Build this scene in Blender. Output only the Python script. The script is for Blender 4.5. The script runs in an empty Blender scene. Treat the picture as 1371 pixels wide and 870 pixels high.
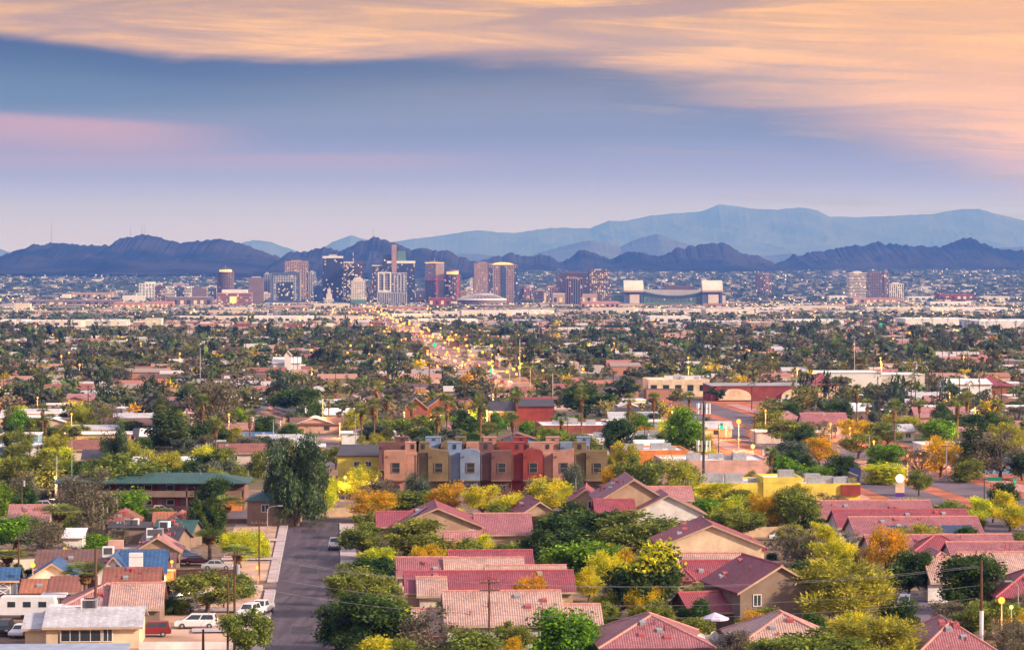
import bpy, math, random
import numpy as np
R = math.radians
rng = np.random.default_rng(11); random.seed(11)
sc = bpy.context.scene
# ---------------------------------------------------------------- camera
FPX, CX, HY, ZC = 4000.0, 685.5, 350.0, 120.0          # long lens, camera 120 m above the valley floor
cd = bpy.data.cameras.new('camera'); cam = bpy.data.objects.new('camera', cd); sc.collection.objects.link(cam)
cam.location = (0, 0, ZC); cam.rotation_euler = (R(90), 0, 0)
cd.sensor_width = 36; cd.lens = 36*FPX/1371; cd.shift_y = -(435-HY)/1371
cd.clip_start = 5; cd.clip_end = 150000
sc.camera = cam
def srgb(r, g, b, k=1.0):
    f = lambda c: (c/12.92 if c <= .04045 else ((c+.055)/1.055)**2.4)
    return (f(r/255)*k, f(g/255)*k, f(b/255)*k, 1)
# ---------------------------------------------------------------- world
W = bpy.data.worlds.new('World'); sc.world = W; W.use_nodes = True
class NT:
    def __init__(s, t): s.t = t; s.n = t.nodes; s.l = t.links
    def node(s, typ, **kw):
        n = s.n.new(typ)
        for k, v in kw.items(): setattr(n, k, v)
        return n
    def put(s, sock, v):
        if isinstance(v, bpy.types.NodeSocket): s.l.new(v, sock)
        elif v is not None: sock.default_value = v
    def m(s, op, a, b=None, c=None, clamp=False):
        n = s.node('ShaderNodeMath', operation=op, use_clamp=clamp)
        s.put(n.inputs[0], a); s.put(n.inputs[1], b)
        if c is not None: s.put(n.inputs[2], c)
        return n.outputs[0]
    def mix(s, f, a, b, mode='MIX'):
        n = s.node('ShaderNodeMix', data_type='RGBA', blend_type=mode)
        s.put(n.inputs[0], f); s.put(n.inputs[6], a); s.put(n.inputs[7], b)
        return n.outputs[2]
    def ramp(s, f, pts, interp='LINEAR'):
        n = s.node('ShaderNodeValToRGB'); cr = n.color_ramp; cr.interpolation = interp
        while len(cr.elements) < len(pts): cr.elements.new(.5)
        for e, (p, c) in zip(cr.elements, sorted(pts, key=lambda q: q[0])):
            e.position = p; e.color = c if not isinstance(c, (int, float)) else (c, c, c, 1)
        s.put(n.inputs[0], f); return n.outputs[0]
    def smooth(s, v, a, b, lo=0.0, hi=1.0):
        n = s.node('ShaderNodeMapRange', interpolation_type='SMOOTHSTEP')
        s.put(n.inputs[0], v); s.put(n.inputs[1], a); s.put(n.inputs[2], b); s.put(n.inputs[3], lo); s.put(n.inputs[4], hi)
        return n.outputs[0]
    def comb(s, x, y, z=0.0):
        n = s.node('ShaderNodeCombineXYZ'); s.put(n.inputs[0], x); s.put(n.inputs[1], y); s.put(n.inputs[2], z); return n.outputs[0]
    def noise(s, vec, scale, detail=4, rough=.5, dist=0.0, out=0):
        n = s.node('ShaderNodeTexNoise'); s.put(n.inputs['Vector'], vec)
        n.inputs['Scale'].default_value = scale; n.inputs['Detail'].default_value = detail
        n.inputs['Roughness'].default_value = rough; n.inputs['Distortion'].default_value = dist
        return n.outputs[out]
SUN_DIR = (0.84, -0.34, 0.42)      # towards the low glow at the right, a little behind the camera
w = NT(W.node_tree); w.n.clear()
tc = w.node('ShaderNodeTexCoord'); sx = w.node('ShaderNodeSeparateXYZ'); w.l.new(tc.outputs['Generated'], sx.inputs[0])
dx_, dy_, dz_ = sx.outputs
P = w.m('MULTIPLY_ADD', w.m('ARCTAN2', dx_, dy_), 4000.0, 685.0)       # bearing, in 1/4000 rad
E = w.m('MULTIPLY', w.m('ARCSINE', dz_), 4000.0)                        # elevation, in 1/4000 rad
P1 = w.m('DIVIDE', P, 1371.0, clamp=True)
nA = w.noise(w.comb(w.m('DIVIDE', P, 420.0), w.m('DIVIDE', E, 46.0), 1.3), 1.0, 6, .58, .6)
Et = w.m('MULTIPLY_ADD', P, 0.055, E)
nB = w.noise(w.comb(w.m('DIVIDE', P, 330.0), w.m('DIVIDE', Et, 17.0), 4.1), 1.0, 7, .62, .8)
nC = w.noise(w.comb(w.m('DIVIDE', P, 900.0), w.m('DIVIDE', E, 60.0), 9.1), 1.0, 4, .5, .3)
edge = w.m('MULTIPLY', w.ramp(P1, [(0, .845), (.10, .815), (.18, .785), (.44, .775), (.58, .755), (.68, .70), (.80, .60), (1, .36)]), 350.0)
soft = w.m('MULTIPLY', w.ramp(P1, [(0, .06), (.40, .06), (.6, .16), (.85, .35), (1, .35)]), 200.0)
dE = w.m('ADD', w.m('SUBTRACT', E, edge), w.m('MULTIPLY', w.m('SUBTRACT', nA, .5), w.ramp(P1, [(0, 44/255), (.45, 40/255), (.75, 110/255), (1, 120/255)])))
dE = w.m('ADD', w.m('SUBTRACT', E, edge), w.m('MULTIPLY', w.m('SUBTRACT', nA, .5), w.m('MULTIPLY', w.ramp(P1, [(0, .26), (.45, .24), (.75, .62), (1, .5)]), 180.0)))
mO = w.smooth(dE, w.m('MULTIPLY', soft, -1.0), soft)
SKYC = [(0, (.50, .42, 1.5)), (50, (.42, .36, 1.3)), (110, (.23, .20, .52)), (170, (.122, .125, .22)), (230, (.155, .14, .10)), (290, (.09, .085, .04)), (350, (.08, .08, .04)), (700, (.4, .35, .4))]
base = w.ramp(w.m('DIVIDE', E, 700.0, clamp=True), [(e/700, (r/4, g_/4, b_/4, 1)) for e, (r, g_, b_) in SKYC])
base = w.mix(1.0, base, (4, 4, 4, 1), 'MULTIPLY')
base = w.mix(w.m('MULTIPLY', nC, .16), base, (.20, .18, .22, 1))
lefty = w.m('MULTIPLY', w.smooth(P, 760.0, 60.0), w.m('MULTIPLY', w.smooth(E, 185.0, 215.0), .85))
base = w.mix(lefty, base, (.045, .085, .10, 1))
# darker cloud belly just under the lit edge
belly = w.m('MULTIPLY', w.smooth(dE, -75.0, -6.0), w.ramp(P1, [(0, .95), (.5, .6), (.72, .35), (1, .10)]))
base = w.mix(w.m('MULTIPLY', belly, .85), base, (.005, .012, .0, 1))
# pink veil low on one side
ptop = w.m('MULTIPLY_ADD', P, -.05, 197.0)
pk = w.m('MULTIPLY', w.smooth(w.m('SUBTRACT', E, ptop), 5.0, -9.0), w.smooth(w.m('SUBTRACT', E, ptop), -75.0, -12.0))
pk = w.m('MULTIPLY', pk, w.m('MULTIPLY_ADD', nA, .7, .55, clamp=True))
pk = w.m('MULTIPLY', pk, w.smooth(P, 400.0, 140.0))
pk2 = w.m('MULTIPLY', w.smooth(E, 112.0, 136.0), w.smooth(E, 150.0, 138.0))
pk2 = w.m('MULTIPLY', pk2, w.m('MULTIPLY', w.smooth(P, 760.0, 450.0), .4))
base = w.mix(w.m('MAXIMUM', w.m('MULTIPLY', pk, .95), pk2), base, (.38, .20, .20, 1))
oc = w.mix(w.smooth(nB, .38, .66), (.50, .26, .01, 1), (.86, .43, .0, 1))
oc = w.mix(w.smooth(nA, .62, .40), oc, (.30, .17, .06, 1))
oc = w.mix(w.m('MULTIPLY', w.smooth(dE, 130.0, 10.0), w.ramp(P1, [(0, .2), (.6, .35), (.8, .75), (1, .8)])), oc, (.57, .32, .08, 1))
oc = w.mix(w.m('MULTIPLY', w.smooth(P, 850.0, 1371.0), .6), oc, (.84, .41, .005, 1))
col = w.mix(mO, base, oc)
# purple wisps inside the right-hand cloud
wis = w.m('MULTIPLY', w.smooth(nB, .50, .38), w.m('MULTIPLY', w.smooth(dE, 110.0, 20.0), w.smooth(P, 700.0, 1000.0)))
col = w.mix(w.m('MULTIPLY', wis, .55), col, (.28, .20, .10, 1))
# overhead: a bright thin overcast, warmer towards the glow
az = w.m('ADD', w.m('MULTIPLY', dx_, .5), .5)
over = w.mix(az, (0.33, 0.40, .66, 1), (.70, .56, .52, 1))
col = w.mix(w.smooth(E, 380.0, 1500.0), col, over)
nish = w.node('ShaderNodeTexSky', sky_type='NISHITA', sun_disc=False)
nish.sun_elevation = math.asin(SUN_DIR[2]/math.sqrt(sum(c*c for c in SUN_DIR))); nish.sun_rotation = math.atan2(SUN_DIR[0], SUN_DIR[1])
nish.altitude = 400
col = w.mix(1.0, col, w.mix(1.0, nish.outputs[0], (0.006, 0.006, 0.006, 1), 'MULTIPLY'), 'ADD')
bg = w.node('ShaderNodeBackground'); w.l.new(col, bg.inputs[0]); bg.inputs[1].default_value = 1.0
wo = w.node('ShaderNodeOutputWorld'); w.l.new(bg.outputs[0], wo.inputs[0])
# ---------------------------------------------------------------- sun, exposure
ld = bpy.data.lights.new('sun', 'SUN'); ld.energy = 4.9; ld.angle = R(4); ld.color = (1, .80, .66)
so = bpy.data.objects.new('sun', ld); sc.collection.objects.link(so)
from mathutils import Vector, Matrix
so.rotation_euler = Vector(SUN_DIR).to_track_quat('Z', 'Y').to_euler(); so.location = (0, 0, 1000)
vs = sc.view_settings; vs.view_transform = 'Standard'; vs.look = 'None'; vs.gamma = 1; vs.use_curve_mapping = False; vs.exposure = 0.45
cy = sc.cycles
try:
    cy.max_bounces = 5; cy.diffuse_bounces = 2; cy.glossy_bounces = 2; cy.transmission_bounces = 3; cy.volume_bounces = 0; cy.transparent_max_bounces = 6
    cy.use_denoising = True; cy.use_adaptive_sampling = False
    cy.sample_clamp_indirect = 4
except Exception: pass
# ---------------------------------------------------------------- ground profile and pixel <-> ground
KD = np.array([-800, 0, 7500, 9000, 11000, 14000, 200000.]); KH = np.array([42.61-7.256, 42.61, 110.6, 99, 74, 44, 44.])
hD = lambda D: np.interp(D, KD, KH)
gz = lambda y: float(ZC-hD(y))
_D = np.concatenate([np.linspace(150, 7500, 4000), np.linspace(7501, 60000, 8000)]); _Y = HY+FPX*hD(_D)/_D
def dist(py): return float(np.interp(-py, -_Y, _D))
def S(py): return FPX/dist(py)
def G(px, py):
    D = dist(py); return ((px-CX)*D/FPX, D, gz(D))
def proj(x, y, z): return (CX+FPX*x/y, HY+FPX*(ZC-z)/y)
TH = math.atan(.06); ct, st = math.cos(TH), math.sin(TH)          # street grid turned a little to the left
# ---------------------------------------------------------------- helpers: objects
C = sc.collection
def tag(o, label=None, cat=None, group=None, kind=None):
    if label: o['label'] = label
    if cat: o['category'] = cat
    if group: o['group'] = group
    if kind: o['kind'] = kind
    return o
def thing(name, label, cat, loc, rz=0, group=None):
    o = bpy.data.objects.new(name, None); C.objects.link(o); o.location = loc; o.rotation_euler = (0, 0, rz); o.empty_display_size = .1
    return tag(o, label, cat, group)
def copy_tree(o, parent=None):
    c = o.copy(); C.objects.link(c); c.parent = parent
    for ch in o.children: copy_tree(ch, c)
    return c
class MB:
    def __init__(s): s.v = []; s.f = []; s.uv = []; s.mi = []; s.hasuv = False
    def add(s, vs_, fs, m=0, uvs=None):
        k = len(s.v); s.v += [tuple(v) for v in vs_]
        for i, f in enumerate(fs):
            s.f.append(tuple(j+k for j in f)); s.mi.append(m)
            if uvs: s.uv.append(uvs[i]); s.hasuv = True
            else: s.uv.append([(0, 0)]*len(f))
        return s
    def box(s, x0, x1, y0, y1, z0, z1, m=0):
        return s.add([(x0,y0,z0),(x1,y0,z0),(x1,y1,z0),(x0,y1,z0),(x0,y0,z1),(x1,y0,z1),(x1,y1,z1),(x0,y1,z1)],
              [(0,3,2,1),(4,5,6,7),(0,1,5,4),(1,2,6,5),(2,3,7,6),(3,0,4,7)], m)
    def tube(s, p, r, n=8, m=0, cap=True):
        p = [Vector(q) for q in p]; r = r if isinstance(r, (list, tuple)) else [r]*len(p)
        vs_ = []
        for i, q in enumerate(p):
            d = (p[min(i+1, len(p)-1)]-p[max(i-1, 0)]).normalized()
            a = d.cross(Vector((0, 1, 0) if abs(d.y) < .9 else (1, 0, 0))).normalized(); b = d.cross(a)
            for j in range(n):
                t = 2*math.pi*j/n; vs_.append(q+(a*math.cos(t)+b*math.sin(t))*r[i])
        fs = [(i*n+j, i*n+(j+1) % n, (i+1)*n+(j+1) % n, (i+1)*n+j) for i in range(len(p)-1) for j in range(n)]
        if cap: fs += [tuple(range(n))[::-1], tuple((len(p)-1)*n+j for j in range(n))]
        return s.add(vs_, fs, m)
    def cyl(s, x, y, z0, z1, r, n=12, r1=None, m=0): return s.tube([(x, y, z0), (x, y, z1)], [r, r if r1 is None else r1], n, m)
    def prism(s, poly, y0, y1, m=0):                 # polygon in x,z pushed along y
        n = len(poly)
        return s.add([(x, y0, z) for x, z in poly]+[(x, y1, z) for x, z in poly],
            [tuple(range(n)), tuple(range(2*n-1, n-1, -1))]+[(i, i+n, (i+1) % n+n, (i+1) % n) for i in range(n)], m)
    def prism_x(s, poly, x0, x1, m=0):               # polygon in y,z pushed along x
        n = len(poly)
        return s.add([(x0, y, z) for y, z in poly]+[(x1, y, z) for y, z in poly],
            [tuple(range(n)), tuple(range(2*n-1, n-1, -1))]+[(i, i+n, (i+1) % n+n, (i+1) % n) for i in range(n)], m)
    def prism_z(s, poly, z0, z1, m=0):
        n = len(poly)
        return s.add([(x, y, z0) for x, y in poly]+[(x, y, z1) for x, y in poly],
            [tuple(range(n))[::-1], tuple(range(n, 2*n))]+[(i, (i+1) % n, (i+1) % n+n, i+n) for i in range(n)], m)
    def ball(s, c, r, n=10, k=6, m=0, sz=1.0, top=1.0):
        vs_ = []; fs = []
        for i in range(k+1):
            t = math.pi*i/k*top
            for j in range(n):
                a = 2*math.pi*j/n; vs_.append((c[0]+r*math.sin(t)*math.cos(a), c[1]+r*math.sin(t)*math.sin(a), c[2]+r*sz*math.cos(t)))
        for i in range(k):
            for j in range(n): fs.append((i*n+j, (i+1)*n+j, (i+1)*n+(j+1) % n, i*n+(j+1) % n))
        return s.add(vs_, fs, m)
    def build(s, name, mats, parent=None, smooth=False, loc=None):
        me = bpy.data.meshes.new(name); me.from_pydata(s.v, [], s.f)
        mats = mats if isinstance(mats, (list, tuple)) else [mats]
        for m in mats: me.materials.append(m)
        if len(mats) > 1: me.polygons.foreach_set('material_index', s.mi)
        if s.hasuv:
            l = me.uv_layers.new(name='UVMap'); l.data.foreach_set('uv', [c for f in s.uv for q in f for c in q])
        if smooth: me.polygons.foreach_set('use_smooth', [True]*len(me.polygons))
        o = bpy.data.objects.new(name, me); C.objects.link(o)
        if parent: o.parent = parent
        if loc: o.location = loc
        return o
def quadmesh(name, verts, mats, cols=None, tri=False):
    """verts (4N,3): one mesh of N separate quads; cols (N,4) gives each quad its own surface colour"""
    verts = np.asarray(verts, np.float32); n = len(verts)//4
    me = bpy.data.meshes.new(name); me.vertices.add(4*n); me.vertices.foreach_set('co', verts.ravel())
    me.loops.add(4*n); me.loops.foreach_set('vertex_index', np.arange(4*n, dtype=np.int32))
    me.polygons.add(n); me.polygons.foreach_set('loop_start', np.arange(0, 4*n, 4, dtype=np.int32))
    if cols is not None:
        a = me.attributes.new('Col', 'FLOAT_COLOR', 'FACE'); a.data.foreach_set('color', np.asarray(cols, np.float32).ravel())
    for m in (mats if isinstance(mats, (list, tuple)) else [mats]): me.materials.append(m)
    me.update(calc_edges=True)
    return me
def meshobj(name, me, parent=None):
    o = bpy.data.objects.new(name, me); C.objects.link(o); o.parent = parent; return o
# ---------------------------------------------------------------- materials
def newmat(name):
    m = bpy.data.materials.new(name); m.use_nodes = True; t = NT(m.node_tree); t.n.clear()
    out = t.node('ShaderNodeOutputMaterial'); return m, t, out
def pm(name, c, rough=.8, var=.18, scale=1.0, metal=0.0, spec=.3, bump=0.0, emit=None, es=0.0, stretch=None):
    m, t, out = newmat(name); p = t.node('ShaderNodeBsdfPrincipled')
    co = t.node('ShaderNodeTexCoord').outputs['Object']
    if stretch:
        mp = t.node('ShaderNodeMapping'); mp.inputs['Scale'].default_value = stretch; t.l.new(co, mp.inputs[0]); co = mp.outputs[0]
    n1 = t.noise(co, scale, 5, .6)
    c = tuple(c[:3])
    lo = tuple(max(0, x*(1-var)) for x in c)+(1,); hi = tuple(min(1, x*(1+var)) for x in c)+(1,)
    t.l.new(t.mix(t.smooth(n1, .3, .7), lo, hi), p.inputs['Base Color'])
    p.inputs['Roughness'].default_value = rough; p.inputs['Metallic'].default_value = metal; p.inputs['Specular IOR Level'].default_value = spec
    if bump:
        b = t.node('ShaderNodeBump'); b.inputs['Strength'].default_value = bump; b.inputs['Distance'].default_value = .05
        t.l.new(t.noise(co, scale*8, 3), b.inputs['Height']); t.l.new(b.outputs[0], p.inputs['Normal'])
    if emit: p.inputs['Emission Color'].default_value = tuple(emit[:3])+(1,); p.inputs['Emission Strength'].default_value = es
    t.l.new(p.outputs[0], out.inputs[0]); return m
def tilemat(name, c1, c2, tw=.28, th=.38, mortar=.03, dark=.5, bump=.55):
    m, t, out = newmat(name); p = t.node('ShaderNodeBsdfPrincipled'); uv = t.node('ShaderNodeTexCoord').outputs['UV']
    b = t.node('ShaderNodeTexBrick'); t.l.new(uv, b.inputs[0]); b.offset = 0.0
    for k, v in (('Color1', c1), ('Color2', c2), ('Mortar', tuple(x*dark for x in c1[:3])+(1,)), ('Scale', 1.0), ('Mortar Size', mortar), ('Mortar Smooth', .4), ('Bias', 0.0), ('Brick Width', tw), ('Row Height', th)):
        b.inputs[k].default_value = v
    n = t.noise(t.node('ShaderNodeTexCoord').outputs['Object'], .35, 5, .65)
    colr = t.mix(t.smooth(n, .25, .75), b.outputs[0], t.mix(1.0, b.outputs[0], (.62, .60, .60, 1), 'MULTIPLY'))
    n2 = t.noise(uv, .55, 6, .7)
    colr = t.mix(t.m('MULTIPLY', t.smooth(n2, .52, .68), .6), colr, tuple(.35*x+.06 for x in c1[:3])+(1,))
    colr = t.mix(t.m('MULTIPLY', t.smooth(t.noise(uv, 2.3, 2), .52, .72), .5), colr, tuple(min(1, x*1.5) for x in c2[:3])+(1,))
    t.l.new(colr, p.inputs['Base Color']); p.inputs['Roughness'].default_value = .55; p.inputs['Specular IOR Level'].default_value = .45
    wv = t.node('ShaderNodeTexWave', wave_type='BANDS', bands_direction='X'); t.l.new(uv, wv.inputs[0]); wv.inputs['Scale'].default_value = .5/tw*.628
    bp = t.node('ShaderNodeBump'); bp.inputs['Strength'].default_value = bump; bp.inputs['Distance'].default_value = .08
    t.l.new(wv.outputs[1], bp.inputs['Height']); t.l.new(bp.outputs[0], p.inputs['Normal'])
    t.l.new(p.outputs[0], out.inputs[0]); return m
def leafmat(name, c, c2=None, trans=.35, nscale=1.4):
    """leaves: two leaf tints in patches, each leaf a little different, light passing through"""
    m, t, out = newmat(name); c2 = c2 or tuple(x*.55 for x in c[:3])+(1,)
    co = t.node('ShaderNodeTexCoord').outputs['Object']; oi = t.node('ShaderNodeObjectInfo'); ge = t.node('ShaderNodeNewGeometry')
    off = t.node('ShaderNodeVectorMath', operation='ADD'); t.l.new(co, off.inputs[0]); t.l.new(t.comb(t.m('MULTIPLY', oi.outputs['Random'], 50.0), 0.0), off.inputs[1])
    f = t.smooth(t.noise(off.outputs[0], nscale*3.5, 3, .6), .38, .64)
    cc = t.mix(f, c2, c)
    hsv = t.node('ShaderNodeHueSaturation'); t.l.new(cc, hsv.inputs['Color'])
    t.l.new(t.m('MULTIPLY_ADD', oi.outputs['Random'], .035, .4825), hsv.inputs['Hue'])
    t.l.new(t.m('MULTIPLY_ADD', ge.outputs['Random Per Island'], .8, .6), hsv.inputs['Value'])
    d = t.node('ShaderNodeBsdfDiffuse'); tr = t.node('ShaderNodeBsdfTranslucent'); t.l.new(hsv.outputs[0], d.inputs[0]); t.l.new(hsv.outputs[0], tr.inputs[0])
    mx = t.node('ShaderNodeMixShader'); mx.inputs[0].default_value = trans; t.l.new(d.outputs[0], mx.inputs[1]); t.l.new(tr.outputs[0], mx.inputs[2])
    t.l.new(mx.outputs[0], out.inputs[0]); return m
def attrmat(name, rough=.9, trans=0.0, island=.0):
    m, t, out = newmat(name); a = t.node('ShaderNodeAttribute', attribute_name='Col'); col = a.outputs['Color']
    if island:
        hsv = t.node('ShaderNodeHueSaturation'); t.l.new(col, hsv.inputs['Color'])
        t.l.new(t.m('MULTIPLY_ADD', t.node('ShaderNodeNewGeometry').outputs['Random Per Island'], island, 1-island/2), hsv.inputs['Value']); col = hsv.outputs[0]
    d = t.node('ShaderNodeBsdfDiffuse'); t.l.new(col, d.inputs[0]); s = d.outputs[0]
    if trans:
        tr = t.node('ShaderNodeBsdfTranslucent'); t.l.new(col, tr.inputs[0]); mx = t.node('ShaderNodeMixShader'); mx.inputs[0].default_value = trans
        t.l.new(s, mx.inputs[1]); t.l.new(tr.outputs[0], mx.inputs[2]); s = mx.outputs[0]
    t.l.new(s, out.inputs[0]); return m
def litglass(name, c, cw=3.4, ch=3.6, frac=.12, strength=2.2, rough=.25, warm=(1, .62, .28), cold=(1, .9, .7)):
    """tower glazing: panes in a grid, some rooms lit from inside"""
    m, t, out = newmat(name); p = t.node('ShaderNodeBsdfPrincipled'); co = t.node('ShaderNodeTexCoord').outputs['Object']
    sp = t.node('ShaderNodeSeparateXYZ'); t.l.new(co, sp.inputs[0])
    cell = t.comb(t.m('FLOOR', t.m('DIVIDE', t.m('ADD', sp.outputs[0], sp.outputs[1]), cw)), t.m('FLOOR', t.m('DIVIDE', sp.outputs[2], ch)), t.m('MULTIPLY', t.node('ShaderNodeObjectInfo').outputs['Random'], 90.0))
    wn = t.node('ShaderNodeTexWhiteNoise', noise_dimensions='3D'); t.l.new(cell, wn.inputs[0])
    lit = t.m('LESS_THAN', wn.outputs[0], frac); ws = t.node('ShaderNodeSeparateColor'); t.l.new(wn.outputs[1], ws.inputs[0])
    ge = t.node('ShaderNodeNewGeometry'); nz = t.node('ShaderNodeSeparateXYZ'); t.l.new(ge.outputs['Normal'], nz.inputs[0])
    lit = t.m('MULTIPLY', lit, t.m('LESS_THAN', t.m('ABSOLUTE', nz.outputs[2]), .5))
    base = t.mix(t.m('MULTIPLY', ws.outputs[1], .6), tuple(c[:3])+(1,), tuple(x*2.0 for x in c[:3])+(1,))
    t.l.new(base, p.inputs['Base Color']); p.inputs['Roughness'].default_value = rough
    t.l.new(t.mix(ws.outputs[2], tuple(warm)+(1,), tuple(cold)+(1,)), p.inputs['Emission Color'])
    t.l.new(t.m('MULTIPLY', lit, t.m('MULTIPLY_ADD', ws.outputs[1], strength, strength*.25)), p.inputs['Emission Strength'])
    t.l.new(p.outputs[0], out.inputs[0]); return m
def emat(name, c, s):
    m, t, out = newmat(name); e = t.node('ShaderNodeEmission'); e.inputs[0].default_value = tuple(c[:3])+(1,); e.inputs[1].default_value = s
    t.l.new(e.outputs[0], out.inputs[0]); return m
K = {}
K['red_tile'] = tilemat('red_tile', (.42, .092, .115, 1), (.32, .066, .09, 1))
K['rose_tile'] = tilemat('rose_tile', (.48, .19, .20, 1), (.37, .125, .145, 1))
K['cream_tile'] = tilemat('cream_tile', (.66, .44, .36, 1), (.56, .33, .28, 1))
K['pink_tile'] = tilemat('pink_tile', (.58, .28, .26, 1), (.50, .20, .20, 1))
K['brown_shingle'] = tilemat('brown_shingle', (.24, .115, .09, 1), (.17, .085, .07, 1), .6, .2, .02, .6, .3)
K['rust_shingle'] = tilemat('rust_shingle', (.36, .13, .085, 1), (.27, .10, .07, 1), .6, .2, .02, .6, .3)
K['orange_shingle'] = tilemat('orange_shingle', (.52, .19, .09, 1), (.42, .15, .08, 1), .6, .2, .02, .6, .3)
K['blue_shingle'] = tilemat('blue_shingle', (.045, .14, .33, 1), (.035, .11, .27, 1), .6, .25, .02, .6, .3)
K['green_shingle'] = tilemat('green_shingle', (.045, .13, .115, 1), (.035, .10, .09, 1), .6, .25, .02, .7, .3)
K['white_shingle'] = tilemat('white_shingle', (.62, .62, .66, 1), (.54, .54, .58, 1), .9, .3, .02, .75, .2)
K['slate_shingle'] = tilemat('slate_shingle', (.07, .055, .07, 1), (.05, .045, .06, 1), .6, .25, .02, .7, .3)
K['ridge_clay'] = pm('ridge_clay', (.55, .25, .21), .6, .25, 3)
K['ridge_red'] = pm('ridge_red', (.40, .10, .11), .6, .25, 3)
for n_, c_ in dict(cream=(.72, .55, .38), tan=(.44, .31, .21), taupe=(.24, .17, .13), white=(.76, .72, .70), peach=(.70, .44, .30), bone=(.62, .52, .44),
                   mauve=(.22,.125,.11), olive=(.185,.135,.07), pinkst=(.42,.225,.17), bluest=(.19,.25,.37), redst=(.26,.05,.042), plum=(.16,.08,.07),
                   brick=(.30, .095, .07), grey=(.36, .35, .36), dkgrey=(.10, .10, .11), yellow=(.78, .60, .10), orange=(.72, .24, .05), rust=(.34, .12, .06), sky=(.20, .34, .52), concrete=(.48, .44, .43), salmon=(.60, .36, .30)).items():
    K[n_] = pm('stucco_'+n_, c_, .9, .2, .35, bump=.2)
K['glass'] = pm('window_glass', (.035, .045, .055), .12, .3, .3, spec=.7)
K['trim'] = pm('white_trim', (.74, .71, .68), .6, .1, 1)
K['fascia'] = pm('fascia_board', (.50, .36, .27), .7, .15, 1)
K['darkwood'] = pm('dark_wood', (.09, .05, .035), .8, .3, 2)
K['polewood'] = pm('pole_wood', (.13, .065, .04), .9, .35, 1.5, stretch=(4, 4, .4))
K['metal'] = pm('galvanised_metal', (.42, .43, .46), .45, .15, 2, metal=.5)
K['whitepaint'] = pm('white_paint', (.78, .78, .80), .5, .06, 1)
K['whiteroof'] = pm('white_roof_coat', (.76, .73, .75), .85, .12, .15)
K['greyroof'] = pm('grey_roof_felt', (.34, .32, .34), .9, .25, .15)
K['bluemetal'] = pm('ribbed_blue_grey_metal', (.36, .42, .54), .45, .15, .6, metal=.2)
K['solar'] = pm('solar_glass', (.02, .045, .12), .18, .3, .5, spec=.7)
K['bark'] = pm('bark', (.13, .085, .06), .95, .35, 2, bump=.4, stretch=(3, 3, .6))
K['palmbark'] = pm('palm_bark', (.17, .11, .075), .95, .35, 2, stretch=(1, 1, 5))
def asph(name, c):
    m, t, out = newmat(name); p = t.node('ShaderNodeBsdfPrincipled'); co = t.node('ShaderNodeTexCoord').outputs['Object']; mp = t.node('ShaderNodeMapping'); mp.inputs['Scale'].default_value = (.9, .06, 1); t.l.new(co, mp.inputs[0])
    lo = tuple(x*.62 for x in c)+(1,); hi = tuple(x*1.3 for x in c)+(1,)
    q = t.mix(t.smooth(t.noise(mp.outputs[0], 1.0, 6, .6), .32, .68), lo, hi)
    vo = t.node('ShaderNodeTexVoronoi', feature='F1', distance='CHEBYCHEV'); mp2 = t.node('ShaderNodeMapping'); mp2.inputs['Scale'].default_value = (.22, .05, 1); t.l.new(co, mp2.inputs[0]); t.l.new(mp2.outputs[0], vo.inputs['Vector']); vo.inputs['Scale'].default_value = 1.0
    vs_ = t.node('ShaderNodeSeparateColor'); t.l.new(vo.outputs['Color'], vs_.inputs[0]); q = t.mix(t.m('MULTIPLY', t.m('GREATER_THAN', vs_.outputs[0], .78), .55), q, lo)
    ve = t.node('ShaderNodeTexVoronoi', feature='DISTANCE_TO_EDGE'); mp3 = t.node('ShaderNodeMapping'); mp3.inputs['Scale'].default_value = (.16, .06, 1); t.l.new(co, mp3.inputs[0]); t.l.new(mp3.outputs[0], ve.inputs['Vector']); ve.inputs['Scale'].default_value = 1.0
    q = t.mix(t.m('MULTIPLY', t.m('LESS_THAN', ve.outputs[0], .012), .7), q, tuple(x*.3 for x in c)+(1,))
    t.l.new(q, p.inputs['Base Color']); p.inputs['Roughness'].default_value = .7; p.inputs['Specular IOR Level'].default_value = .35; t.l.new(p.outputs[0], out.inputs[0]); return m
K['asphalt'] = asph('asphalt', (.092, .066, .082))
K['asphalt_old'] = pm('old_asphalt', (.15, .115, .14), .85, .3, .12)
K['pave'] = pm('concrete_paving', (.50, .40, .40), .9, .2, .3)
K['pinkpave'] = pm('pink_paving', (.52, .27, .24), .9, .25, .2)
K['kerb'] = pm('kerb_concrete', (.52, .46, .44), .9, .15, .5)
K['paint'] = pm('road_paint', (.74, .72, .68), .7, .15, 1)
K['yellowpaint'] = pm('yellow_road_paint', (.62, .40, .06), .7, .2, 1)
K['bare'] = pm('bare_soil', (.52, .33, .24), .95, .35, .12, bump=.3)
K['redsoil'] = pm('red_soil', (.42, .13, .07), .95, .4, .10)
K['dirtfield'] = pm('dirt_field', (.48, .25, .21), .95, .25, .02)
K['rubber'] = pm('tyre_rubber', (.02, .02, .02), .8, .2, 1)
K['alloy'] = pm('alloy_rim', (.5, .5, .52), .35, .1, 1, metal=.7)
K['lampglow'] = emat('sodium_lamp', (1, .40, .05), 2.0)
K['warmglow'] = emat('warm_lamp', (1, .60, .16), 2.0)
K['whiteglow'] = emat('white_lamp', (1, .82, .55), 1.6)
K['redglow'] = emat('red_tail_lamp', (1, .05, .02), 2.5)
K['greenglow'] = emat('green_signal_lamp', (.02, .8, .35), 1.2)
K['headglow'] = emat('head_lamp', (1, .70, .34), 2.2)
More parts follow.
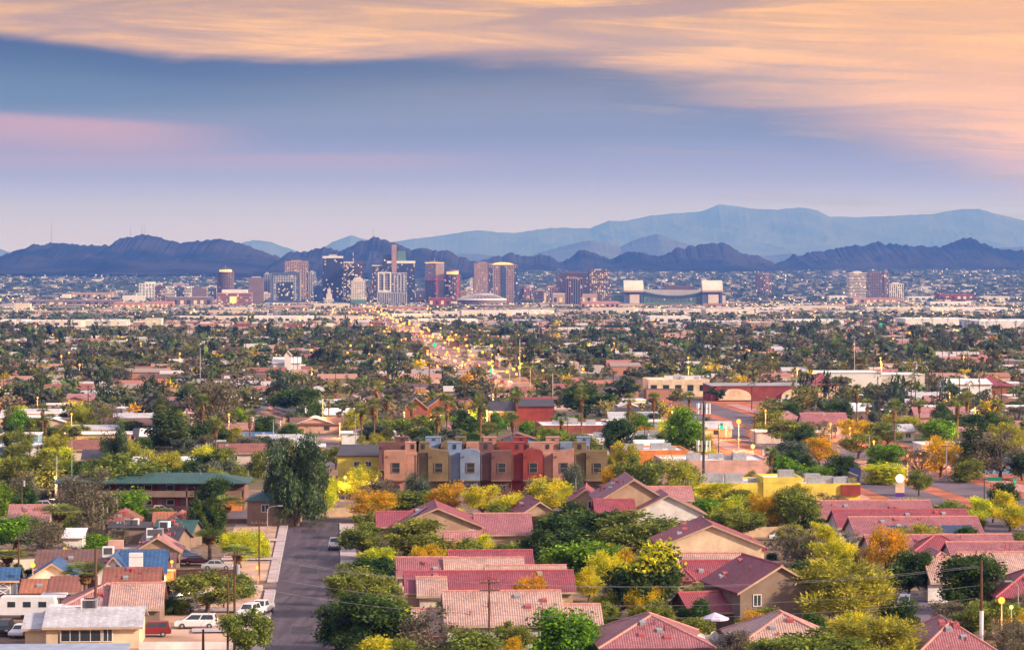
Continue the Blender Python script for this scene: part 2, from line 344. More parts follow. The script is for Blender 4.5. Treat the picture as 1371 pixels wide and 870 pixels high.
for n_, c_ in dict(car_white=(.78, .78, .80), car_red=(.20, .012, .02), car_black=(.015, .015, .02), car_silver=(.42, .43, .46), car_maroon=(.13, .02, .02), car_blue=(.05, .10, .22)).items():
    K[n_] = pm(n_, c_, .28, .04, .5, spec=.6)
K['leaf_dark'] = leafmat('leaf_dark', (.13, .20, .05, 1), (.045, .085, .028, 1))
K['leaf_mid'] = leafmat('leaf_mid', (.33, .37, .065, 1), (.13, .165, .04, 1))
K['leaf_olive'] = leafmat('leaf_olive', (.56, .54, .06, 1), (.27, .28, .045, 1))
K['leaf_bright'] = leafmat('leaf_bright', (.28, .46, .035, 1), (.10, .20, .025, 1))
K['leaf_yellow'] = leafmat('leaf_yellow', (.90, .80, .045, 1), (.42, .48, .045, 1), .4)
K['leaf_gold'] = leafmat('leaf_gold', (.88, .52, .03, 1), (.46, .34, .03, 1), .4)
K['leaf_grey'] = leafmat('leaf_grey', (.26, .23, .15, 1), (.14, .13, .085, 1))
K['leaf_silver'] = leafmat('leaf_silver', (.22, .26, .17, 1), (.075, .10, .065, 1))
K['leaf_euc'] = leafmat('leaf_euc', (.17, .23, .095, 1), (.055, .085, .04, 1))
K['leaf_palm'] = leafmat('leaf_palm', (.30, .36, .09, 1), (.12, .16, .045, 1), .25)
K['palm_skirt'] = leafmat('palm_skirt', (.34, .19, .08, 1), (.18, .10, .05, 1), .2)
K['leaf_red'] = leafmat('leaf_red', (.10, .02, .03, 1), (.05, .012, .018, 1))
# ================================================================ ground, roads, mountains
def groundmat():
    m, t, out = newmat('valley_floor'); p = t.node('ShaderNodeBsdfPrincipled'); co = t.node('ShaderNodeTexCoord').outputs['Object']
    sp = t.node('ShaderNodeSeparateXYZ'); t.l.new(co, sp.inputs[0]); Y = sp.outputs[1]
    vo = t.node('ShaderNodeTexVoronoi', feature='F1', distance='CHEBYCHEV'); t.l.new(co, vo.inputs['Vector']); vo.inputs['Scale'].default_value = .022
    vs_ = t.node('ShaderNodeSeparateColor'); t.l.new(vo.outputs['Color'], vs_.inputs[0])
    lots = t.ramp(vs_.outputs[0], [(0, (.42, .27, .20, 1)), (.22, (.46, .30, .24, 1)), (.23, (.20, .15, .15, 1)), (.40, (.22, .17, .17, 1)), (.41, (.36, .22, .16, 1)), (.62, (.38, .25, .18, 1)), (.63, (.12, .13, .06, 1)), (1, (.14, .14, .07, 1))], 'CONSTANT')
    n = t.noise(co, .05, 6, .65)
    lots = t.mix(t.smooth(n, .35, .65), lots, t.mix(1.0, lots, (.72, .70, .68, 1), 'MULTIPLY'))
    near = t.mix(t.smooth(t.noise(co, .6, 4), .45, .62), (.27, .18, .13, 1), (.15, .12, .075, 1))
    a = t.mix(t.smooth(Y, 520.0, 760.0), near, lots)
    vf = t.node('ShaderNodeTexVoronoi', feature='F1', distance='CHEBYCHEV'); t.l.new(co, vf.inputs['Vector']); vf.inputs['Scale'].default_value = .006
    vg = t.node('ShaderNodeSeparateColor'); t.l.new(vf.outputs['Color'], vg.inputs[0])
    far = t.ramp(vg.outputs[0], [(0, (.035, .05, .035, 1)), (.5, (.06, .07, .05, 1)), (.7, (.14, .11, .10, 1)), (.85, (.05, .06, .045, 1))], 'CONSTANT')
    a = t.mix(t.smooth(Y, 6500.0, 8500.0), a, far)
    t.l.new(a, p.inputs['Base Color']); p.inputs['Roughness'].default_value = .95; p.inputs['Specular IOR Level'].default_value = .1
    t.l.new(p.outputs[0], out.inputs[0]); return m
ys = [-600, 0, 150, 300, 400, 500, 700, 1000, 1500, 2200, 3000, 4500, 6000, 7500, 8200, 9000, 10000, 11000, 12500, 14000, 20000, 30000, 45000, 70000]
g = MB(); 
for y in ys: hw = .30*max(y, 0)+900; g.v += [(-hw, y, gz(y)), (-hw/3, y, gz(y)), (hw/3, y, gz(y)), (hw, y, gz(y))]
for i in range(len(ys)-1):
    for j in range(3): g.f.append((i*4+j, i*4+j+1, i*4+j+5, i*4+j+4)); g.mi.append(0); g.uv.append([(0, 0)]*4)
tag(g.build('ground', groundmat()), kind='structure')
def strip(name, pts, wd, mat, dz, thick=0.0, kind='structure'):
    """a band along a polyline of ground x,y points; a kerb-like step when thick > 0"""
    P2 = []
    for (a, b) in zip(pts[:-1], pts[1:]):
        n = max(1, int(math.hypot(b[0]-a[0], b[1]-a[1])/60)); P2 += [(a[0]+(b[0]-a[0])*k/n, a[1]+(b[1]-a[1])*k/n) for k in range(n)]
    P2.append(pts[-1]); b_ = MB(); L = []
    for i, q in enumerate(P2):
        a, c = P2[max(i-1, 0)], P2[min(i+1, len(P2)-1)]; tx, ty = c[0]-a[0], c[1]-a[1]; l = math.hypot(tx, ty); nx, ny = -ty/l, tx/l
        for sgn in (1, -1):
            x, y = q[0]+nx*wd/2*sgn, q[1]+ny*wd/2*sgn; L.append((x, y, gz(y)+dz))
    n = len(P2)
    if thick:
        b_.add(L+[(x, y, z-thick-.3) for x, y, z in L], [(2*i, 2*i+1, 2*i+3, 2*i+2) for i in range(n-1)]+[(2*i, 2*i+2, 2*n+2*i+2, 2*n+2*i) for i in range(n-1)]+[(2*i+1, 2*n+2*i+1, 2*n+2*i+3, 2*i+3) for i in range(n-1)]+[(0, 2*n, 2*n+1, 1), (2*n-2, 2*n-1, 4*n-1, 4*n-2)])
    else: b_.add(L, [(2*i, 2*i+1, 2*i+3, 2*i+2) for i in range(n-1)])
    return tag(b_.build(name, mat), kind=kind)
def px(*pts): return [G(a, b)[:2] for a, b in pts]
K['asphalt_dark'] = pm('asphalt_patch', (.055, .045, .055), .8, .3, .5)
sxc = lambda y: -30.8-.06*(y-456)                     # centre line of the near street
strip('street', [(sxc(150), 150), (sxc(546), 546)], 9.2, K['asphalt'], .05)
strip('cross_street', [(sxc(551)-40, 546), (sxc(551), 550), (sxc(551)+60, 553.6)], 9.0, K['asphalt'], .055)
strip('side_street', [(sxc(428)-90, 423), (sxc(428)-4.6, 428)], 6.5, K['asphalt_old'], .046)
strip('pavement', [(sxc(150)+6.0, 150), (sxc(540)+6.0, 540)], 2.4, K['pave'], .16, .12)
strip('pavement', [(sxc(150)-5.4, 150), (sxc(422)-5.4, 422)], 1.4, K['pave'], .16, .12)
strip('pavement', [(sxc(434)-5.4, 434), (sxc(543)-5.4, 543)], 1.4, K['pave'], .16, .12)
strip('dirt_verge', [(sxc(432)-10.2, 436), (sxc(543)-10.2, 540)], 7.6, K['bare'], .02)
strip('dirt_yard', [(sxc(340)-16.0, 340), (sxc(421)-15.0, 421)], 17, K['bare'], .02)
strip('avenue_beyond', [(sxc(712), 712), (sxc(870), 870)], 11, K['asphalt_old'], .05)
strip('car_park', px((178, 688), (352, 688)), 20, K['asphalt_old'], .035)
strip('sandy_lot', px((12, 676), (110, 676)), 14, K['bare'], .034)
for sg, dd in ((1, 4.75), (-1, 4.68)): strip('kerb', [(sxc(150)+sg*dd, 150), (sxc(421)+sg*dd, 421)], .22, K['kerb'], .19, .16); strip('kerb', [(sxc(434)+sg*dd, 434), (sxc(541)+sg*dd, 541)], .22, K['kerb'], .19, .16)
for yy, wd_ in ((396, 5.0), (372, 4.2), (470, 4.6), (505, 5.2)): strip('driveway', [(sxc(yy)-14.0, yy-.8), (sxc(yy)-4.9, yy)], wd_, K['pave'], .215)
for yy, ln in ((368, 9), (402, 5), (446, 12), (486, 6), (520, 8)): strip('road_patch', [(sxc(yy)-1.2+.2*(yy % 7), yy), (sxc(yy+ln)-1.2+.2*(yy % 7), yy+ln)], 2.6, K['asphalt_dark'], .056)
# the long lit avenue running to downtown
axc = lambda y: -17-.0615*(y-1499)
strip('long_avenue', [(axc(1150), 1150), (axc(7300), 7300)], 16, K['asphalt_old'], .06)
# broad boulevard on the other side: red earth, pavements, two carriageways
bxc = lambda y: 86.4-.06*(y-672)
strip('red_earth_verge', [(bxc(470), 470), (bxc(1150), 1150)], 58, K['redsoil'], .03)
strip('boulevard', [(bxc(470)-8, 470), (bxc(1500)-8, 1500)], 11, K['asphalt_old'], .06)
strip('boulevard', [(bxc(470)+8, 470), (bxc(1500)+8, 1500)], 11, K['asphalt_old'], .06)
strip('pink_path', [(bxc(500)-20, 500), (bxc(1100)-20, 1100)], 5, K['pinkpave'], .10, .06)
strip('pink_path', [(bxc(500)+20, 500), (bxc(1100)+20, 1100)], 5, K['pinkpave'], .10, .06)
for yy in (722, 905, 1330, 1720, 2300, 3000): strip('cross_avenue', [(-.24*yy, yy-.06*.24*yy), (.24*yy, yy+.06*.24*yy)], 14 if yy != 905 else 18, K['asphalt_old'], .068)
strip('close_road', px((1240, 868), (1228, 838), (1214, 812), (1185, 792), (1130, 776)), 7.0, K['asphalt_old'], .05)
strip('driveway', px((1222, 803), (1262, 797)), 5.0, K['pave'], .075)
strip('dirt_field', px((75, 441), (330, 442), (545, 441)), 420, K['dirtfield'], .3)
strip('dirt_field', px((0, 452), (120, 453)), 160, K['dirtfield'], .3)
# ---- mountains: ridge outlines at their own distances, with slopes, spurs and gullies in depth
def mountmat(name, c1, c2):
    m, t, out = newmat(name); d = t.node('ShaderNodeBsdfDiffuse'); co = t.node('ShaderNodeTexCoord').outputs['Object']
    n = t.noise(co, .0022, 8, .68); t.l.new(t.mix(t.smooth(n, .36, .62), c1, c2), d.inputs[0]); t.l.new(d.outputs[0], out.inputs[0]); return m
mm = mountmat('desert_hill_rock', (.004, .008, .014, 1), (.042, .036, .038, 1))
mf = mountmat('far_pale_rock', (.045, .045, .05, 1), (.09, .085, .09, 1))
def mountain(name, D, ridge, depth, spur, seed, mat=mm, rough=1.35, pbase=361.0):
    r = np.random.default_rng(seed); xs = np.array([p[0] for p in ridge], float); yr = np.array([p[1] for p in ridge], float)
    n = int((xs[-1]-xs[0])/1.5); X = np.linspace(xs[0], xs[-1], n); Z = np.interp(X, xs, yr)
    k = np.hanning(5); Z = np.convolve(np.pad(Z, 2, 'edge'), k/k.sum(), 'valid')
    for f, a in ((.09, .7), (.22, .6), (.5, .45)):
        Z += rough*a*np.interp(X, np.arange(xs[0]-20, xs[-1]+40, 1/f), r.normal(size=len(np.arange(xs[0]-20, xs[-1]+40, 1/f))))
    wx = (X-CX)*D/FPX; top = np.maximum((pbase-Z), .2)*D/FPX        # height over the plain
    T = np.concatenate([np.linspace(-1, 0, 30), np.linspace(.12, 1, 8)]); b_ = MB(); rows = []
    lat = r.uniform(0, 1, (64, 64))
    def vn(u, v):
        iu, iv = np.floor(u).astype(int), np.floor(v).astype(int); fu, fv = u-iu, v-iv; fu = fu*fu*(3-2*fu); fv = fv*fv*(3-2*fv); L = lambda a, c: lat[a % 64, c % 64]
        return (L(iu, iv)*(1-fu)+L(iu+1, iv)*fu)*(1-fv)+(L(iu, iv+1)*(1-fu)+L(iu+1, iv+1)*fu)*fv
    lam = depth*.30
    for tt in T:
        a = abs(tt); yy0 = D+tt*depth; u, v = wx/lam+3*(tt+1)*vn(wx/lam/3+7, np.full(n, tt*1.5+9)), np.full(n, yy0/lam*.55)
        rid = sum(w_*(1-2*np.abs(vn(u*f, v*f+3*f)-.5)) for f, w_ in ((1, .5), (2.1, .28), (4.3, .15), (8.7, .10)))
        low = vn(u*.4+11, v*.4); fall = (1-a)**(1.0+.5*low)
        zz = gz(D)-6+top*fall*np.clip(1-spur*1.5*np.clip(a*(1-a)*4, 0, 1)*(1-rid)*(.7+.6*low), .06, 1.15)
        rows.append(np.stack([wx, np.full(n, yy0)+lam*.25*(vn(u*.7, v+5)-.5), zz], 1))
    V = np.concatenate(rows); m_ = len(T)
    b_.v = [tuple(v) for v in V]; b_.f = [(i*n+j, i*n+j+1, (i+1)*n+j+1, (i+1)*n+j) for i in range(m_-1) for j in range(n-1)]
    b_.uv = [[(0, 0)]*4]*len(b_.f); b_.mi = [0]*len(b_.f)
    return tag(b_.build(name, mat), kind='structure')
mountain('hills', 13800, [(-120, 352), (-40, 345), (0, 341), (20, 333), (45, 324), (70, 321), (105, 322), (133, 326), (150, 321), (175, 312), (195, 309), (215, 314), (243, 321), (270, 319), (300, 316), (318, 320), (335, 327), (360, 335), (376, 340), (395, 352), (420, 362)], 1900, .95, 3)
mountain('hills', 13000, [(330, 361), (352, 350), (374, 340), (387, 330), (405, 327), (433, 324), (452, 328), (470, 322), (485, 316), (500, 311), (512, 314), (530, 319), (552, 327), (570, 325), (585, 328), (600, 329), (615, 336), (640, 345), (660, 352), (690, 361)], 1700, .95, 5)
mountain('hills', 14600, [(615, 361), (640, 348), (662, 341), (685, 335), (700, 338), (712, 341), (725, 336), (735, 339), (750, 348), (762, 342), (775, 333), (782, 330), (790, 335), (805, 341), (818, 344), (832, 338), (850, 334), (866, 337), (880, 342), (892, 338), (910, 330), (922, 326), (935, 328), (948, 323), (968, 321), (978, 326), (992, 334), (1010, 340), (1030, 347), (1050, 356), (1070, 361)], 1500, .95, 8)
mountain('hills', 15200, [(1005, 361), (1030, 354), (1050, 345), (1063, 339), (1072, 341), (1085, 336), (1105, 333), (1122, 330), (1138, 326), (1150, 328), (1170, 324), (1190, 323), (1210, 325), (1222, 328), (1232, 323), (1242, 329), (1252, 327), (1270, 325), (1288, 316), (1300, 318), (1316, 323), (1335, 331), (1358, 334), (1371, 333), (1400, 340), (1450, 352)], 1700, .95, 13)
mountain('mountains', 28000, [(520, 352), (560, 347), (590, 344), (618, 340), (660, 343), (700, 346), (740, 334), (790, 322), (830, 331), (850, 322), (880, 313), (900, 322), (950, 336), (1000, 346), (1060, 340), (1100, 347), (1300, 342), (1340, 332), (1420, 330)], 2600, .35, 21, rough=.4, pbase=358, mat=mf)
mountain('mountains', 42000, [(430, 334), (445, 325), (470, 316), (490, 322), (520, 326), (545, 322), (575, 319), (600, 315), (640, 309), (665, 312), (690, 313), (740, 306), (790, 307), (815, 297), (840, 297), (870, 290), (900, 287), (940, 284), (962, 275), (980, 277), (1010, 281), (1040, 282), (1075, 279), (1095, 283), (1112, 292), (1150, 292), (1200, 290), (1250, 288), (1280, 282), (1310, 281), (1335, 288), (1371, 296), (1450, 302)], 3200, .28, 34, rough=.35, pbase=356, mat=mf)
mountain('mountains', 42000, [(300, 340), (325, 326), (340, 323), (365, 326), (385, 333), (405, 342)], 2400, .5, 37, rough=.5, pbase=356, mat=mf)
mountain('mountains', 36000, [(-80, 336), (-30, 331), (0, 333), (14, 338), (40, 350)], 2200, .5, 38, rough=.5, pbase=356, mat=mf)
# masts on the hilltops
for a, yb, h, lab in ((69, 321, 24, 'thin lone radio mast on the gentle western shoulder of the dark hills'), (175, 311, 9, 'short radio mast just left of the hill summit with aerials'), (190, 309, 6, 'small stubby mast on the summit of the far left hill'), (194, 308.5, 7, 'dark radio mast on the very top of the far left hill'), (500, 310.5, 5, 'pair-topped aerial on the peak above the downtown towers')):
    D = 13800 if a < 400 else 13000; x = (a-CX)*D/FPX; z0 = ZC-(yb-HY)*D/FPX-14
    t = thing('radio_mast', lab, 'radio mast', (x, D, z0), 0, 'radio masts on the hills'); b_ = MB(); H_ = h*D/FPX+14
    b_.tube([(0, 0, 0), (0, 0, H_)], [2.2, .9], 5); b_.build('mast', K['dkgrey'] if False else K['metal'], t)
    for q in (.55, .75, .9): MB().box(-3, 3, -.5, .5, H_*q, H_*q+1.2).build('aerial', K['metal'], t)
# ---- air
hz = MB().box(-15000, 15000, -400, 45500, -3, 960)
m, t, out = newmat('haze_air'); pv = t.node('ShaderNodeVolumePrincipled'); pv.inputs['Color'].default_value = (.105, .27, 1.0, 1); pv.inputs['Absorption Color'].default_value = (1, 1, 1, 1); pv.inputs['Density'].default_value = 5.8e-5; pv.inputs['Anisotropy'].default_value = .1
t.l.new(pv.outputs[0], out.inputs['Volume'])
# ================================================================ downtown
MIDR = []
LM = []                                                # (name, px, py) of things one can find, for labels
FOOT = []                                              # world footprints (x, y, rx, ry) that scattered trees avoid
def foot(x, y, rx, ry): FOOT.append((x, y, rx, ry))
G_dark = litglass('tower_glass_dark', (.020, .026, .045), frac=.06, strength=.8)
G_brown = litglass('tower_glass_brown', (.050, .030, .028), frac=.14, strength=.9)
G_blue = litglass('tower_glass_blue', (.030, .055, .11), frac=.05, strength=.9)
G_lit = litglass('tower_glass_lit', (.055, .035, .03), frac=.36, strength=1.1)
G_pale = litglass('tower_glass_pale', (.10, .11, .14), frac=.07, strength=.8)
G_dim = litglass('tower_glass_dim', (.020, .024, .034), frac=.04, strength=.9)
for n_, c_ in dict(tw_cream=(.66, .58, .52), tw_pink=(.36, .22, .19), tw_mauve=(.19, .13, .135), tw_brown=(.13, .075, .065), tw_dark=(.045, .045, .06), tw_grey=(.40, .39, .42), tw_white=(.74, .70, .70), tw_sand=(.42, .28, .22), tw_blue=(.08, .11, .19), tw_green=(.11, .22, .20), brick_pink=(.45, .22, .20)).items(): K[n_] = pm(n_, c_, .75, .12, .05)
def tower(label, x0, x1, yt, yb, wall, glass, nx=8, nz=None, dp=None, grid='both', proud=.5, cap=None, roofbox=None, name='office_tower', rot=0.0, bandw=.35, D=None, extra=None, base=None):
    """x0..x1 wide, top at yt, standing on the ground seen at yb (photo pixels)"""
    D = D or dist(yb); s = FPX/D; xm = ((x0+x1)/2-CX)/s; z0 = gz(D); wd = (x1-x0)/s; H_ = (ZC-(yt-HY)/s)-z0; dp = dp or wd*.8
    t = thing(name, label, 'tower', (xm, D, z0), TH+rot); LM.append((label, (x0+x1)/2, (yt+yb)/2))
    nz = nz or max(4, int(H_/3.8)); h = wd/2
    MB().box(-h+proud, h-proud, proud, dp-proud, -4, H_-.5).build('glazing', glass, t)
    f = MB()
    if grid in ('both', 'v'):
        for i in range(nx+1):
            x = -h+(wd-.01)*i/nx; ww = wd/nx*bandw/2
            f.box(max(x-ww, -h), min(x+ww, h), 0, .9, -4, H_-.3)
        ny = max(2, int(nx*dp/wd))
        for i in range(ny+1):
            y = dp*i/ny; ww = wd/nx*bandw/2
            for sgn in (-1, 1): f.box(sgn*h-(.85 if sgn > 0 else .012), sgn*h+(.012 if sgn > 0 else .85), max(y-ww, .06), min(y+ww, dp-.06), -4, H_-.35)
    if grid in ('both', 'h'):
        for k in range(nz+1):
            z = H_*k/nz; hh = H_/nz*.42
            f.box(-h-.03, h+.03, -.03, dp+.03, max(z-hh/2, 0), min(z+hh/2, H_-.1))
    if grid == 'blank': f.box(-h, h, 0, dp, -4, H_-.2)
    if f.f: f.build('facade_frame', wall, t)
    c_ = MB(); c_.box(-h-.15, h+.15, -.15, dp+.15, H_-.2, H_+(cap[1] if cap else 1.4)); c_.build('roof_cap', cap[0] if cap else wall, t)
    if roofbox is not False:
        ra = roofbox or (wall, .25, .7, 5)
        MB().box(-h+wd*ra[1], -h+wd*ra[2], dp*.25, dp*.75, H_+(cap[1] if cap else 1.4), H_+ra[3]).build('plant_room', ra[0], t)
    if base: MB().box(-h-base[0], h+base[0], -6, dp+5, -4, base[1]).build('podium', base[2], t)
    if extra: extra(t, h, dp, H_, s)
    foot(xm, D+dp/2, wd/2+8, dp/2+10); return t
def spire(mat, hh, x=0, r=.9):
    return lambda t, h, dp, H_, s: MB().tube([(x, dp/2, H_), (x, dp/2, H_+hh)], [r, r*.4], 6).build('antenna', mat, t)
def round_tower(label, x0, x1, yt, yb, wall, glass, crown, name='round_tower', n=28):
    D = dist(yb); s = FPX/D; xm = ((x0+x1)/2-CX)/s; z0 = gz(D); r = (x1-x0)/s/2; H_ = (ZC-(yt-HY)/s)-z0
    t = thing(name, label, 'tower', (xm, D+r, z0), 0); LM.append((label, (x0+x1)/2, (yt+yb)/2))
    MB().cyl(0, 0, -4, H_, r-.5, n).build('glazing', glass, t); f = MB()
    for k in range(int(H_/4)+1): f.cyl(0, 0, k*4, k*4+1.5, r-.1, n)
    for k in range(n):
        a = 2*math.pi*k/n; f.tube([(r*math.cos(a), r*math.sin(a), -4), (r*math.cos(a), r*math.sin(a), H_)], .7, 4)
    f.build('facade_frame', wall, t)
    crown(t, r, H_); foot(xm, D+r, r+6, r+6); return t
K['goldglow'] = pm('gold_lit_crown', (.75, .50, .20), .5, .1, .2, emit=(1, .55, .14), es=.9)
def dome(t, r, H_):
    MB().cyl(0, 0, H_, H_+4, r*1.06, 28).build('crown_ring', K['tw_brown'], t)
    MB().cyl(0, 0, H_+4, H_+9, r*.8, 28, r*.72).build('lit_gallery', K['goldglow'], t)
    MB().ball((0, 0, H_+9), r*.74, 20, 6, sz=.35, top=.5).build('dome', K['tw_brown'], t)
    MB().tube([(0, 0, H_+10), (0, 0, H_+20)], [.8, .4], 6).build('spire', K['tw_grey'], t)
def flatlit(t, r, H_):
    MB().cyl(0, 0, H_, H_+3.5, r*1.0, 24).build('crown_ring', K['tw_brown'], t)
    MB().cyl(0, 0, H_+3.5, H_+10, r*.72, 24).build('lit_gallery', K['goldglow'], t)
    MB().cyl(0, 0, H_+10, H_+14, r*.78, 24).build('crown_cap', K['tw_sand'], t)
YB = 409.5
round_tower('round brown tower with gold lit dome and spire, left edge of downtown', 290, 312, 366, YB, K['tw_mauve'], G_dim, dome)
tower('plain mauve slab tower without windows, right of the domed round tower', 333, 353, 372.5, 411, K['tw_mauve'], G_dim, 4, grid='blank', roofbox=(K['tw_grey'], .2, .8, 4))
tower('narrow pale striped tower just behind the plain mauve slab', 353.5, 362.5, 367, 405, K['tw_grey'], G_blue, 4, grid='v')
def fed(t, h, dp, H_, s):
    f = MB(); 
    for x in (-h+1, h-6): f.box(x, x+5, -1.6, 0, 0, H_+2)
    f.box(-h+1, h-1, -1.7, 0, H_-5, H_+2.2); f.build('dark_portal', K['tw_blue'], t)
    MB().box(-h*.52, h*.52, -2.6, -.1, 0, H_*.72).build('glass_bay', G_dark, t)
    MB().box(-h*1.35, h*1.3, -12, 0, -3, 13).build('podium', K['tw_blue'], t)
tower('dark blue box tower framed like a portal around pale window columns', 363, 402, 365.5, 410, K['tw_grey'], G_dark, 12, grid='both', extra=fed, roofbox=False)
tower('tall pinkish tower with a square window grid behind the dark portal tower', 381.5, 412.5, 351, 406, K['tw_sand'], G_brown, 10, cap=(K['tw_pink'], 3))
tower('short pale grey tower between the pink grid tower and the tall black tower', 413, 423, 365, 406, K['tw_grey'], G_pale, 4, grid='v')
tower('low blue glass block at the foot of the tall black tower', 420, 432, 384, 408, K['tw_blue'], G_blue, 5, grid='h')
tower('tall black office tower with scattered lit rooms and a white crown', 432, 459.5, 345.5, 408, K['tw_dark'], G_dark, 14, grid='v', bandw=.25, cap=(K['tw_white'], 5), roofbox=(K['tw_grey'], .3, .7, 9))
tower('brown tower with rows of glowing windows joined to the tall black tower', 460, 474, 352, 408, K['tw_brown'], G_lit, 6, grid='h', cap=(K['tw_cream'], 3))
tower('slim dark brown slab right of the tower with rows of glowing windows', 475, 487, 353, 407, K['tw_brown'], G_brown, 6, grid='v')
D_ = dist(406); ta = thing('radio_mast', 'red and white striped lattice mast above the downtown towers', 'radio mast', ((472-CX)*D_/FPX, D_+30, gz(D_)), 0)
for k in range(6):
    z = 96+k*7; MB().tube([(0, 0, z if k else 0), (0, 0, z+7)], .9, 5).build('mast_section', K['redst'] if k % 2 else K['tw_white'], ta)
def hotel(t, h, dp, H_, s):
    b_ = MB(); n = 10
    b_.prism([(-h*.72, H_)]+[(h*.72*math.cos(math.pi-math.pi*k/n), H_+3+8*math.sin(math.pi*k/n)) for k in range(n+1)]+[(h*.72, H_)], .4, dp*.7); b_.build('rounded_top', K['tw_cream'], t)
    MB().box(-h-.5, h+.5, -7, -.05, -3, 16).build('green_base', K['tw_green'], t)
tower('cream hotel tower with a rounded top and a green base', 470, 489, 377, 410, K['tw_cream'], G_pale, 8, extra=hotel, roofbox=False, bandw=.5)
def deco(t, h, dp, H_, s):
    MB().box(-h*.62, h*.62, 2, dp-2, H_, H_+14).build('upper_stage', K['tw_cream'], t)
    MB().box(-h*.36, h*.36, 4, dp-4, H_+14, H_+26).build('top_stage', K['tw_cream'], t)
    MB().tube([(0, dp/2, H_+26), (0, dp/2, H_+32)], [2, .3], 4).build('finial', K['tw_sand'], t)
tower('small stepped cream tower in front of the tall black tower', 434.5, 447, 401, 410, K['tw_cream'], G_pale, 6, extra=deco, roofbox=False, bandw=.55)
def chase(t, h, dp, H_, s):
    z = lambda y: (ZC-(y-HY)/s)-gz(FPX/s); X = lambda p: (p-534)/s
    MB().box(X(512.5), X(524), 3, dp-3, H_, z(341)).build('upper_block', G_dim, t)
    MB().box(X(532), X(543.5), 5, dp-5, H_, z(336)).build('upper_block', K['tw_green'], t)
    MB().box(X(524.5), X(531), -1.5, dp, 0, z(327.5)).build('concrete_shaft', K['tw_pink'], t)
    MB().box(X(531.5), X(534.5), 5, 8, z(336), z(331)).build('roof_cabin', K['tw_dark'], t)
    MB().box(X(518), X(556), -.8, dp+.8, H_-1.2, H_+5).build('roof_deck', K['tw_white'], t)
tower('tallest downtown tower, dark with a pink concrete shaft above its roof', 512, 556, 352, 409, K['tw_dark'], G_dark, 18, grid='h', extra=chase, roofbox=False, bandw=.25)
tower('dark tower with lit rooms at the left foot of the tallest tower', 498, 512, 356, 409, K['tw_dark'], G_brown, 7, grid='h', cap=(K['tw_white'], 2))
def balc(t, h, dp, H_, s):
    z = lambda y: (ZC-(y-HY)/s)-gz(FPX/s); X = lambda p: (p-525)/s
    f = MB()
    for xa in (506, 513.5, 522): f.box(X(xa), X(xa)+2.6, -2.4, -.1, z(390), z(364.5))
    f.box(X(506), X(522)+2.6, -2.6, -.12, z(366), z(364.3)); f.box(X(506), X(522)+2.6, -2.6, -.12, z(391), z(389)); f.build('white_frame', K['tw_white'], t)
    f = MB()
    for k in range(4): f.box(X(527+k*4.3), X(527+k*4.3)+3.6, -1.8, -.1, z(391), z(367))
    f.build('pale_fin', K['tw_grey'], t)
    f = MB(); 
    for k in range(14): f.box(-h+k*(2*h/13.5), -h+k*(2*h/13.5)+2.4, -3.2, -.1, -3, z(391.5))
    f.box(-h, h, -3.4, -.1, z(391.5)-2.2, z(391.5)); f.build('lower_screen', K['tw_grey'], t)
tower('grey block with white framed balconies in front of the tallest tower', 505, 545, 366, 410.5, K['tw_grey'], G_dark, 14, grid='h', extra=balc, roofbox=False, bandw=.3)
def twoface(t, h, dp, H_, s): MB().box(.1*h, h+.3, -1.2, -.05, -3, H_-1).build('warm_face', K['tw_sand'], t); spire(K['tw_grey'], 12, 0)(t, h, dp, H_, s)
tower('tower half dark and half warm brown with a thin roof aerial', 569.5, 594.5, 352, 407, K['tw_mauve'], G_dim, 12, grid='both', extra=twoface, cap=(K['goldglow'], 1.4))
round_tower('round dark hotel tower with a golden lit top ring', 594.5, 616.5, 369, 407.5, K['tw_brown'], G_brown, flatlit)
tower('plain pinkish brown tower left of the grid tower with the arched top', 635, 659, 353, 402, K['tw_pink'], G_brown, 10, grid='v', bandw=.8)
tower('small pale tower left of the plain pinkish brown tower', 629, 635, 373.5, 402, K['tw_cream'], G_pale, 3)
def arch(t, h, dp, H_, s):
    n = 12; b_ = MB(); b_.prism([(-h*.75, H_-1)]+[(h*.75*math.cos(math.pi-math.pi*k/n), H_+7*math.sin(math.pi*k/n)) for k in range(n+1)]+[(h*.75, H_-1)], 3, dp-3); b_.build('arched_top', K['goldglow'], t)
    MB().box(-h*.14, h*.20, -1.6, -.05, -3, H_-2).build('blue_glass_strip', G_blue, t); MB().box(-h-.4, -h*.78, -.6, 6, -3, H_-7).build('blue_corner', G_blue, t); MB().box(h*.78, h+.4, -.6, 6, -3, H_-7).build('blue_corner', G_blue, t)
tower('blue glass and pink grid tower with a golden arched top', 655, 693, 355, 409.5, K['tw_pink'], G_dark, 13, extra=arch, roofbox=False, bandw=.4)
tower('broad dark brown office block left of the lit brown block', 747, 790, 366, 404, K['tw_brown'], G_dim, 14, grid='h')
tower('slim dark glass tower standing in front of the broad dark brown block', 758, 780, 373, 412, K['tw_mauve'], G_dark, 7, grid='v', cap=(K['tw_pink'], 2))
tower('brown tower dotted with lit windows, left of the stadium', 789, 816.5, 362.5, 405, K['tw_brown'], G_lit, 10, cap=(K['tw_brown'], 2), roofbox=(K['tw_white'], .3, .6, 4))
tower('pale slab tower with horizontal bands far to the right', 1137, 1162, 366, 404, K['tw_cream'], G_brown, 9, grid='h')
tower('dark speckled slab joined to the pale banded slab at the right', 1162.5, 1183, 366, 404, K['tw_mauve'], G_dark, 9, grid='both')
tower('slim pink stair tower at the end of the dark speckled slab', 1183.5, 1189, 363.5, 404, K['tw_pink'], G_brown, 3, grid='v')
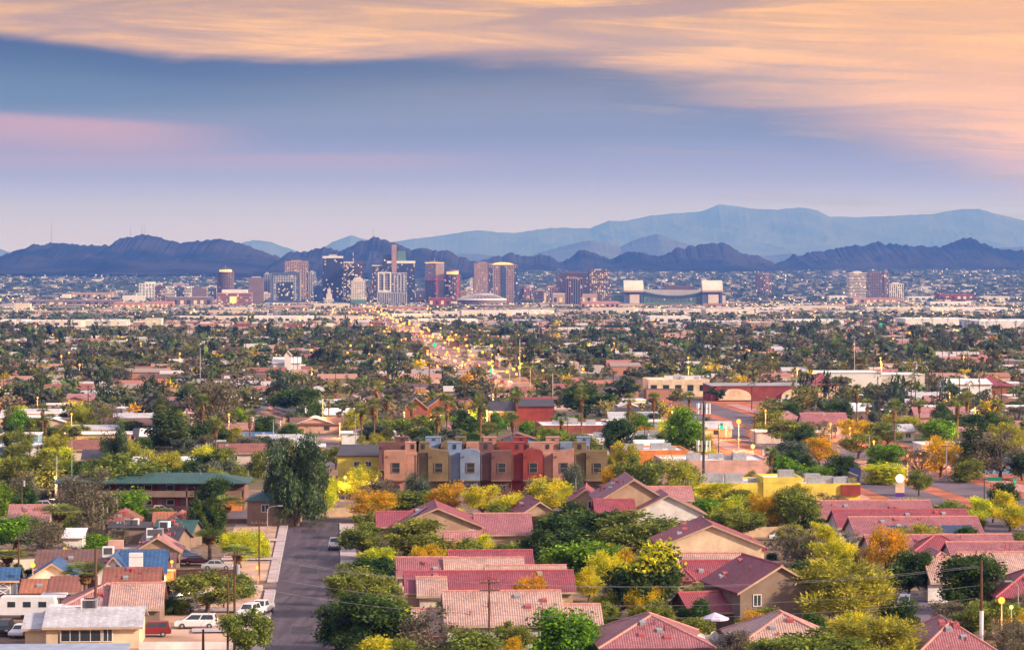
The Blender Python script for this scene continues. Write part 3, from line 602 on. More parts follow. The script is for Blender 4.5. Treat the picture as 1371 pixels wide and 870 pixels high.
tower('short cream block right of the slim pink stair tower', 1190.5, 1210, 380.5, 404, K['tw_cream'], G_brown, 7, grid='v', bandw=.55)
tower('lone brown tower between the stadium and the pale slabs', 1012, 1022, 367, 396, K['tw_mauve'], G_brown, 5, grid='v'); tower('pink half of the lone brown pair right of the stadium', 1022.5, 1033, 367.5, 396, K['tw_pink'], G_brown, 5, grid='v')
tower('white framed block with dark windows, far left of downtown', 186, 216, 380, 402, K['tw_white'], G_blue, 7, name='office_block')
tower('pink banded office block left of the domed round tower', 221, 256, 384, 406, K['tw_white'], G_brown, 7, grid='h', name='office_block', roofbox=(K['tw_pink'], .3, .7, 8))
tower('dark maroon block at the end of the pink banded office block', 257, 276, 387, 407, K['tw_mauve'], G_dim, 6, grid='blank', name='office_block')
tower('cream block half hidden between maroon block and domed round tower', 276, 290, 384.5, 404, K['tw_cream'], G_pale, 4, name='office_block', grid='h')
def cth(t, h, dp, H_, s): MB().box(-h*.25, h*.12, -1.5, -.05, H_*.35, H_*.8).build('lit_entrance', K['goldglow'], t); MB().box(-h*.7, h*.75, 4, dp-4, H_+1, H_+8).build('attic', K['tw_white'], t)
tower('wide pink civic building with a lit entrance below the domed tower', 290, 337, 393, 412.5, K['brick_pink'], G_brown, 12, grid='h', name='civic_building', extra=cth, roofbox=False, base=(8, 9, K['brick_pink']))
r_ = random.Random(8)
for k in range(34):
    xm_ = [338, 346, 408, 424, 452, 496, 500, 560, 566, 602, 620, 628, 664, 700, 708, 722, 736, 742, 770, 800, 820, 214, 240, 268, 284, 310, 328, 355, 372, 392, 440, 478, 548, 585][k]; ww = r_.uniform(8, 20); yt_ = r_.uniform(383, 399); mw = r_.choice(['tw_cream', 'tw_pink', 'tw_mauve', 'tw_brown', 'tw_grey', 'tw_sand', 'brick_pink', 'tw_blue']); gl_ = r_.choice([G_dark, G_brown, G_blue, G_lit])
    nm_ = {'tw_cream': 'cream', 'tw_pink': 'pinkish', 'tw_mauve': 'mauve', 'tw_brown': 'dark brown', 'tw_grey': 'pale grey', 'tw_sand': 'sand coloured', 'brick_pink': 'brick', 'tw_blue': 'dark blue'}[mw]
    t = tower(None, xm_-ww/2, xm_+ww/2, yt_, r_.uniform(404.5, 407.5), K[mw], gl_, max(3, int(ww/2.2)), grid=r_.choice(['both', 'h', 'v']), name='mid_rise_block'); LM.pop(); t['category'] = 'building'; MIDR.append((t, nm_+' mid rise block', xm_, (yt_+406)/2))
# cranes
def crane(label, xc, yt, yb, xa0, xa1, mat, base=None):
    D = dist(yb); s = FPX/D; z0 = gz(D); H_ = ZC-(yt-HY)/s-z0; t = thing('tower_crane', label, 'crane', ((xc-CX)/s, D-60, z0), 0)
    b_ = MB()
    for a in (-1.6, 1.6):
        for c in (-1.6, 1.6): b_.tube([(a, c, 0), (a, c, H_)], .45, 4)
    for k in range(int(H_/5)): b_.tube([(-1.6, -1.6, k*5), (1.6, -1.6, k*5+5)], .35, 4); b_.tube([(1.6, 1.6, k*5), (-1.6, 1.6, k*5+5)], .35, 4)
    b_.build('mast', mat, t)
    if xa0 is not None:
        c_ = MB(); xa, xb = (xa0-xc)/s, (xa1-xc)/s
        c_.tube([(xa, 0, H_-8), (xb, 0, H_-8)], .9, 4); c_.tube([(xa, 0, H_-8), (0, 0, H_), (xb, 0, H_-8)], .4, 4); c_.build('jib', mat, t)
        MB().box(xb-4, xb, -1.5, 1.5, H_-12, H_-8).build('counterweight', K['tw_grey'], t)
    MB().box(-3, 3, -3, 3, -2, 9).build('cabin_base' if base is None else 'base_frame', base or mat, t)
K['craneyellow'] = pm('crane_yellow', (.75, .42, .05), .5, .1, 1); K['cranered'] = pm('crane_red', (.55, .06, .05), .5, .1, 1)
crane('yellow tower crane with red jib before the half dark tower', 586, 370, 408, 573, 598, K['cranered'], K['craneyellow'])
crane('red lattice hoist mast beside the round dark hotel tower', 613.5, 367, 408, None, None, K['cranered'])
# arena with a low faceted roof
def arena():
    D = dist(411); s = FPX/D; t = thing('arena', 'low round arena with a pale stepped roof below the arched tower', 'arena', ((645-CX)/s, D+40, gz(D)), TH); LM.append(('the round arena', 645, 402))
    MB().cyl(0, 0, -4, 16, 33/s, 32).build('wall', K['tw_mauve'], t); MB().cyl(0, 0, 16, 19, 34/s, 32, 32/s).build('roof_rim', K['tw_white'], t)
    MB().cyl(0, 0, 19, 27, 30/s, 32, 18/s).build('roof', K['tw_mauve'], t); MB().cyl(0, 0, 27, 31, 18/s, 32, 15/s).build('roof_crown', K['tw_grey'], t)
    f = MB(); 
    for k in range(32):
        a = 2*math.pi*k/32; f.tube([(30/s*math.cos(a), 30/s*math.sin(a), 19.4), (17/s*math.cos(a), 17/s*math.sin(a), 28)], .8, 4)
    f.build('roof_rib', K['tw_grey'], t); foot(0+(645-CX)/s, D+40, 40/s, 40/s)
arena()
def stadium():
    D = dist(413); s = FPX/D; z0 = gz(D); X = lambda p: (p-900)/s; Z = lambda y: ZC-(y-HY)/s-z0
    t = thing('stadium', 'stadium with a sagging retractable roof between two barrel topped towers', 'stadium', ((900-CX)/s, D, z0), 0); LM.append(('the stadium', 900, 395))
    dp = 120
    MB().box(X(862), X(942), 2, dp, -4, Z(391)).build('green_wall', K['tw_green'], t); MB().box(X(860), X(944), -4, 1.9, -4, Z(407)).build('brick_base', K['tw_mauve'], t)
    w_ = MB(); 
    for k in range(15): w_.box(X(866)+k*9, X(866)+k*9+5.5, 1.2, 1.95, Z(404), Z(399))
    w_.build('window', G_pale, t)
    n = 14; top = [(X(862+80*k/n), Z(390-(0)+5.5*(1-((k-n/2)/(n/2))**2)) ) for k in range(n+1)]
    poly = [(X(862), Z(388.5)), (X(942), Z(388.5))]+top[::-1]
    MB().prism(poly, -2, dp-8).build('roof', K['tw_grey'], t)
    MB().add([(x, -2.4, z) for x, z in top]+[(x, -2.4, z-3) for x, z in top], [(i, i+1, n+2+i, n+1+i) for i in range(n)]).build('roof_edge', K['tw_blue'], t)
    MB().box(X(893), X(932), 60, dp-10, Z(389), Z(383)).build('scoreboard', K['tw_brown'], t)
    for a, b, lit in ((836, 861, 0), (941, 967, 1)):
        tb = MB(); tb.box(X(a), X(b), -2, 60, -4, Z(391)); o = tb.build('roof_tower', K['tw_blue'], t)
        bl = MB(); m_ = 10; L = []
        for k in range(m_+1):
            q = math.pi/2*k/m_; L.append((2+44*(1-math.cos(q))-6, Z(391)+(Z(375.5)-Z(391))*math.sin(q)))
        L = [(-6, Z(391))]+L+[(44, Z(391))]; bl.prism_x(L, X(a)-1, X(b)+1); bl.build('barrel_roof', K['tw_cream'], t)
        MB().box(X(a)-1.5, X(b)+1.5, -7, 44, Z(391.2), Z(389)).build('roof_rim', K['tw_sand'], t)
        MB().box(X(a+7), X(b-5), -2.8, -2.05, Z(407), Z(394)).build('banner_panel', K['tw_cream'], t)
        for q in (a-1, b-3): MB().box(X(q), X(q+3), -3.5, -2.1, Z(409), Z(391)).build('column', K['tw_blue'], t)
    MB().box(X(822), X(836), 10, 80, -4, Z(395)).build('side_wing', K['tw_green'], t); MB().box(X(967), X(972), 10, 80, -4, Z(396)).build('side_wing', K['tw_cream'], t)
    MB().box(X(826), X(862), -24, -4.1, -4, Z(406)).build('arcade', K['tw_sand'], t); MB().box(X(940), X(974), -20, -4.1, -4, Z(406)).build('arcade', K['brick_pink'], t)
    foot((900-CX)/s, D+50, 85/s, 110)
stadium()
# ---------------------------------------------------------------- long sheds and blocks in the middle distance
ORD = ['', 'leftmost', 'second from left', 'third from left', 'fourth from left', 'fifth from left', 'sixth from left', 'seventh from left', 'eighth from left', 'ninth from left', 'tenth from left', 'eleventh from left', 'twelfth from left', 'thirteenth from left', 'fourteenth from left', 'fifteenth from left']
PEND = list(MIDR)                                      # (object, description, px, py) waiting for a label
def box_building(name, cat, x0, x1, yt, yb, wall, roof, dp=40, label=None, group=None, win=0, dx=None, units=2, lit=False, rot=0.0, desc=None, seed=0):
    D = dist(yb); s = FPX/D; wd = (x1-x0)/s; H_ = max(3.5, (ZC-(yt-HY)/s)-gz(D)); h = wd/2; r = random.Random(seed+int(x0*7+yb*13))
    t = thing(name, label, cat, (((x0+x1)/2-CX)/s, D, gz(D)), TH+rot, group)
    MB().box(-h, h, 0, dp, -2, H_-.3).build('wall', wall, t)
    b_ = MB(); b_.box(-h+.02, h-.02, .02, dp-.02, H_-.3, H_-.05); b_.build('roof', roof, t)
    p_ = MB(); e_ = .35 if s > 1.5 else .8
    for q in ((-h-.05, h+.05, -.05, e_), (-h-.05, h+.05, dp-e_, dp+.05), (-h-.05, -h+e_, e_, dp-e_), (h-e_, h+.05, e_, dp-e_)): p_.box(*q, H_-.8, H_+.35)
    p_.build('parapet', wall, t)
    if win:
        for k in range(win):
            xa = -h+wd*(k+.2)/win; MB().box(xa, xa+wd*.5/win, -.06, .05, max(.6, H_*.35), H_*.72).build('window', K['warmglow_dim'] if (lit and r.random() < .5) else K['glass'], t)
    for k in range(units):
        xa = r.uniform(-h*.7, h*.6); ya = r.uniform(dp*.2, dp*.7); q = r.uniform(1.2, 2.4)
        MB().box(xa, xa+q*1.4, ya, ya+q, H_-.06, H_-.05+q*.75).build('roof_unit', K['metal'], t)
    foot(((x0+x1)/2-CX)/s, D+dp/2, h+2, dp/2+2)
    if D > 3000: foot(((x0+x1)/2-CX)/s, D-75, h+2, 95)
    if label: LM.append((label, (x0+x1)/2, (yt+yb)/2))
    else: PEND.append((t, desc, (x0+x1)/2, (yt+yb)/2))
    return t
K['warmglow_dim'] = emat('lit_window', (1, .66, .34), .75)
WH, CRM, GRY, PNK = K['tw_white'], K['tw_cream'], K['tw_grey'], K['brick_pink']
far_blocks = [  # x0, x1, ytop, ybase, wall, depth, windows, description
 (0, 19, 408, 416, GRY, 40, 4, 'grey flat block'), (20, 40, 407, 419, CRM, 30, 3, 'cream cube building'), (83, 94, 394, 403, WH, 30, 2, 'small white block'), (164, 194, 396, 406, WH, 60, 0, 'white shed'),
 (40, 160, 402, 411, K['tw_mauve'], 60, 10, 'long dull brown block'), (96, 150, 392, 401, K['tw_sand'], 60, 8, 'sand coloured terrace'), (152, 190, 405, 416, PNK, 50, 5, 'pink low block'), (197, 232, 404, 415, PNK, 50, 6, 'pink low block'),
 (33, 108, 430, 438, CRM, 60, 6, 'cream lit warehouse'), (112, 170, 429, 436, WH, 50, 5, 'white warehouse'), (194, 216, 427, 437, CRM, 40, 2, 'small cream warehouse'), (0, 34, 429, 438, WH, 60, 3, 'white warehouse'),
 (222, 284, 398, 412, K['tw_mauve'], 70, 7, 'mauve low block'), (365, 412, 410, 418, PNK, 50, 6, 'pink lit block'), (340, 420, 424, 433, WH, 60, 8, 'long white warehouse'), (424, 500, 424, 432, CRM, 60, 8, 'long cream warehouse'),
 (420, 468, 407, 416, CRM, 40, 6, 'cream lit low block'), (470, 500, 412, 420, PNK, 40, 4, 'pink low block'), (300, 338, 412, 421, CRM, 30, 5, 'cream lit low block'), (240, 330, 424, 430, CRM, 40, 9, 'long cream lit shed'),
 (520, 570, 411, 420, PNK, 50, 6, 'pink low block'), (574, 604, 399, 412, K['redst'], 40, 4, 'red brick low block'), (575, 612, 404, 410, CRM, 30, 5, 'cream lit low block'), (525, 580, 421, 428, WH, 60, 6, 'white warehouse'), (582, 615, 418, 427, CRM, 50, 4, 'cream warehouse'),
 (618, 700, 416, 426, WH, 60, 7, 'long white warehouse'), (560, 640, 428, 435, WH, 60, 7, 'long white warehouse'), (650, 700, 409, 417, K['tw_mauve'], 50, 5, 'mauve low block'), (683, 742, 416, 424, WH, 80, 4, 'white warehouse'), (680, 730, 429, 434, K['bluest'], 60, 4, 'blue edged shed'),
 (720, 760, 393, 406, CRM, 60, 6, 'cream block'), (740, 800, 394, 410, K['tw_sand'], 60, 8, 'sand coloured block'), (778, 830, 404, 415, PNK, 50, 8, 'pink block'), (800, 860, 404, 413, K['tw_sand'], 40, 8, 'sand coloured block'), (790, 860, 413, 422, CRM, 50, 9, 'cream lit warehouse'),
 (862, 940, 414, 421, WH, 60, 8, 'long white warehouse'), (945, 1010, 415, 424, CRM, 60, 8, 'cream warehouse'), (870, 925, 424, 434, WH, 50, 5, 'white warehouse'), (925, 1000, 431, 437, GRY, 60, 6, 'grey long shed'), (1003, 1048, 432, 445, K['tw_sand'], 50, 0, 'sand coloured blank warehouse'),
 (870, 915, 439, 444, K['bluest'], 40, 4, 'blue grey shed'), (980, 1062, 413, 419, WH, 70, 8, 'long white warehouse'), (1050, 1130, 429, 437, WH, 70, 6, 'long white warehouse'), (1056, 1080, 440, 449, CRM, 40, 3, 'small cream warehouse'), (1110, 1142, 396, 404, WH, 40, 5, 'white block'),
 (1142, 1210, 399, 408, PNK, 60, 8, 'pink low block'), (1215, 1250, 397, 404, WH, 40, 4, 'white low block'), (1257, 1304, 394, 404, K['redst'], 50, 6, 'red brown flat block'), (1245, 1300, 404, 412, WH, 40, 9, 'white colonnaded block'), (1312, 1352, 397, 404, CRM, 50, 5, 'cream block'),
 (1040, 1132, 410, 418, CRM, 60, 9, 'cream lit warehouse'), (1160, 1240, 412, 419, CRM, 60, 9, 'cream lit warehouse'), (1212, 1300, 427, 439, WH, 70, 0, 'big white blank warehouse'), (1310, 1400, 430, 446, WH, 90, 0, 'big white blank warehouse'), (1240, 1310, 444, 450, WH, 60, 5, 'white shed'),
 (1180, 1260, 451, 460, K['tw_sand'], 40, 6, 'sand coloured shed'), (1300, 1371, 453, 461, WH, 40, 6, 'white shed'), (1245, 1350, 412, 420, WH, 60, 9, 'long white lit shed'), (700, 770, 440, 446, PNK, 40, 5, 'pink shed'), (745, 800, 440, 448, CRM, 40, 4, 'cream shed')]
for i, (a, b, yt, yb, wl, dp, nw, ds) in enumerate(far_blocks):
    box_building('warehouse' if 'warehouse' in ds or 'shed' in ds else 'city_block', 'warehouse' if 'warehouse' in ds or 'shed' in ds else 'building', a, b, yt, yb, wl, K['whiteroof'] if i % 5 else K['greyroof'], dp, None, 'low buildings before downtown', nw, lit=True, desc=ds, units=3)
# ================================================================ houses
def roof_gx(b, x0, x1, y0, y1, z, rise, ov=.5, og=.45, th=.16, m=0):
    """ridge along x: two tiled slabs"""
    ym = (y0+y1)/2; run = ym-y0; sl = rise/run; L = math.hypot(run+ov, (run+ov)*sl)
    for sg in (-1, 1):
        ye = ym+sg*(run+ov); ze = z-ov*sl; A = [(x0-og, ye, ze), (x1+og, ye, ze), (x1+og, ym, z+rise), (x0-og, ym, z+rise)]
        B = [(p[0], p[1], p[2]-th) for p in A]; u = [(0, 0), (x1-x0+2*og, 0), (x1-x0+2*og, L), (0, L)]
        b.add(A+B, [(0, 1, 2, 3), (7, 6, 5, 4), (0, 4, 5, 1), (1, 5, 6, 2), (3, 7, 4, 0)], m, [u]+[[(0, 0)]*4]*4)
def roof_gy(b, x0, x1, y0, y1, z, rise, ov=.5, og=.45, th=.16, m=0):
    xm = (x0+x1)/2; run = xm-x0; sl = rise/run; L = math.hypot(run+ov, (run+ov)*sl)
    for sg in (-1, 1):
        xe = xm+sg*(run+ov); ze = z-ov*sl; A = [(xe, y0-og, ze), (xe, y1+og, ze), (xm, y1+og, z+rise), (xm, y0-og, z+rise)]
        B = [(p[0], p[1], p[2]-th) for p in A]; u = [(0, 0), (y1-y0+2*og, 0), (y1-y0+2*og, L), (0, L)]
        b.add(A+B, [(0, 1, 2, 3), (7, 6, 5, 4), (0, 4, 5, 1), (1, 5, 6, 2), (3, 7, 4, 0)], m, [u]+[[(0, 0)]*4]*4)
def roof_hip(b, x0, x1, y0, y1, z, rise, ov=.5, m=0):
    X0, X1, Y0, Y1 = x0-ov, x1+ov, y0-ov, y1+ov; w_, d_ = X1-X0, Y1-Y0; h = min(w_, d_)/2; L = math.hypot(h, rise); z -= .12
    if w_ >= d_: r0, r1 = (X0+h, (Y0+Y1)/2, z+rise), (X1-h, (Y0+Y1)/2, z+rise)
    else: r0, r1 = ((X0+X1)/2, Y0+h, z+rise), ((X0+X1)/2, Y1-h, z+rise)
    c = [(X0, Y0, z), (X1, Y0, z), (X1, Y1, z), (X0, Y1, z)]; V = c+[r0, r1]+[(p[0], p[1], p[2]-.16) for p in c]
    tri = lambda w: [(0, 0), (w, 0), (w/2, L)]; tra = lambda w: [(0, 0), (w, 0), (w-h, L), (h, L)]
    if w_ >= d_: F = [(0, 1, 5, 4), (2, 3, 4, 5), (1, 2, 5), (3, 0, 4)]; U = [tra(w_), tra(w_), tri(d_), tri(d_)]
    else: F = [(0, 1, 4), (2, 3, 5), (1, 2, 5, 4), (3, 0, 4, 5)]; U = [tri(w_), tri(w_), tra(d_), tra(d_)]
    b.add(V, F+[(0, 6, 7, 1), (1, 7, 8, 2), (2, 8, 9, 3), (3, 9, 6, 0), (6, 9, 8, 7)], m, U+[[(0, 0)]*4]*5)
    return [(r0, r1)]+([(c[0], r0), (c[3], r0), (c[1], r1), (c[2], r1)] if w_ >= d_ else [(c[0], r0), (c[1], r0), (c[2], r1), (c[3], r1)])
def house(name, cat, label, x0, x1, yb, blocks, rot=0.0, group=None, wins=(), vents=6, chim=None, seed=0, foot_=True, lmname=None, desc=None, ac=0, side=None, door=None, grot=True):
    """blocks: (xa, xb, y offset m, depth m, wall m, roof kind, rise m, wall mat, roof mat[, z0]) with xa, xb in photo pixels at the line yb"""
    D = dist(yb); s = FPX/D; xc = (x0+x1)/2; X = lambda p: (p-xc)/s; r = random.Random(seed+int(xc*3+yb))
    t = thing(name, label, cat, ((xc-CX)/s, D, gz(D)), (TH if grot else 0)+rot, group); ymax = 0
    for k, bl in enumerate(blocks):
        xa, xb, yo, dp, wh, kind, rise, wm, rm = bl[:9]; z0 = bl[9] if len(bl) > 9 else -1.0
        a, b = X(xa), X(xb); y0, y1 = yo, yo+dp; ymax = max(ymax, y1); wb = MB(); rb = MB(); caps = []
        if wm:
            if kind == 'gy': wb.prism([(a, z0), (b, z0), (b, wh), ((a+b)/2, wh+rise-.02), (a, wh)], y0, y1)
            elif kind == 'gx': wb.prism_x([(y0, z0), (y1, z0), (y1, wh), ((y0+y1)/2, wh+rise-.02), (y0, wh)], a, b)
            elif kind == 'shed': wb.prism_x([(y0, z0), (y1, z0), (y1, wh+rise-.02), (y0, wh-.02)], a, b)
            else: wb.box(a, b, y0, y1, z0, wh)
            wb.build('wall', wm, t)
        else:
            pb = MB()
            for xx in (a+.3, b-.3, (a+b)/2):
                for yy in (y0+.2, y1-.3): pb.box(xx-.08, xx+.08, yy-.08, yy+.08, z0, wh-.1)
            pb.build('post', K['darkwood'], t)
        if kind == 'gx': roof_gx(rb, a, b, y0, y1, wh+.06, rise); caps = [((a-.45, (y0+y1)/2, wh+.08+rise), (b+.45, (y0+y1)/2, wh+.08+rise))]
        elif kind == 'gy': roof_gy(rb, a, b, y0, y1, wh+.06, rise); caps = [(((a+b)/2, y0-.45, wh+.08+rise), ((a+b)/2, y1+.45, wh+.08+rise))]
        elif kind == 'hip': caps = roof_hip(rb, a, b, y0, y1, wh+.06, rise)
        elif kind == 'shed':
            A = [(a-.3, y0-.5, wh), (b+.3, y0-.5, wh), (b+.3, y1+.3, wh+rise), (a-.3, y1+.3, wh+rise)]; u = [(0, 0), (b-a, 0), (b-a, dp), (0, dp)]
            rb.add(A+[(p[0], p[1], p[2]-.15) for p in A], [(0, 1, 2, 3), (7, 6, 5, 4), (0, 4, 5, 1), (1, 5, 6, 2), (2, 6, 7, 3), (3, 7, 4, 0)], 0, [u]+[[(0, 0)]*4]*5)
        else:
            rb.box(a-.3, b+.3, y0-.3, y1+.3, wh-.02, wh+.18)
        ro = rb.build('roof', rm, t)
        if caps and rm.name.endswith('tile'):
            cb = MB()
            for p, q in caps: cb.tube([p, q], .15, 6)
            cb.build('ridge_tiles', K['ridge_red'] if rm.name.startswith('red') else K['ridge_clay'], ro)
        if kind in ('gx', 'gy') and wm:
            fb = MB()
            if kind == 'gy':
                sl = rise/((b-a)/2); xm = (a+b)/2
                for sg in (-1, 1):
                    xe = xm+sg*((b-a)/2+.5); ze = wh+.06-.5*sl
                    fb.add([(xe, y0-.50, ze-.30), (xm, y0-.50, wh+rise-.24), (xm, y0-.50, wh+rise+.03), (xe, y0-.50, ze-.03), (xe, y0-.452, ze-.30), (xm, y0-.452, wh+rise-.24), (xm, y0-.452, wh+rise+.03), (xe, y0-.452, ze-.03)], [(0, 1, 2, 3), (0, 4, 5, 1), (3, 2, 6, 7)])
            else: fb.box(a-.45, b+.45, y0-.56, y0-.51, wh-.5*rise/(dp/2)-.22, wh-.5*rise/(dp/2)+.04)
            fb.build('fascia', K['fascia'], t)
    for (wx, wz, ww, wh_) in [q[:4] for q in wins]:
        a = X(wx); fr = MB(); yf = [q[4] if len(q) > 4 else 0 for q in wins if q[0] == wx and q[1] == wz][0]
        for q in ((a-ww/2-.1, a+ww/2+.1, wz-.1, wz), (a-ww/2-.1, a+ww/2+.1, wz+wh_, wz+wh_+.1), (a-ww/2-.1, a-ww/2, wz, wz+wh_), (a+ww/2, a+ww/2+.1, wz, wz+wh_), (a-.04, a+.04, wz, wz+wh_)):
            fr.box(q[0], q[1], yf-.09, yf-.004, q[2], q[3])
        f = fr.build('window', K['trim'], t); MB().box(a-ww/2, a+ww/2, yf-.045, yf-.006, wz, wz+wh_).build('pane', K['glass'], f)
    if door:
        a, dw, dh, dm = X(door[0]), door[1], door[2], door[3]; yf = door[4] if len(door) > 4 else 0
        MB().box(a-dw/2, a+dw/2, yf-.06, yf-.004, 0, dh).build('garage_door' if dw > 2 else 'door', dm, t)
    if vents:
        xa, xb, yo, dp, wh, kind, rise = blocks[0][:7]; a, b = X(xa), X(xb)
        for k in range(vents):
            u = r.uniform(.12, .88); v = r.uniform(.12, .42)
            if kind == 'gx': x, y, z = a+(b-a)*u, yo+dp*v, wh+rise*v*2
            elif kind == 'hip': u = r.uniform(.35, .65); v = r.uniform(.1, .3); x, y, z = a+(b-a)*u, yo+dp*v, wh+rise*(min(1, v*dp/(min(b-a, dp)/2)))
            elif kind == 'gy': u2 = r.uniform(.05, .40); x, y, z = a+(b-a)*u2, yo+dp*r.uniform(.1, .9), wh+rise*u2*2
            else: x, y, z = a+(b-a)*u, yo+dp*r.uniform(.2, .8), wh
            if k % 2: MB().cyl(x, y, z-.2, z+.55, .09, 7).build('vent_pipe', K['ridge_red'], t)
            else: MB().prism_x([(y-.35, z-.2), (y+.35, z-.2), (y+.35, z+.42), (y-.35, z+.22)], x-.35, x+.35).build('roof_vent', K['ridge_red'] if k % 3 else K['metal'], t)
    if chim:
        a, yy, w1, zt, cm = chim; MB().box(X(a)-w1/2, X(a)+w1/2, yy, yy+1.1, 0, zt).build('chimney', cm, t)
    for k in range(ac):
        xa, xb, yo, dp, wh = blocks[0][:5]; x = X(xa)+(X(xb)-X(xa))*r.uniform(.25, .75); z = wh+blocks[0][6]*(.9 if blocks[0][5] != 'flat' else 0)
        o = MB().box(x-.8, x+.8, yo+dp*.45, yo+dp*.45+1.3, z-.3, z+1.15).build('cooler', K['whitepaint'] if k % 2 == 0 else K['metal'], t)
        MB().box(x-.6, x+.6, yo+dp*.45-.03, yo+dp*.45, z+.1, z+1.0).build('louvre', K['dkgrey'] if 'dkgrey' in K else K['metal'], o)
    if foot_: foot((xc-CX)/s, D+ymax/2, (x1-x0)/s/2+1.5, ymax/2+1.5)
    if lmname: LM.append((lmname, xc, yb-blocks[0][4]*s*.6))
    if label is None: PEND.append((t, desc, xc, yb-2*s))
    return t
TN = ('tile_roof_house', 'house')
gp_ = 'tile roofed houses of the estate'
RT, RO, CT, PT = K['red_tile'], K['rose_tile'], K['cream_tile'], K['pink_tile']
cr, tn, tp, wt, bo = K['cream'], K['tan'], K['taupe'], K['white'], K['bone']
# --- estate at the right of the near street, back to front
house(*TN, 'two storey red tile house with a bent row of blue solar panels', 507, 712, 742, [(527, 645, 0, 15, 4.6, 'gy', 2.9, tn, RT), (507, 560, 3, 10, 4.4, 'gx', 1.8, tn, RT), (640, 712, 2, 12, 3.2, 'gx', 2.6, tn, RO), (596, 640, -4, 4, 2.6, 'gx', 1.2, tn, PT)], group=gp_, wins=[(632, 3.0, .9, .9)], lmname='the red house with bent solar panels')
house(*TN, 'low rose roofed house with cream gable end right of the solar panel house', 700, 747, 708, [(699, 746, 0, 13, 2.9, 'gy', 2.0, tn, RT), ], group=gp_, rot=.10, door=(722, 4.6, 2.3, K['darkwood']), lmname='the small red gable house')
house(*TN, 'cluster house with small peach gable and white window before the olive townhouse', 762, 806, 707, [(762, 806, 0, 12, 4.8, 'gy', 2.2, tn, RT)], group=gp_, rot=-.10, wins=[(792, 3.5, 1.1, 1.3)], lmname='the peach gable house')
house(*TN, 'big two storey house of many overlapping red gables with white gable end', 805, 945, 722, [(806, 900, 6, 16, 6.2, 'gy', 3.6, tn, RO), (848, 945, 2, 12, 4.4, 'gy', 3.0, wt, RO), (800, 850, 0, 10, 4.0, 'gx', 2.4, tn, RT), (880, 942, 16, 8, 5.6, 'gx', 1.8, tn, PT)], group=gp_, vents=8, lmname='the many gabled house')
house(*TN, 'cream two storey gable house with three windows and red roof', 886, 1020, 783, [(886, 1020, 0, 13, 5.8, 'gy', 2.9, cr, RT), (1000, 1026, 2, 6, 5.0, 'hip', 1.2, cr, RT), ], group=gp_, wins=[(903, 3.6, 1.0, 1.1), (954, 3.6, 1.7, 1.0), (971, 3.6, 1.5, 1.0)], lmname='the cream gable house')
house(*TN, 'low red house with a cream tile slope below the cream gable house', 905, 1010, 800, [(920, 1010, 0, 8, 2.6, 'gx', 2.1, tn, RT), (905, 925, -1, 7, 2.6, 'hip', 1.6, tn, RT), (922, 1006, 8, 7, 2.8, 'gx', 2.2, bo, CT)], group=gp_, lmname='the low red and cream house')
house(*TN, 'tall taupe gable house with dark red roof turned sideways', 985, 1102, 846, [(988, 1102, 0, 14, 5.3, 'gy', 3.0, tp, RT), (930, 988, 3, 8, 2.6, 'gx', 1.8, tp, RT)], group=gp_, rot=.20, wins=[(1012, 3.4, .9, 1.3)], vents=5, lmname='the taupe gable house')
house(*TN, 'hip roofed red tile house at the bottom edge, two dishes beside it', 798, 958, 893, [(806, 952, 0, 15, 2.3, 'hip', 2.9, tn, RO)], group=gp_, vents=8, lmname='the hip roofed house at the bottom edge')
house(*TN, 'pink tile hip house half hidden by bushes at the bottom edge', 985, 1130, 892, [(992, 1124, 0, 14, 2.5, 'hip', 2.9, tn, CT)], group=gp_, vents=3, lmname='the pink hip house')
house(*TN, 'long rose roof house, first of the stepped rows beside the near street', 532, 715, 792, [(534, 612, 0, 9, 2.4, 'gx', 2.0, bo, RO), (606, 715, 3, 12, 2.4, 'gx', 2.5, tn, RT), (598, 700, 0, 7, 2.5, 'gx', 1.9, bo, CT)], group=gp_, vents=3, lmname='the first stepped row house')
house(*TN, 'second stepped row house with red front slope and cream rear slope', 545, 770, 818, [(546, 769, 2, 9, 2.5, 'gx', 2.1, tn, RT), (562, 596, 0, 8, 2.3, 'gx', 1.8, bo, CT), (660, 766, 11, 7, 2.6, 'gx', 1.9, bo, CT)], group=gp_, vents=8, lmname='the second stepped row house')
house(*TN, 'white walled house with a broad cream tile roof at bottom centre', 556, 808, 874, [(599, 752, 0, 13, 3.5, 'gx', 3.0, wt, CT), (750, 807, 2, 10, 2.4, 'gx', 2.4, tn, CT), (556, 600, 1, 9, 2.4, 'gx', 2.2, bo, CT)], group=gp_, wins=[(632, 1.0, 1.1, 1.6), (674, 1.0, 1.1, 1.8), (733, 1.0, 1.6, 1.5)], vents=6, door=(610, 1.8, 2.3, K['whitepaint']), lmname='the white walled cream roof house')
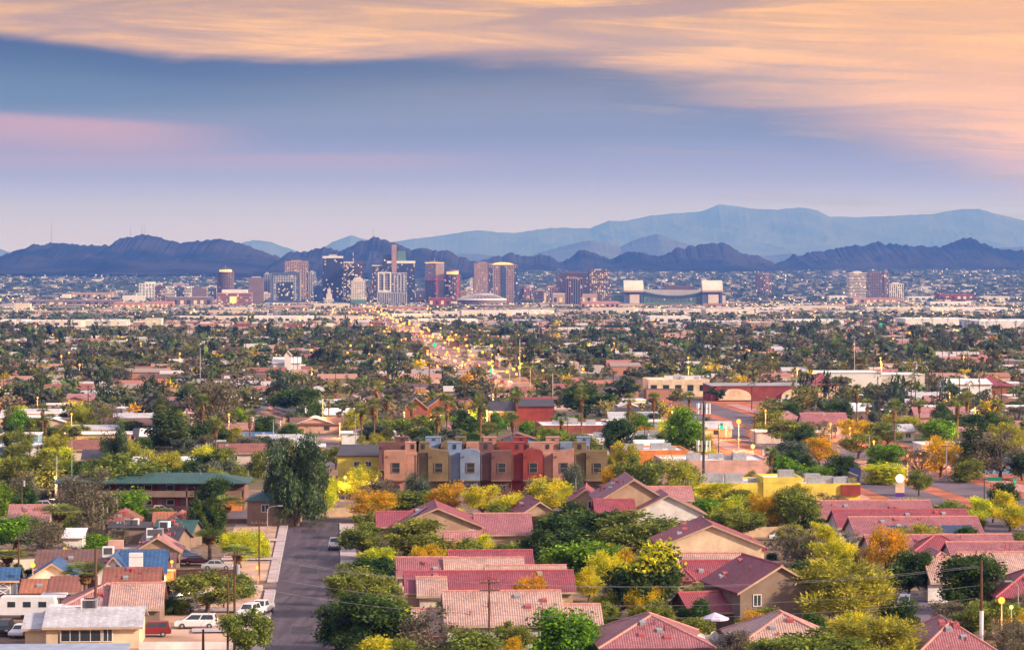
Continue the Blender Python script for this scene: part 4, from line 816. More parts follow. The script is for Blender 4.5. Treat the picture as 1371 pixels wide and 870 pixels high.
# stepped rows at the right, seen over their long roofs
for i, (a, b, yb, rm, lab, sol) in enumerate([(1092, 1254, 712, RO, 'long red roof farthest back of the stepped rows right of the olive tree', 0), (1120, 1304, 726, RT, 'long red roof second from the back in the stepped right rows', 0), (1143, 1319, 737, RO, 'long roof with a dark line of solar panels in the stepped right rows', 1), (1165, 1366, 765, RO, 'widest rose roof with a red hip bulge in the stepped right rows', 2)]):
    t = house(*TN, lab, a, b, yb, [(a+3, b-3, 0, 11, 2.7, 'gx', 2.3, bo, rm)]+([(1214, 1304, -2.5, 9, 2.7, 'hip', 2.6, bo, RT)] if sol == 2 else []), group=gp_, vents=8, lmname='the '+lab.split(' of ')[0].split(' in ')[0])
    if sol == 1:
        s = S(yb); h = (b-a)/2/s
        for q0, q1 in ((-.45, -.15), (-.02, .35), (.38, .85)): MB().add([(h*q0, .3, 2.98), (h*q1, .3, 2.98), (h*q1, 2.6, 3.93), (h*q0, 2.6, 3.93), (h*q0, .3, 2.9), (h*q1, .3, 2.9), (h*q1, 2.6, 3.85), (h*q0, 2.6, 3.85)], [(0, 1, 2, 3), (0, 4, 5, 1), (1, 5, 6, 2), (3, 2, 6, 7), (0, 3, 7, 4)]).build('solar_panel', K['solar'], t)
house(*TN, 'rose roof house with small side gable below the widest rose roof', 1240, 1400, 783, [(1284, 1400, 2, 12, 2.8, 'gx', 2.6, bo, RO), (1240, 1288, 0, 12, 2.6, 'hip', 2.0, cr, RO)], group=gp_, lmname='the rose roof house with side gable')
house(*TN, 'house with cream stucco garage front and pale tile roof at right', 1248, 1420, 806, [(1248, 1302, 0, 10, 3.0, 'gx', 2.6, cr, CT), (1300, 1420, 2, 11, 3.0, 'gx', 3.0, bo, CT)], group=gp_, door=(1262, 4.2, 2.4, K['white']), lmname='the cream garage front house')
house(*TN, 'red tile house cut off by the right edge below the pale tile roof', 1336, 1440, 828, [(1336, 1440, 0, 12, 2.9, 'hip', 2.8, tp, RT)], group=gp_, lmname='the red house at the right edge')
house(*TN, 'dark rose hip roof house in the bottom right corner by the wooden pole', 1226, 1340, 905, [(1232, 1334, 0, 14, 2.6, 'hip', 3.0, cr, RO)], group=gp_, vents=8, lmname='the bottom right hip house')
# solar panels of the house by the street
s = S(742); sp_ = bpy.data.objects['tile_roof_house']
for k in range(7):
    x = -2.9+k*.78-4.0+(.0); z = 4.66+2.9*(1-abs((-2.42+k*.78+ .0-4.7))/(118/2/s)) if False else 0
xm_ = ((527+645)/2-(507+712)/2)/s; hw_ = 118/2/s; sl_ = 2.9/hw_
for k in range(6):
    for j, yy in ((0, 1.0+k*1.0),):
        u0 = .30+.055*k; x0_ = xm_-hw_+hw_*2*.5*u0; x1_ = x0_+1.6
        zf = lambda x: 4.66+.20+(x-(xm_-hw_))*sl_
        MB().add([(x0_, yy, zf(x0_)), (x1_, yy, zf(x1_)), (x1_, yy+.95, zf(x1_)), (x0_, yy+.95, zf(x0_)), (x0_, yy, zf(x0_)-.08), (x1_, yy, zf(x1_)-.08), (x1_, yy+.95, zf(x1_)-.08), (x0_, yy+.95, zf(x0_)-.08)], [(0, 1, 2, 3), (0, 4, 5, 1), (1, 5, 6, 2), (2, 6, 7, 3), (3, 7, 4, 0)]).build('solar_panel', K['solar'], sp_)
# --- older houses at the left, back to front
RN = ('ranch_house', 'house'); gl_ = 'older houses left of the street'
ors, brs, rus, blu, grn, whs, sla = K['orange_shingle'], K['brown_shingle'], K['rust_shingle'], K['blue_shingle'], K['green_shingle'], K['white_shingle'], K['slate_shingle']
house(*RN, 'small pink tile roof below the sandy car lot at far left', 10, 64, 712, [(12, 63, 0, 9, 2.2, 'gx', 2.1, tn, PT)], group=gl_, lmname='the small pink tile roof')
house(*RN, 'rust brown roof behind the cactus group', 143, 188, 714, [(145, 185, 0, 8, 2.2, 'hip', 2.0, tn, rus)], group=gl_, ac=0)
house(*RN, 'orange brown hip house in front of the apartment car park', 217, 268, 722, [(219, 264, 0, 9, 2.5, 'hip', 2.2, K['salmon'], ors), (206, 232, 1, 8, 2.4, 'gx', 1.9, tn, ors)], group=gl_, lmname='the orange hip house')
house(*RN, 'narrow dark green roof house sloping away by the conifers', 203, 258, 733, [(205, 256, 0, 7, 2.6, 'gx', 1.7, tp, grn)], group=gl_, rot=-.22, lmname='the narrow green roof house')
house(*RN, 'low black flat roof house with rooftop coolers left of the green roof', 143, 200, 728, [(145, 198, 0, 11, 2.6, 'flat', .2, tp, sla)], group=gl_, ac=2, lmname='the black flat roof house')
house(*RN, 'dark brown gable shed below the narrow green roof', 188, 238, 744, [(190, 236, 0, 8, 2.5, 'gx', 1.7, tp, sla)], group=gl_, rot=-.25, ac=1)
house('storage_shed', 'shed', 'white metal shed with sloping roof under the fat palm', 84, 111, 738, [(85, 110, 0, 7, 2.3, 'shed', .9, wt, K['whiteroof'])], vents=0, lmname='the white metal shed')
house(*RN, 'pale pink gable roof right of the small green tree clump', 163, 240, 762, [(180, 239, 2, 9, 2.7, 'gy', 2.0, tn, PT), (163, 195, 1, 7, 2.5, 'flat', .2, tp, K['greyroof'])], group=gl_, ac=2, lmname='the pale pink gable house')
house(*RN, 'long brown shingle house with an orange lit end wall', 46, 232, 784, [(49, 214, 0, 11, 2.7, 'gx', 2.0, K['rust'], brs), (205, 231, -.6, 9, 2.6, 'gx', 1.7, K['orange'], brs)], group=gl_, chim=(151, 5.5, 2.2, 6.0, K['salmon']), vents=5, lmname='the long brown house')  # orange lamplight on the end wall is put into its stucco colour
house(*RN, 'bright blue roof house with a broad white chimney', 130, 218, 792, [(131, 172, 0, 10, 2.6, 'gy', 2.4, wt, blu), (160, 218, 3, 9, 2.5, 'gx', 2.6, wt, blu)], group=gl_, chim=(181.5, .2, 1.9, 5.4, K['whitepaint']), wins=[(158, 2.9, .5, .9)], ac=1, lmname='the blue roof house')
house(*RN, 'small white gable house with a dark blue roof under a lamp', 37, 101, 798, [(39, 100, 0, 9, 2.6, 'gy', 2.0, wt, blu)], group=gl_, wins=[(72, .8, 1.2, 1.0)], vents=0, lmname='the small blue roof house')
house(*RN, 'rust red low hip roof right of the skirted palm', 138, 213, 804, [(140, 211, 0, 8, 2.2, 'gx', 2.0, K['rust'], rus)], group=gl_, lmname='the rust low roof')
def shed_door(t):
    f = MB(); f.box(-1.0, 1.0, -.10, -.02, .1, 2.4); d = f.build('door', K['bluest'], t); x_ = MB()
    for q in ((-1.05, 1.05, 2.35, 2.5), (-1.05, 1.05, 0, .15), (-1.05, -.92, .15, 2.35), (.92, 1.05, .15, 2.35), (-.92, .92, 1.2, 1.32)): x_.box(q[0], q[1], -.16, -.10, q[2], q[3])
    for z0, z1 in ((.15, 1.2), (1.32, 2.35)):
        x_.tube([(-.9, -.13, z0), (.9, -.13, z1)], .06, 4); x_.tube([(-.9, -.13, z1), (.9, -.13, z0)], .06, 4)
    x_.build('cross_trim', K['whitepaint'], d)
shed_door(house('storage_shed', 'shed', 'bright blue shed with white crossed doors at the left edge', -14, 22, 799, [(-14, 22, 0, 4, 2.6, 'gx', 1.3, K['bluest'], blu)], vents=0, lmname='the blue shed'))
house(*RN, 'orange roofed open carport beside the blue shed', 28, 106, 813, [(30, 72, 0, 8, 2.1, 'gx', 1.3, None, ors), (68, 104, 0, 9, 2.2, 'gx', 1.5, K['taupe'], rus)], group=gl_, vents=1, lmname='the orange carport')
house(*RN, 'pink shingle hip house with two cream strips on its roof', 78, 216, 838, [(80, 196, 0, 12, 2.2, 'hip', 2.6, tp, PT), (150, 214, -1, 11, 2.5, 'gx', 2.4, tp, CT)], group=gl_, vents=5, lmname='the pink hip house at left')
house(*RN, 'white roofed cream house in the lower left with dark windows', 30, 190, 868, [(62, 186, 0, 11, 2.7, 'gx', 1.6, cr, whs), (32, 64, 2, 9, 2.3, 'gx', 1.2, cr, whs)], group=gl_, wins=[(94, .9, 2.1, 1.3), (121, .9, 2.4, 1.3), (144, .9, 1.0, 1.4)], chim=None, ac=2, vents=0, lmname='the white roof house')
house('flat_roof_building', 'building', 'ribbed blue grey metal roof cut by the bottom edge at left', -20, 164, 918, [(-20, 161, 0, 12, 2.6, 'shed', .4, tp, K['bluemetal'])], vents=0, lmname='the blue grey metal roof')
# --- apartments
def apartment():
    yb = 683; D = dist(yb); s = FPX/D; xc = 203; X = lambda p: (p-xc)/s
    t = thing('apartment_building', 'two storey brown apartment block with long dark green roof and orange lit stair', 'building', ((xc-CX)/s, D, gz(D)), 0); LM.append(('the green roofed apartments', 265, 655))
    H_ = 5.4; a, b = X(76), X(326)
    MB().box(a, b, 1.6, 11, -1, H_).build('wall', K['mauve'], t)
    rb = MB(); caps = roof_hip(rb, a, b, .2, 11.5, H_, 1.6, 1.1); rb.build('roof', grn, t)
    MB().box(a-.2, b+.2, .0, 1.6, 2.55, 2.8).build('walkway', K['taupe'], t); p_ = MB()
    p_.box(a, b, .0, .10, 2.8, 3.75); p_.build('railing', K['taupe'], t)
    for k, p in enumerate((92, 120, 150, 178, 206, 236, 300)):
        for z in (0, 2.8):
            MB().box(X(p)-.5, X(p)+.5, 1.53, 1.6, z+.05, z+2.1).build('door', K['redst'], t)
            if p not in (300,): f = MB().box(X(p-9)-.75, X(p-9)+.75, 1.5, 1.6, z+.9, z+2.0).build('window', K['trim'], t); MB().box(X(p-9)-.65, X(p-9)+.65, 1.47, 1.5, z+1.0, z+1.9).build('pane', K['glass'], f)
    for p in (80, 135, 192, 250, 325): MB().box(X(p)-.12, X(p)+.12, .0, .24, -.5, H_-.1).build('post', K['mauve'], t)
    MB().box(X(298), X(324), -.8, 1.5, -.5, 2.5).build('glow_tinted_stair_wall', K['orange'], t)  # orange lamp glow is painted into this wall and the staircase colour
    st_ = MB()
    for k in range(10): st_.box(X(287)+k*.28, X(287)+k*.28+.30, -1.3, -.3, k*.28, k*.28+.1)
    st_.tube([(X(287), -1.3, .9), (X(287)+2.8, -1.3, 3.7)], .06, 4); st_.tube([(X(287), -1.3, .1), (X(287)+2.8, -1.3, 2.8)], .1, 4); st_.build('staircase', K['orange'], t)
    MB().box(X(272), X(287), -2.5, -.4, -.5, 2.0).build('meter_room', K['peach'], t)
    for xx in (266, 330): MB().cyl(X(xx), 4, H_+1.0, H_+1.9, .05, 5).build('dish_post', K['metal'], t)
    foot((xc-CX)/s, D+6, (326-76)/s/2+2, 8)
    MB().box(X(150), X(262), -5.5, -5.3, -.5, 1.1).build('low_fence', K['mauve'], t)
apartment()
house('apartment_building', 'building', 'taupe block with a dark green roof left of the tall eucalyptus', 328, 400, 704, [(331, 398, 0, 12, 4.6, 'hip', 2.2, K['taupe'], grn)], vents=0, wins=[(355, 2.6, 1.2, 1.2)], lmname='the taupe block by the street end', grot=False)
# --- row of stucco townhouses
TW = [('pink', 'pinkst', 514, 544.5, 558.5, 'flat', 'pink stucco townhouse at the left end of the row'), ('olive', 'olive', 573, 600.5, 558.5, 'slant', 'olive townhouse with slanted top between the pink and blue townhouses'), ('blue', 'bluest', 616, 643, 600.5, 'arch', 'blue stucco townhouse with an arched top'),
      ('mauve', 'plum', 657.5, 685, 643, 'flat', 'dull plum townhouse between the blue and red townhouses'), ('red', 'redst', 700, 727, 685, 'arch', 'deep red townhouse with an arched top'), ('pink', 'pinkst', 740, 769, 727, 'slant', 'salmon pink townhouse with slanted top right of the red one'), ('olive', 'olive', 784.5, 813.5, 769, 'flat', 'olive townhouse at the right end of the row')]
def townhouse(label, mat, a, b, c, top, yb=664, grp='row of coloured townhouses'):
    D = dist(yb); s = FPX/D; xl, xr = min(a, c), max(b, c); xc = (xl+xr)/2; X = lambda p: (p-xc)/s; H_ = 9.3; wm = K[mat]; TT = 1.35 if yb > 660 else .7
    t = thing('townhouse', label, 'townhouse', ((xc-CX)/s, D, gz(D)), 0, grp); LM.append(('the '+label.split(' townhouse')[0]+' townhouse', xc, yb-30))
    e = .03
    MB().box(X(xl)+e, X(xr)-e, 2.0, 11, -1, H_-.5).build('wall', wm, t)
    n = 10; A, B = X(a)+e, X(b)-e; p = [(A, 3.1), (B, 3.1)]
    if top == 'flat': p += [(B, H_), (A, H_)]
    elif top == 'slant': p += [(B, H_+.3), (B-.3, H_+.45), (A, H_-.5)] if a > 700 else [(B, H_-.1), (A+.4, H_+.55), (A, H_+.45)]
    else: p += [(B, H_-.35)]+[((A+B)/2+(B-A)/2*math.cos(math.pi*k/n), H_-.35+.75*math.sin(math.pi*k/n)) for k in range(1, n)]+[(A, H_-.35)]
    MB().prism(p, 0, 2.1).build('front_bay', wm, t)
    MB().box(A+.05, B-.05, 1.2, 2.05, -1, 3.1).build('ground_floor', wm, t)
    q0, q1 = (X(xl), X(a)) if c <= a else (X(b), X(xr))
    MB().box(q0+e, q1-e, .9, 2.05, 3.1, H_-.7).build('recess_wall', wm, t)
    MB().box((q0-.3 if c <= a else q0-.5)+e, q1+.2-e, 4.0, 8.0, H_-.55, H_+TT).build('stair_tower', wm, t); MB().box((q0+q1)/2-.35, (q0+q1)/2+.35, 3.92, 4.0, H_+.15, H_+TT-.25).build('tower_opening', K['glass'], t)
    cb = MB(); cb.box((q0-.4 if c <= a else q0-.6)+e, q1+.3-e, 3.9, 8.1, H_+TT, H_+TT+.13)
    cb.build('coping', wm, t)
    for (z, hh, ww, yf) in ((4.9, 1.9, 1.5, 0), (.9, 1.2, 1.5, 1.2)):
        x = (A+B)/2+.1; fr = MB()
        for q in ((x-ww/2-.12, x+ww/2+.12, z-.12, z), (x-ww/2-.12, x+ww/2+.12, z+hh, z+hh+.12), (x-ww/2-.12, x-ww/2, z, z+hh), (x+ww/2, x+ww/2+.12, z, z+hh), (x-ww/2, x+ww/2, z+hh*.45, z+hh*.45+.08)): fr.box(q[0], q[1], yf-.13, yf-.004, q[2], q[3])
        f = fr.build('window', K['taupe'], t); MB().box(x-ww/2, x+ww/2, yf-.06, yf-.005, z, z+hh).build('pane', K['glass'], f)
    MB().box(A+.5, A+.8, -.2, -.003, H_-1.3, H_-1.1).build('scupper', K['darkwood'], t)
    MB().tube([(q0+.25 if c <= a else q1-.25, .82, 3.3), (q0+.25 if c <= a else q1-.25, .82, H_-.9)], .07, 6).build('downpipe', K['taupe'], t); MB().box(A-.02, B+.02, -.05, -.004, 3.1, 3.3).build('band', K['taupe'], t)
    foot((xc-CX)/s, D+5, (xr-xl)/s/2+1, 8)
for (_, mt, a, b, c, top, lab) in TW: townhouse(lab, mt, a, b, c, top)
for i, (mt, a, b, c, top, lab) in enumerate([('plum', 507, 530, 545, 'flat', 'dull plum townhouse of the rear row behind the pink end house'), ('bluest', 549, 572, 588, 'flat', 'blue townhouse of the rear row peeking over the olive one'), ('olive', 590, 612, 622, 'arch', 'tan arched townhouse top of the rear row behind the blue house'), ('pinkst', 624, 650, 663, 'flat', 'pale pink townhouse of the rear row behind the plum house'), ('redst', 665, 690, 706, 'flat', 'red townhouse of the rear row, its tower above the front row'), ('pinkst', 708, 734, 748, 'flat', 'pink townhouse of the rear row right of the rear red one'), ('bluest', 750, 776, 790, 'flat', 'small blue townhouse of the rear row behind the olive end house')]):
    townhouse(lab, mt, a, b, c, top, yb=649, grp='rear row of coloured townhouses')
# --- shops and halls of the middle ground
Y1, OR = K['yellow'], K['orange']
house('yellow_building', 'building', 'yellow walled block with black solar roof left of the townhouses', 450, 512, 646, [(452, 511, 0, 20, 6.0, 'shed', 1.2, Y1, K['slate_shingle'])], vents=0, wins=[(478, 3.6, 1.2, 1.0), (493, 3.6, 1.2, 1.0)], lmname='the yellow block', grot=False)
house('yellow_canopy', 'canopy', 'open yellow parking canopy below the yellow block', 448, 510, 668, [(450, 508, 0, 6, 2.8, 'flat', .2, None, Y1)], vents=0, grot=False)
box_building('shop_building', 'shop', 725, 822, 571, 594, K['brick'], K['whiteroof'], 26, 'white roofed brick store behind the rear townhouses', win=0, units=6)
box_building('shop_building', 'shop', 790, 838, 588, 612, K['white'], K['whiteroof'], 18, 'white block right behind the olive end townhouse', win=2, units=4)
box_building('shop_building', 'shop', 826, 922, 605, 624, OR, K['whiteroof'], 18, 'shop with an orange front and white flat roof', win=0, units=5)
box_building('shop_building', 'shop', 845, 930, 592, 606, K['white'], K['whiteroof'], 22, 'white flat roofed shop behind the orange front shop', win=3, units=7)
box_building('shop_building', 'shop', 888, 1030, 618, 640, K['salmon'], K['whiteroof'], 20, 'long salmon shop building with a white roof at the cell tower foot', win=0, units=5)
box_building('shop_building', 'shop', 905, 1072, 651, 672, Y1, K['whiteroof'], 16, 'long yellow shop with white roof behind the yellow bushes', win=0, units=6)
t = box_building('shop_building', 'shop', 1072, 1152, 655, 673, Y1, K['whiteroof'], 15, 'yellow corner shop with white roof and round white lamp globe', win=0, units=6)
s = S(673)
MB().box(6.0/s*6.4, 42/s, 2, 13, 4.0, 5.2).build('solar_canopy', K['solar'], t); MB().box(14/s, 40/s, -.5, -.1, 1.5, 3.6).build('red_awning', K['redst'], t)
box_building('sign_building', 'building', 1022, 1074, 641, 672, Y1, K['whiteroof'], 10, 'tall yellow wall block at the left end of the yellow shops', win=0, units=1)
def sign(label, x, yt, yb, w_, h_, faces, pole=K['metal'], name='shop_sign', globe=False):
    D = dist(yb); s = FPX/D; t = thing(name, label, 'sign', ((x-CX)/s, D, gz(D)), 0); H_ = (yb-yt)/s; LM.append((label, x, yt))
    MB().cyl(0, .15, -.5, H_-h_/s, .14, 8).build('pole', pole, t); z = H_
    for k, (m_, fr) in enumerate(faces):
        z2 = z-h_/s*fr; MB().box(-w_/s/2, w_/s/2, 0, .35, z2, z).build('panel', m_, t); z = z2
    if globe: MB().ball((0, .15, H_+.7), .85, 12, 8).build('globe', K['whiteglow'], t)
K['purple'] = pm('purple_panel', (.10, .04, .30), .6, .1, 1); K['signgreen'] = pm('street_sign_green', (.01, .22, .13), .5, .05, 1); K['navy'] = pm('navy_panel', (.03, .05, .14), .5, .1, 1)
sign('roadside sign with white globe above a cream and purple panel', 1205, 645, 676, 12, 20, [(K['cream'], .72), (K['purple'], .28)], globe=True)
sign('navy blue back of a billboard beside the mesquite trees', 1145, 626, 650, 15, 12, [(K['navy'], 1)])
sign('small white roadside board on two colours of red earth', 1028, 602, 613, 14, 7, [(K['whitepaint'], 1)])
sign('white signboard on a short post above the yellow corner shop', 1040, 635, 655, 8, 5, [(K['whitepaint'], 1)])
sign('white square sign between palms near the dark gabled hall', 592, 555, 568, 6, 4, [(K['whitepaint'], 1)])
K['maroon'] = pm('maroon_wall', (.26, .06, .06), .9, .2, .3)
def hall(name, label, x0, x1, yb, blocks, **kw):
    foot(((x0+x1)/2-CX)*dist(yb)/FPX, dist(yb)-34, (x1-x0)/2*dist(yb)/FPX-2, 34); return house(name, 'building', label, x0, x1, yb, blocks, lmname=label.split(' with ')[0] if not kw.get('lm') else kw['lm'], vents=0)
hall('brick_hall', 'red walled hall with a dark sloping roof amid palms', 684, 742, 572, [(690, 742, 0, 14, 6.5, 'shed', 2.2, K['redst'], sla), (655, 706, 2, 16, 5.0, 'gx', 2.6, K['brick'], sla)])
hall('gabled_hall', 'dark gabled hall with two white roof wedges among trees', 536, 612, 562, [(540, 572, 0, 16, 4.0, 'gy', 3.2, K['brick'], sla), (572, 612, 2, 14, 4.0, 'gy', 3.4, K['rust'], sla)])
hall('church', 'small white church with a stepped bell gable on the wooded plain', 358, 408, 502, [(366, 402, 0, 20, 6, 'gx', 2.5, K['tw_white'], K['whiteroof']), (381, 390, -2, 5, 10, 'gy', 2.0, K['tw_white'], K['whiteroof']), (358, 408, 3, 12, 4.5, 'flat', .3, K['tw_white'], K['whiteroof'])])
hall('maroon_hall', 'long maroon roofed hall with pale arched fronts', 950, 1096, 537, [(952, 1096, 0, 26, 5.8, 'flat', .3, K['maroon'], K['greyroof']), (1088, 1126, 4, 20, 6.0, 'hip', 4.0, K['cream'], RT)])
h_ = bpy.data.objects['maroon_hall']; s = S(537)
for c_ in (983, 1068):
    n = 12; xx = (c_-(950+1096)/2)/s; r_ = 22/s; MB().prism([(xx-r_, .5)]+[(xx+r_*math.cos(math.pi-math.pi*k/n), 1.8+2.9*math.sin(math.pi*k/n)) for k in range(n+1)]+[(xx+r_, .5)], -1.2, -.02).build('arched_front', K['cream'], h_)
hall('white_hall', 'long white hall with small windows behind the maroon hall', 1098, 1240, 525, [(1100, 1180, 0, 24, 8.0, 'flat', .3, K['tw_white'], K['whiteroof']), (1180, 1240, 2, 24, 7.0, 'flat', .3, K['tw_cream'], K['whiteroof'])])
hall('metal_hall', 'white metal shed hall with a square front at right', 1268, 1330, 537, [(1270, 1328, 0, 22, 6.5, 'gx', 1.6, K['whitepaint'], K['whiteroof'])])
ar = hall('red_vault_hall', 'hall with a low red vaulted roof behind the white metal hall', 1298, 1362, 528, [(1302, 1358, 0, 20, 3.4, 'hip', 4.0, K['rust'], K['red_tile']), (1320, 1400, 6, 18, 4.0, 'flat', .3, K['tw_cream'], K['whiteroof'])])
for i, (a, b, yt, yb, wl, lab) in enumerate([(868, 950, 509, 531, 'cream', 'cream lit hall with pale gables left of the maroon hall'), (706, 775, 486, 497, 'salmon', 'salmon long building among palms at centre'), (690, 730, 474, 482, 'white', 'white roofed low block above the salmon long building'), (520, 566, 487, 500, 'redst', 'red fronted low block near the lit avenue'), (566, 590, 484, 499, 'salmon', 'salmon low block beside the lit avenue')]):
    box_building('low_block', 'building', a, b, yt, yb, K[wl], K['whiteroof'], 22, lab, win=5, units=3)
# homes at mid right, peach walls and tile roofs
for i, (a, b, yb, wh, kd, ri, wm, rm, lab) in enumerate([(1040, 1075, 575, 3, 'hip', 2.4, 'salmon', 'pink_tile', 'pink hip roof house beside the boulevard'), (1075, 1136, 582, 3.4, 'gx', 2.6, 'cream', 'rose_tile', 'cream gable house with rose roof near the boulevard palms'), (1225, 1300, 570, 3, 'gx', 2.4, 'salmon', 'pink_tile', 'long pink tile house in front of the dark round tree'), (1312, 1352, 580, 3.4, 'hip', 2.4, 'salmon', 'rust_shingle', 'orange walled house right of the dark round tree'), (1255, 1320, 594, 2.8, 'gx', 1.4, 'bone', 'pink_tile', 'low pale roof right of the three boulevard palms'), (1195, 1225, 590, 2.8, 'gx', 1.6, 'white', 'white_shingle', 'small white roof between mesquite trees at right'), (1240, 1340, 549, 3, 'gx', 1.8, 'bone', 'pink_tile', 'long pinkish low roof in front of the white metal hall'),
     (80, 196, 616, 2.8, 'gx', 2.0, 'bone', 'rust_shingle', 'long orange brown roof in the left middle row'), (110, 205, 630, 2.8, 'gx', 1.8, 'bone', 'slate_shingle', 'dark roofed long house behind the big olive tree'), (0, 98, 612, 2.8, 'flat', .2, 'white', 'whiteroof', 'white flat roof at the left edge of the middle row'), (210, 300, 612, 2.8, 'gx', 1.2, 'dkgrey', 'white_shingle', 'white roof over a dark wall left of the yellow tree'), (293, 362, 622, 3.0, 'gx', 1.8, 'bone', 'rust_shingle', 'rust roof house with a small white porch gable'), (312, 366, 600, 2.8, 'gx', 1.2, 'sky', 'blue_shingle', 'blue low roof house behind the rust roof house'), (90, 165, 588, 2.8, 'gx', 1.0, 'white', 'white_shingle', 'white long roof left of the bushy green tree'), (0, 52, 596, 2.8, 'flat', .2, 'sky', 'whiteroof', 'white roof over a blue wall at the left edge'), (0, 24, 570, 3, 'gx', 1.6, 'white', 'white_shingle', 'small white gable at the left edge'), (230, 262, 574, 3, 'flat', .3, 'cream', 'whiteroof', 'cream low block among dark trees at left'), (312, 344, 578, 3, 'flat', .3, 'cream', 'whiteroof', 'cream flat block left of the purple avenue'),
     (184, 222, 532, 3.4, 'gx', 2.2, 'salmon', 'pink_tile', 'pink tile roof left among the dark trees'), (238, 268, 530, 3.4, 'flat', .3, 'salmon', 'pink_tile', 'salmon flat house right of the pink tile roof'), (195, 220, 490, 4, 'flat', .3, 'white', 'whiteroof', 'small white block deep in the trees at left'), (145, 190, 470, 4, 'flat', .3, 'white', 'whiteroof', 'white roofed block at the edge of the dirt field')]):
    house('bungalow', 'house', lab, a, b, yb, [(a+1, b-1, 0, 11, wh, kd, ri, K[wm], K[rm])], group='single storey homes in the middle distance', vents=1, lmname='the '+lab if len(lab.split()) < 7 else None, wins=[(a+(b-a)*.3, .9, 1.4, 1.2), (a+(b-a)*.7, .9, 1.4, 1.2)])
# ================================================================ trees
def unit(n): 
    v = rng.normal(size=(n, 3)); return v/np.linalg.norm(v, axis=1, keepdims=True)
def leafquads(P, size, asp=.6, droop=0.0, outward=None, jit=.6):
    n = len(P); a = unit(n)
    if outward is not None: a = a*.55+outward; a /= np.linalg.norm(a, axis=1, keepdims=True)
    if droop: a[:, 2] -= droop; a /= np.linalg.norm(a, axis=1, keepdims=True)
    b = np.cross(a, unit(n)); b /= np.linalg.norm(b, axis=1, keepdims=True)+1e-9
    s = (size*(1+jit*rng.uniform(-1, 1, n)))[:, None]
    q = np.stack([P-a*s-b*s*asp*.45, P-a*s*.1+b*s*asp, P+a*s+b*s*asp*.15, P+a*s*.1-b*s*asp], 1)
    return q.reshape(-1, 3).astype(np.float32)
def lobes(nl, z0, z1, rad, lr, flat=.75, cone=0.0):
    L = []
    for k in range(nl):
        a = rng.uniform(0, 2*math.pi); u = rng.uniform(0, 1); z = z0+(z1-z0)*u
        rr = rad*math.sqrt(rng.uniform(.05, 1))*(math.sqrt(max(.05, 1-(2*u-1)**2*.8)))*(1-cone*u)
        L.append((rr*math.cos(a), rr*math.sin(a), z, lr*rng.uniform(.7, 1.25)*(1-cone*u*.7)))
    return np.array(L)
def crown_pts(L, n, flat=.8, shell=.5):
    k = rng.choice(len(L), n, p=L[:, 3]**2/np.sum(L[:, 3]**2)); d = unit(n); r = L[k, 3]*(rng.uniform(0, 1, n)**(shell))
    r = np.where(rng.uniform(size=n) < .16, L[k, 3]*rng.uniform(1.0, 1.38, n), r); P = L[k, :3]+d*r[:, None]*np.array([1, 1, flat]); return P, d
def trunk_mesh(name, L, h0=.30, r0=.035, nb=5, mat=None, lean=0.0):
    b = MB(); bend = [(0, 0, -.04), (lean*.3+.01, .01, h0*.5), (lean, 0, h0)]
    b.tube(bend, [r0*1.25, r0, r0*.8], 7)
    for q in L[rng.choice(len(L), min(nb, len(L)), replace=False)]:
        m = (lean*.5+q[0]*.5, q[1]*.5, h0+(q[2]-h0)*.45); b.tube([(lean, 0, h0*.93), m, tuple(q[:3])], [r0*.6, r0*.42, r0*.15], 5)
    me = bpy.data.meshes.new(name); me.from_pydata(b.v, [], b.f); me.materials.append(mat or K['bark']); return me
TREES = {}                       # kind -> list of (trunk mesh, crown mesh(es)); height 1, crown width 1
def make_variant(kind, n, leaf, k=0):
    if kind == 'round': L = lobes(17, .26, .84, .36, .17); P, d = crown_pts(L, n, .85, .48); q = leafquads(P, leaf, .6, .1, d*.5); h0 = .20
    elif kind == 'wide': L = lobes(20, .30, .84, .41, .15); P, d = crown_pts(L, n, .75, .52); q = leafquads(P, leaf, .5, .15, d*.6); h0 = .22
    elif kind == 'airy': L = lobes(24, .24, .86, .40, .14); P, d = crown_pts(L, n, .95, .62); q = leafquads(P, leaf, .35, -.3, d*.9); h0 = .18
    elif kind == 'bush': L = lobes(11, .16, .70, .34, .23); P, d = crown_pts(L, n, .9, .45); q = leafquads(P, leaf, .6, 0, d*.5); h0 = .12
    elif kind == 'tall': L = lobes(22, .24, .90, .36, .16); P, d = crown_pts(L, n, 1.1, .5); q = leafquads(P, leaf, .34, .9, None); h0 = .22
    elif kind == 'cone': L = lobes(22, .10, .95, .40, .16, cone=.85); P, d = crown_pts(L, n, 1.2, .45); q = leafquads(P, leaf, .5, -.3, d*.6); h0 = .1
    elif kind == 'sparse': L = lobes(26, .22, .88, .42, .13); P, d = crown_pts(L, n, .9, .8); q = leafquads(P, leaf, .4, 0, d*.7); h0 = .18
    elif kind == 'weep': L = lobes(14, .36, .88, .34, .16); P, d = crown_pts(L, n, 1.5, .5); P[:, 2] -= .10*rng.uniform(0, 1, n)**2; q = leafquads(P, leaf, .28, 1.6, None); h0 = .3
    return L, q, h0
NEAR_N = dict(round=11000, wide=9500, airy=10500, bush=8500, tall=12000, cone=6500, sparse=4200, weep=8500)
NEAR_S = dict(round=.021, wide=.020, airy=.020, bush=.024, tall=.022, cone=.022, sparse=.021, weep=.022)
for kd in NEAR_N:
    TREES[kd] = []
    for k in range(3):
        L, q, h0 = make_variant(kd, NEAR_N[kd], NEAR_S[kd]); TREES[kd].append((trunk_mesh('trunk', L, h0, .030 if kd != 'bush' else .02, 8 if kd == 'sparse' else 6, lean=rng.uniform(-.06, .06)), q))
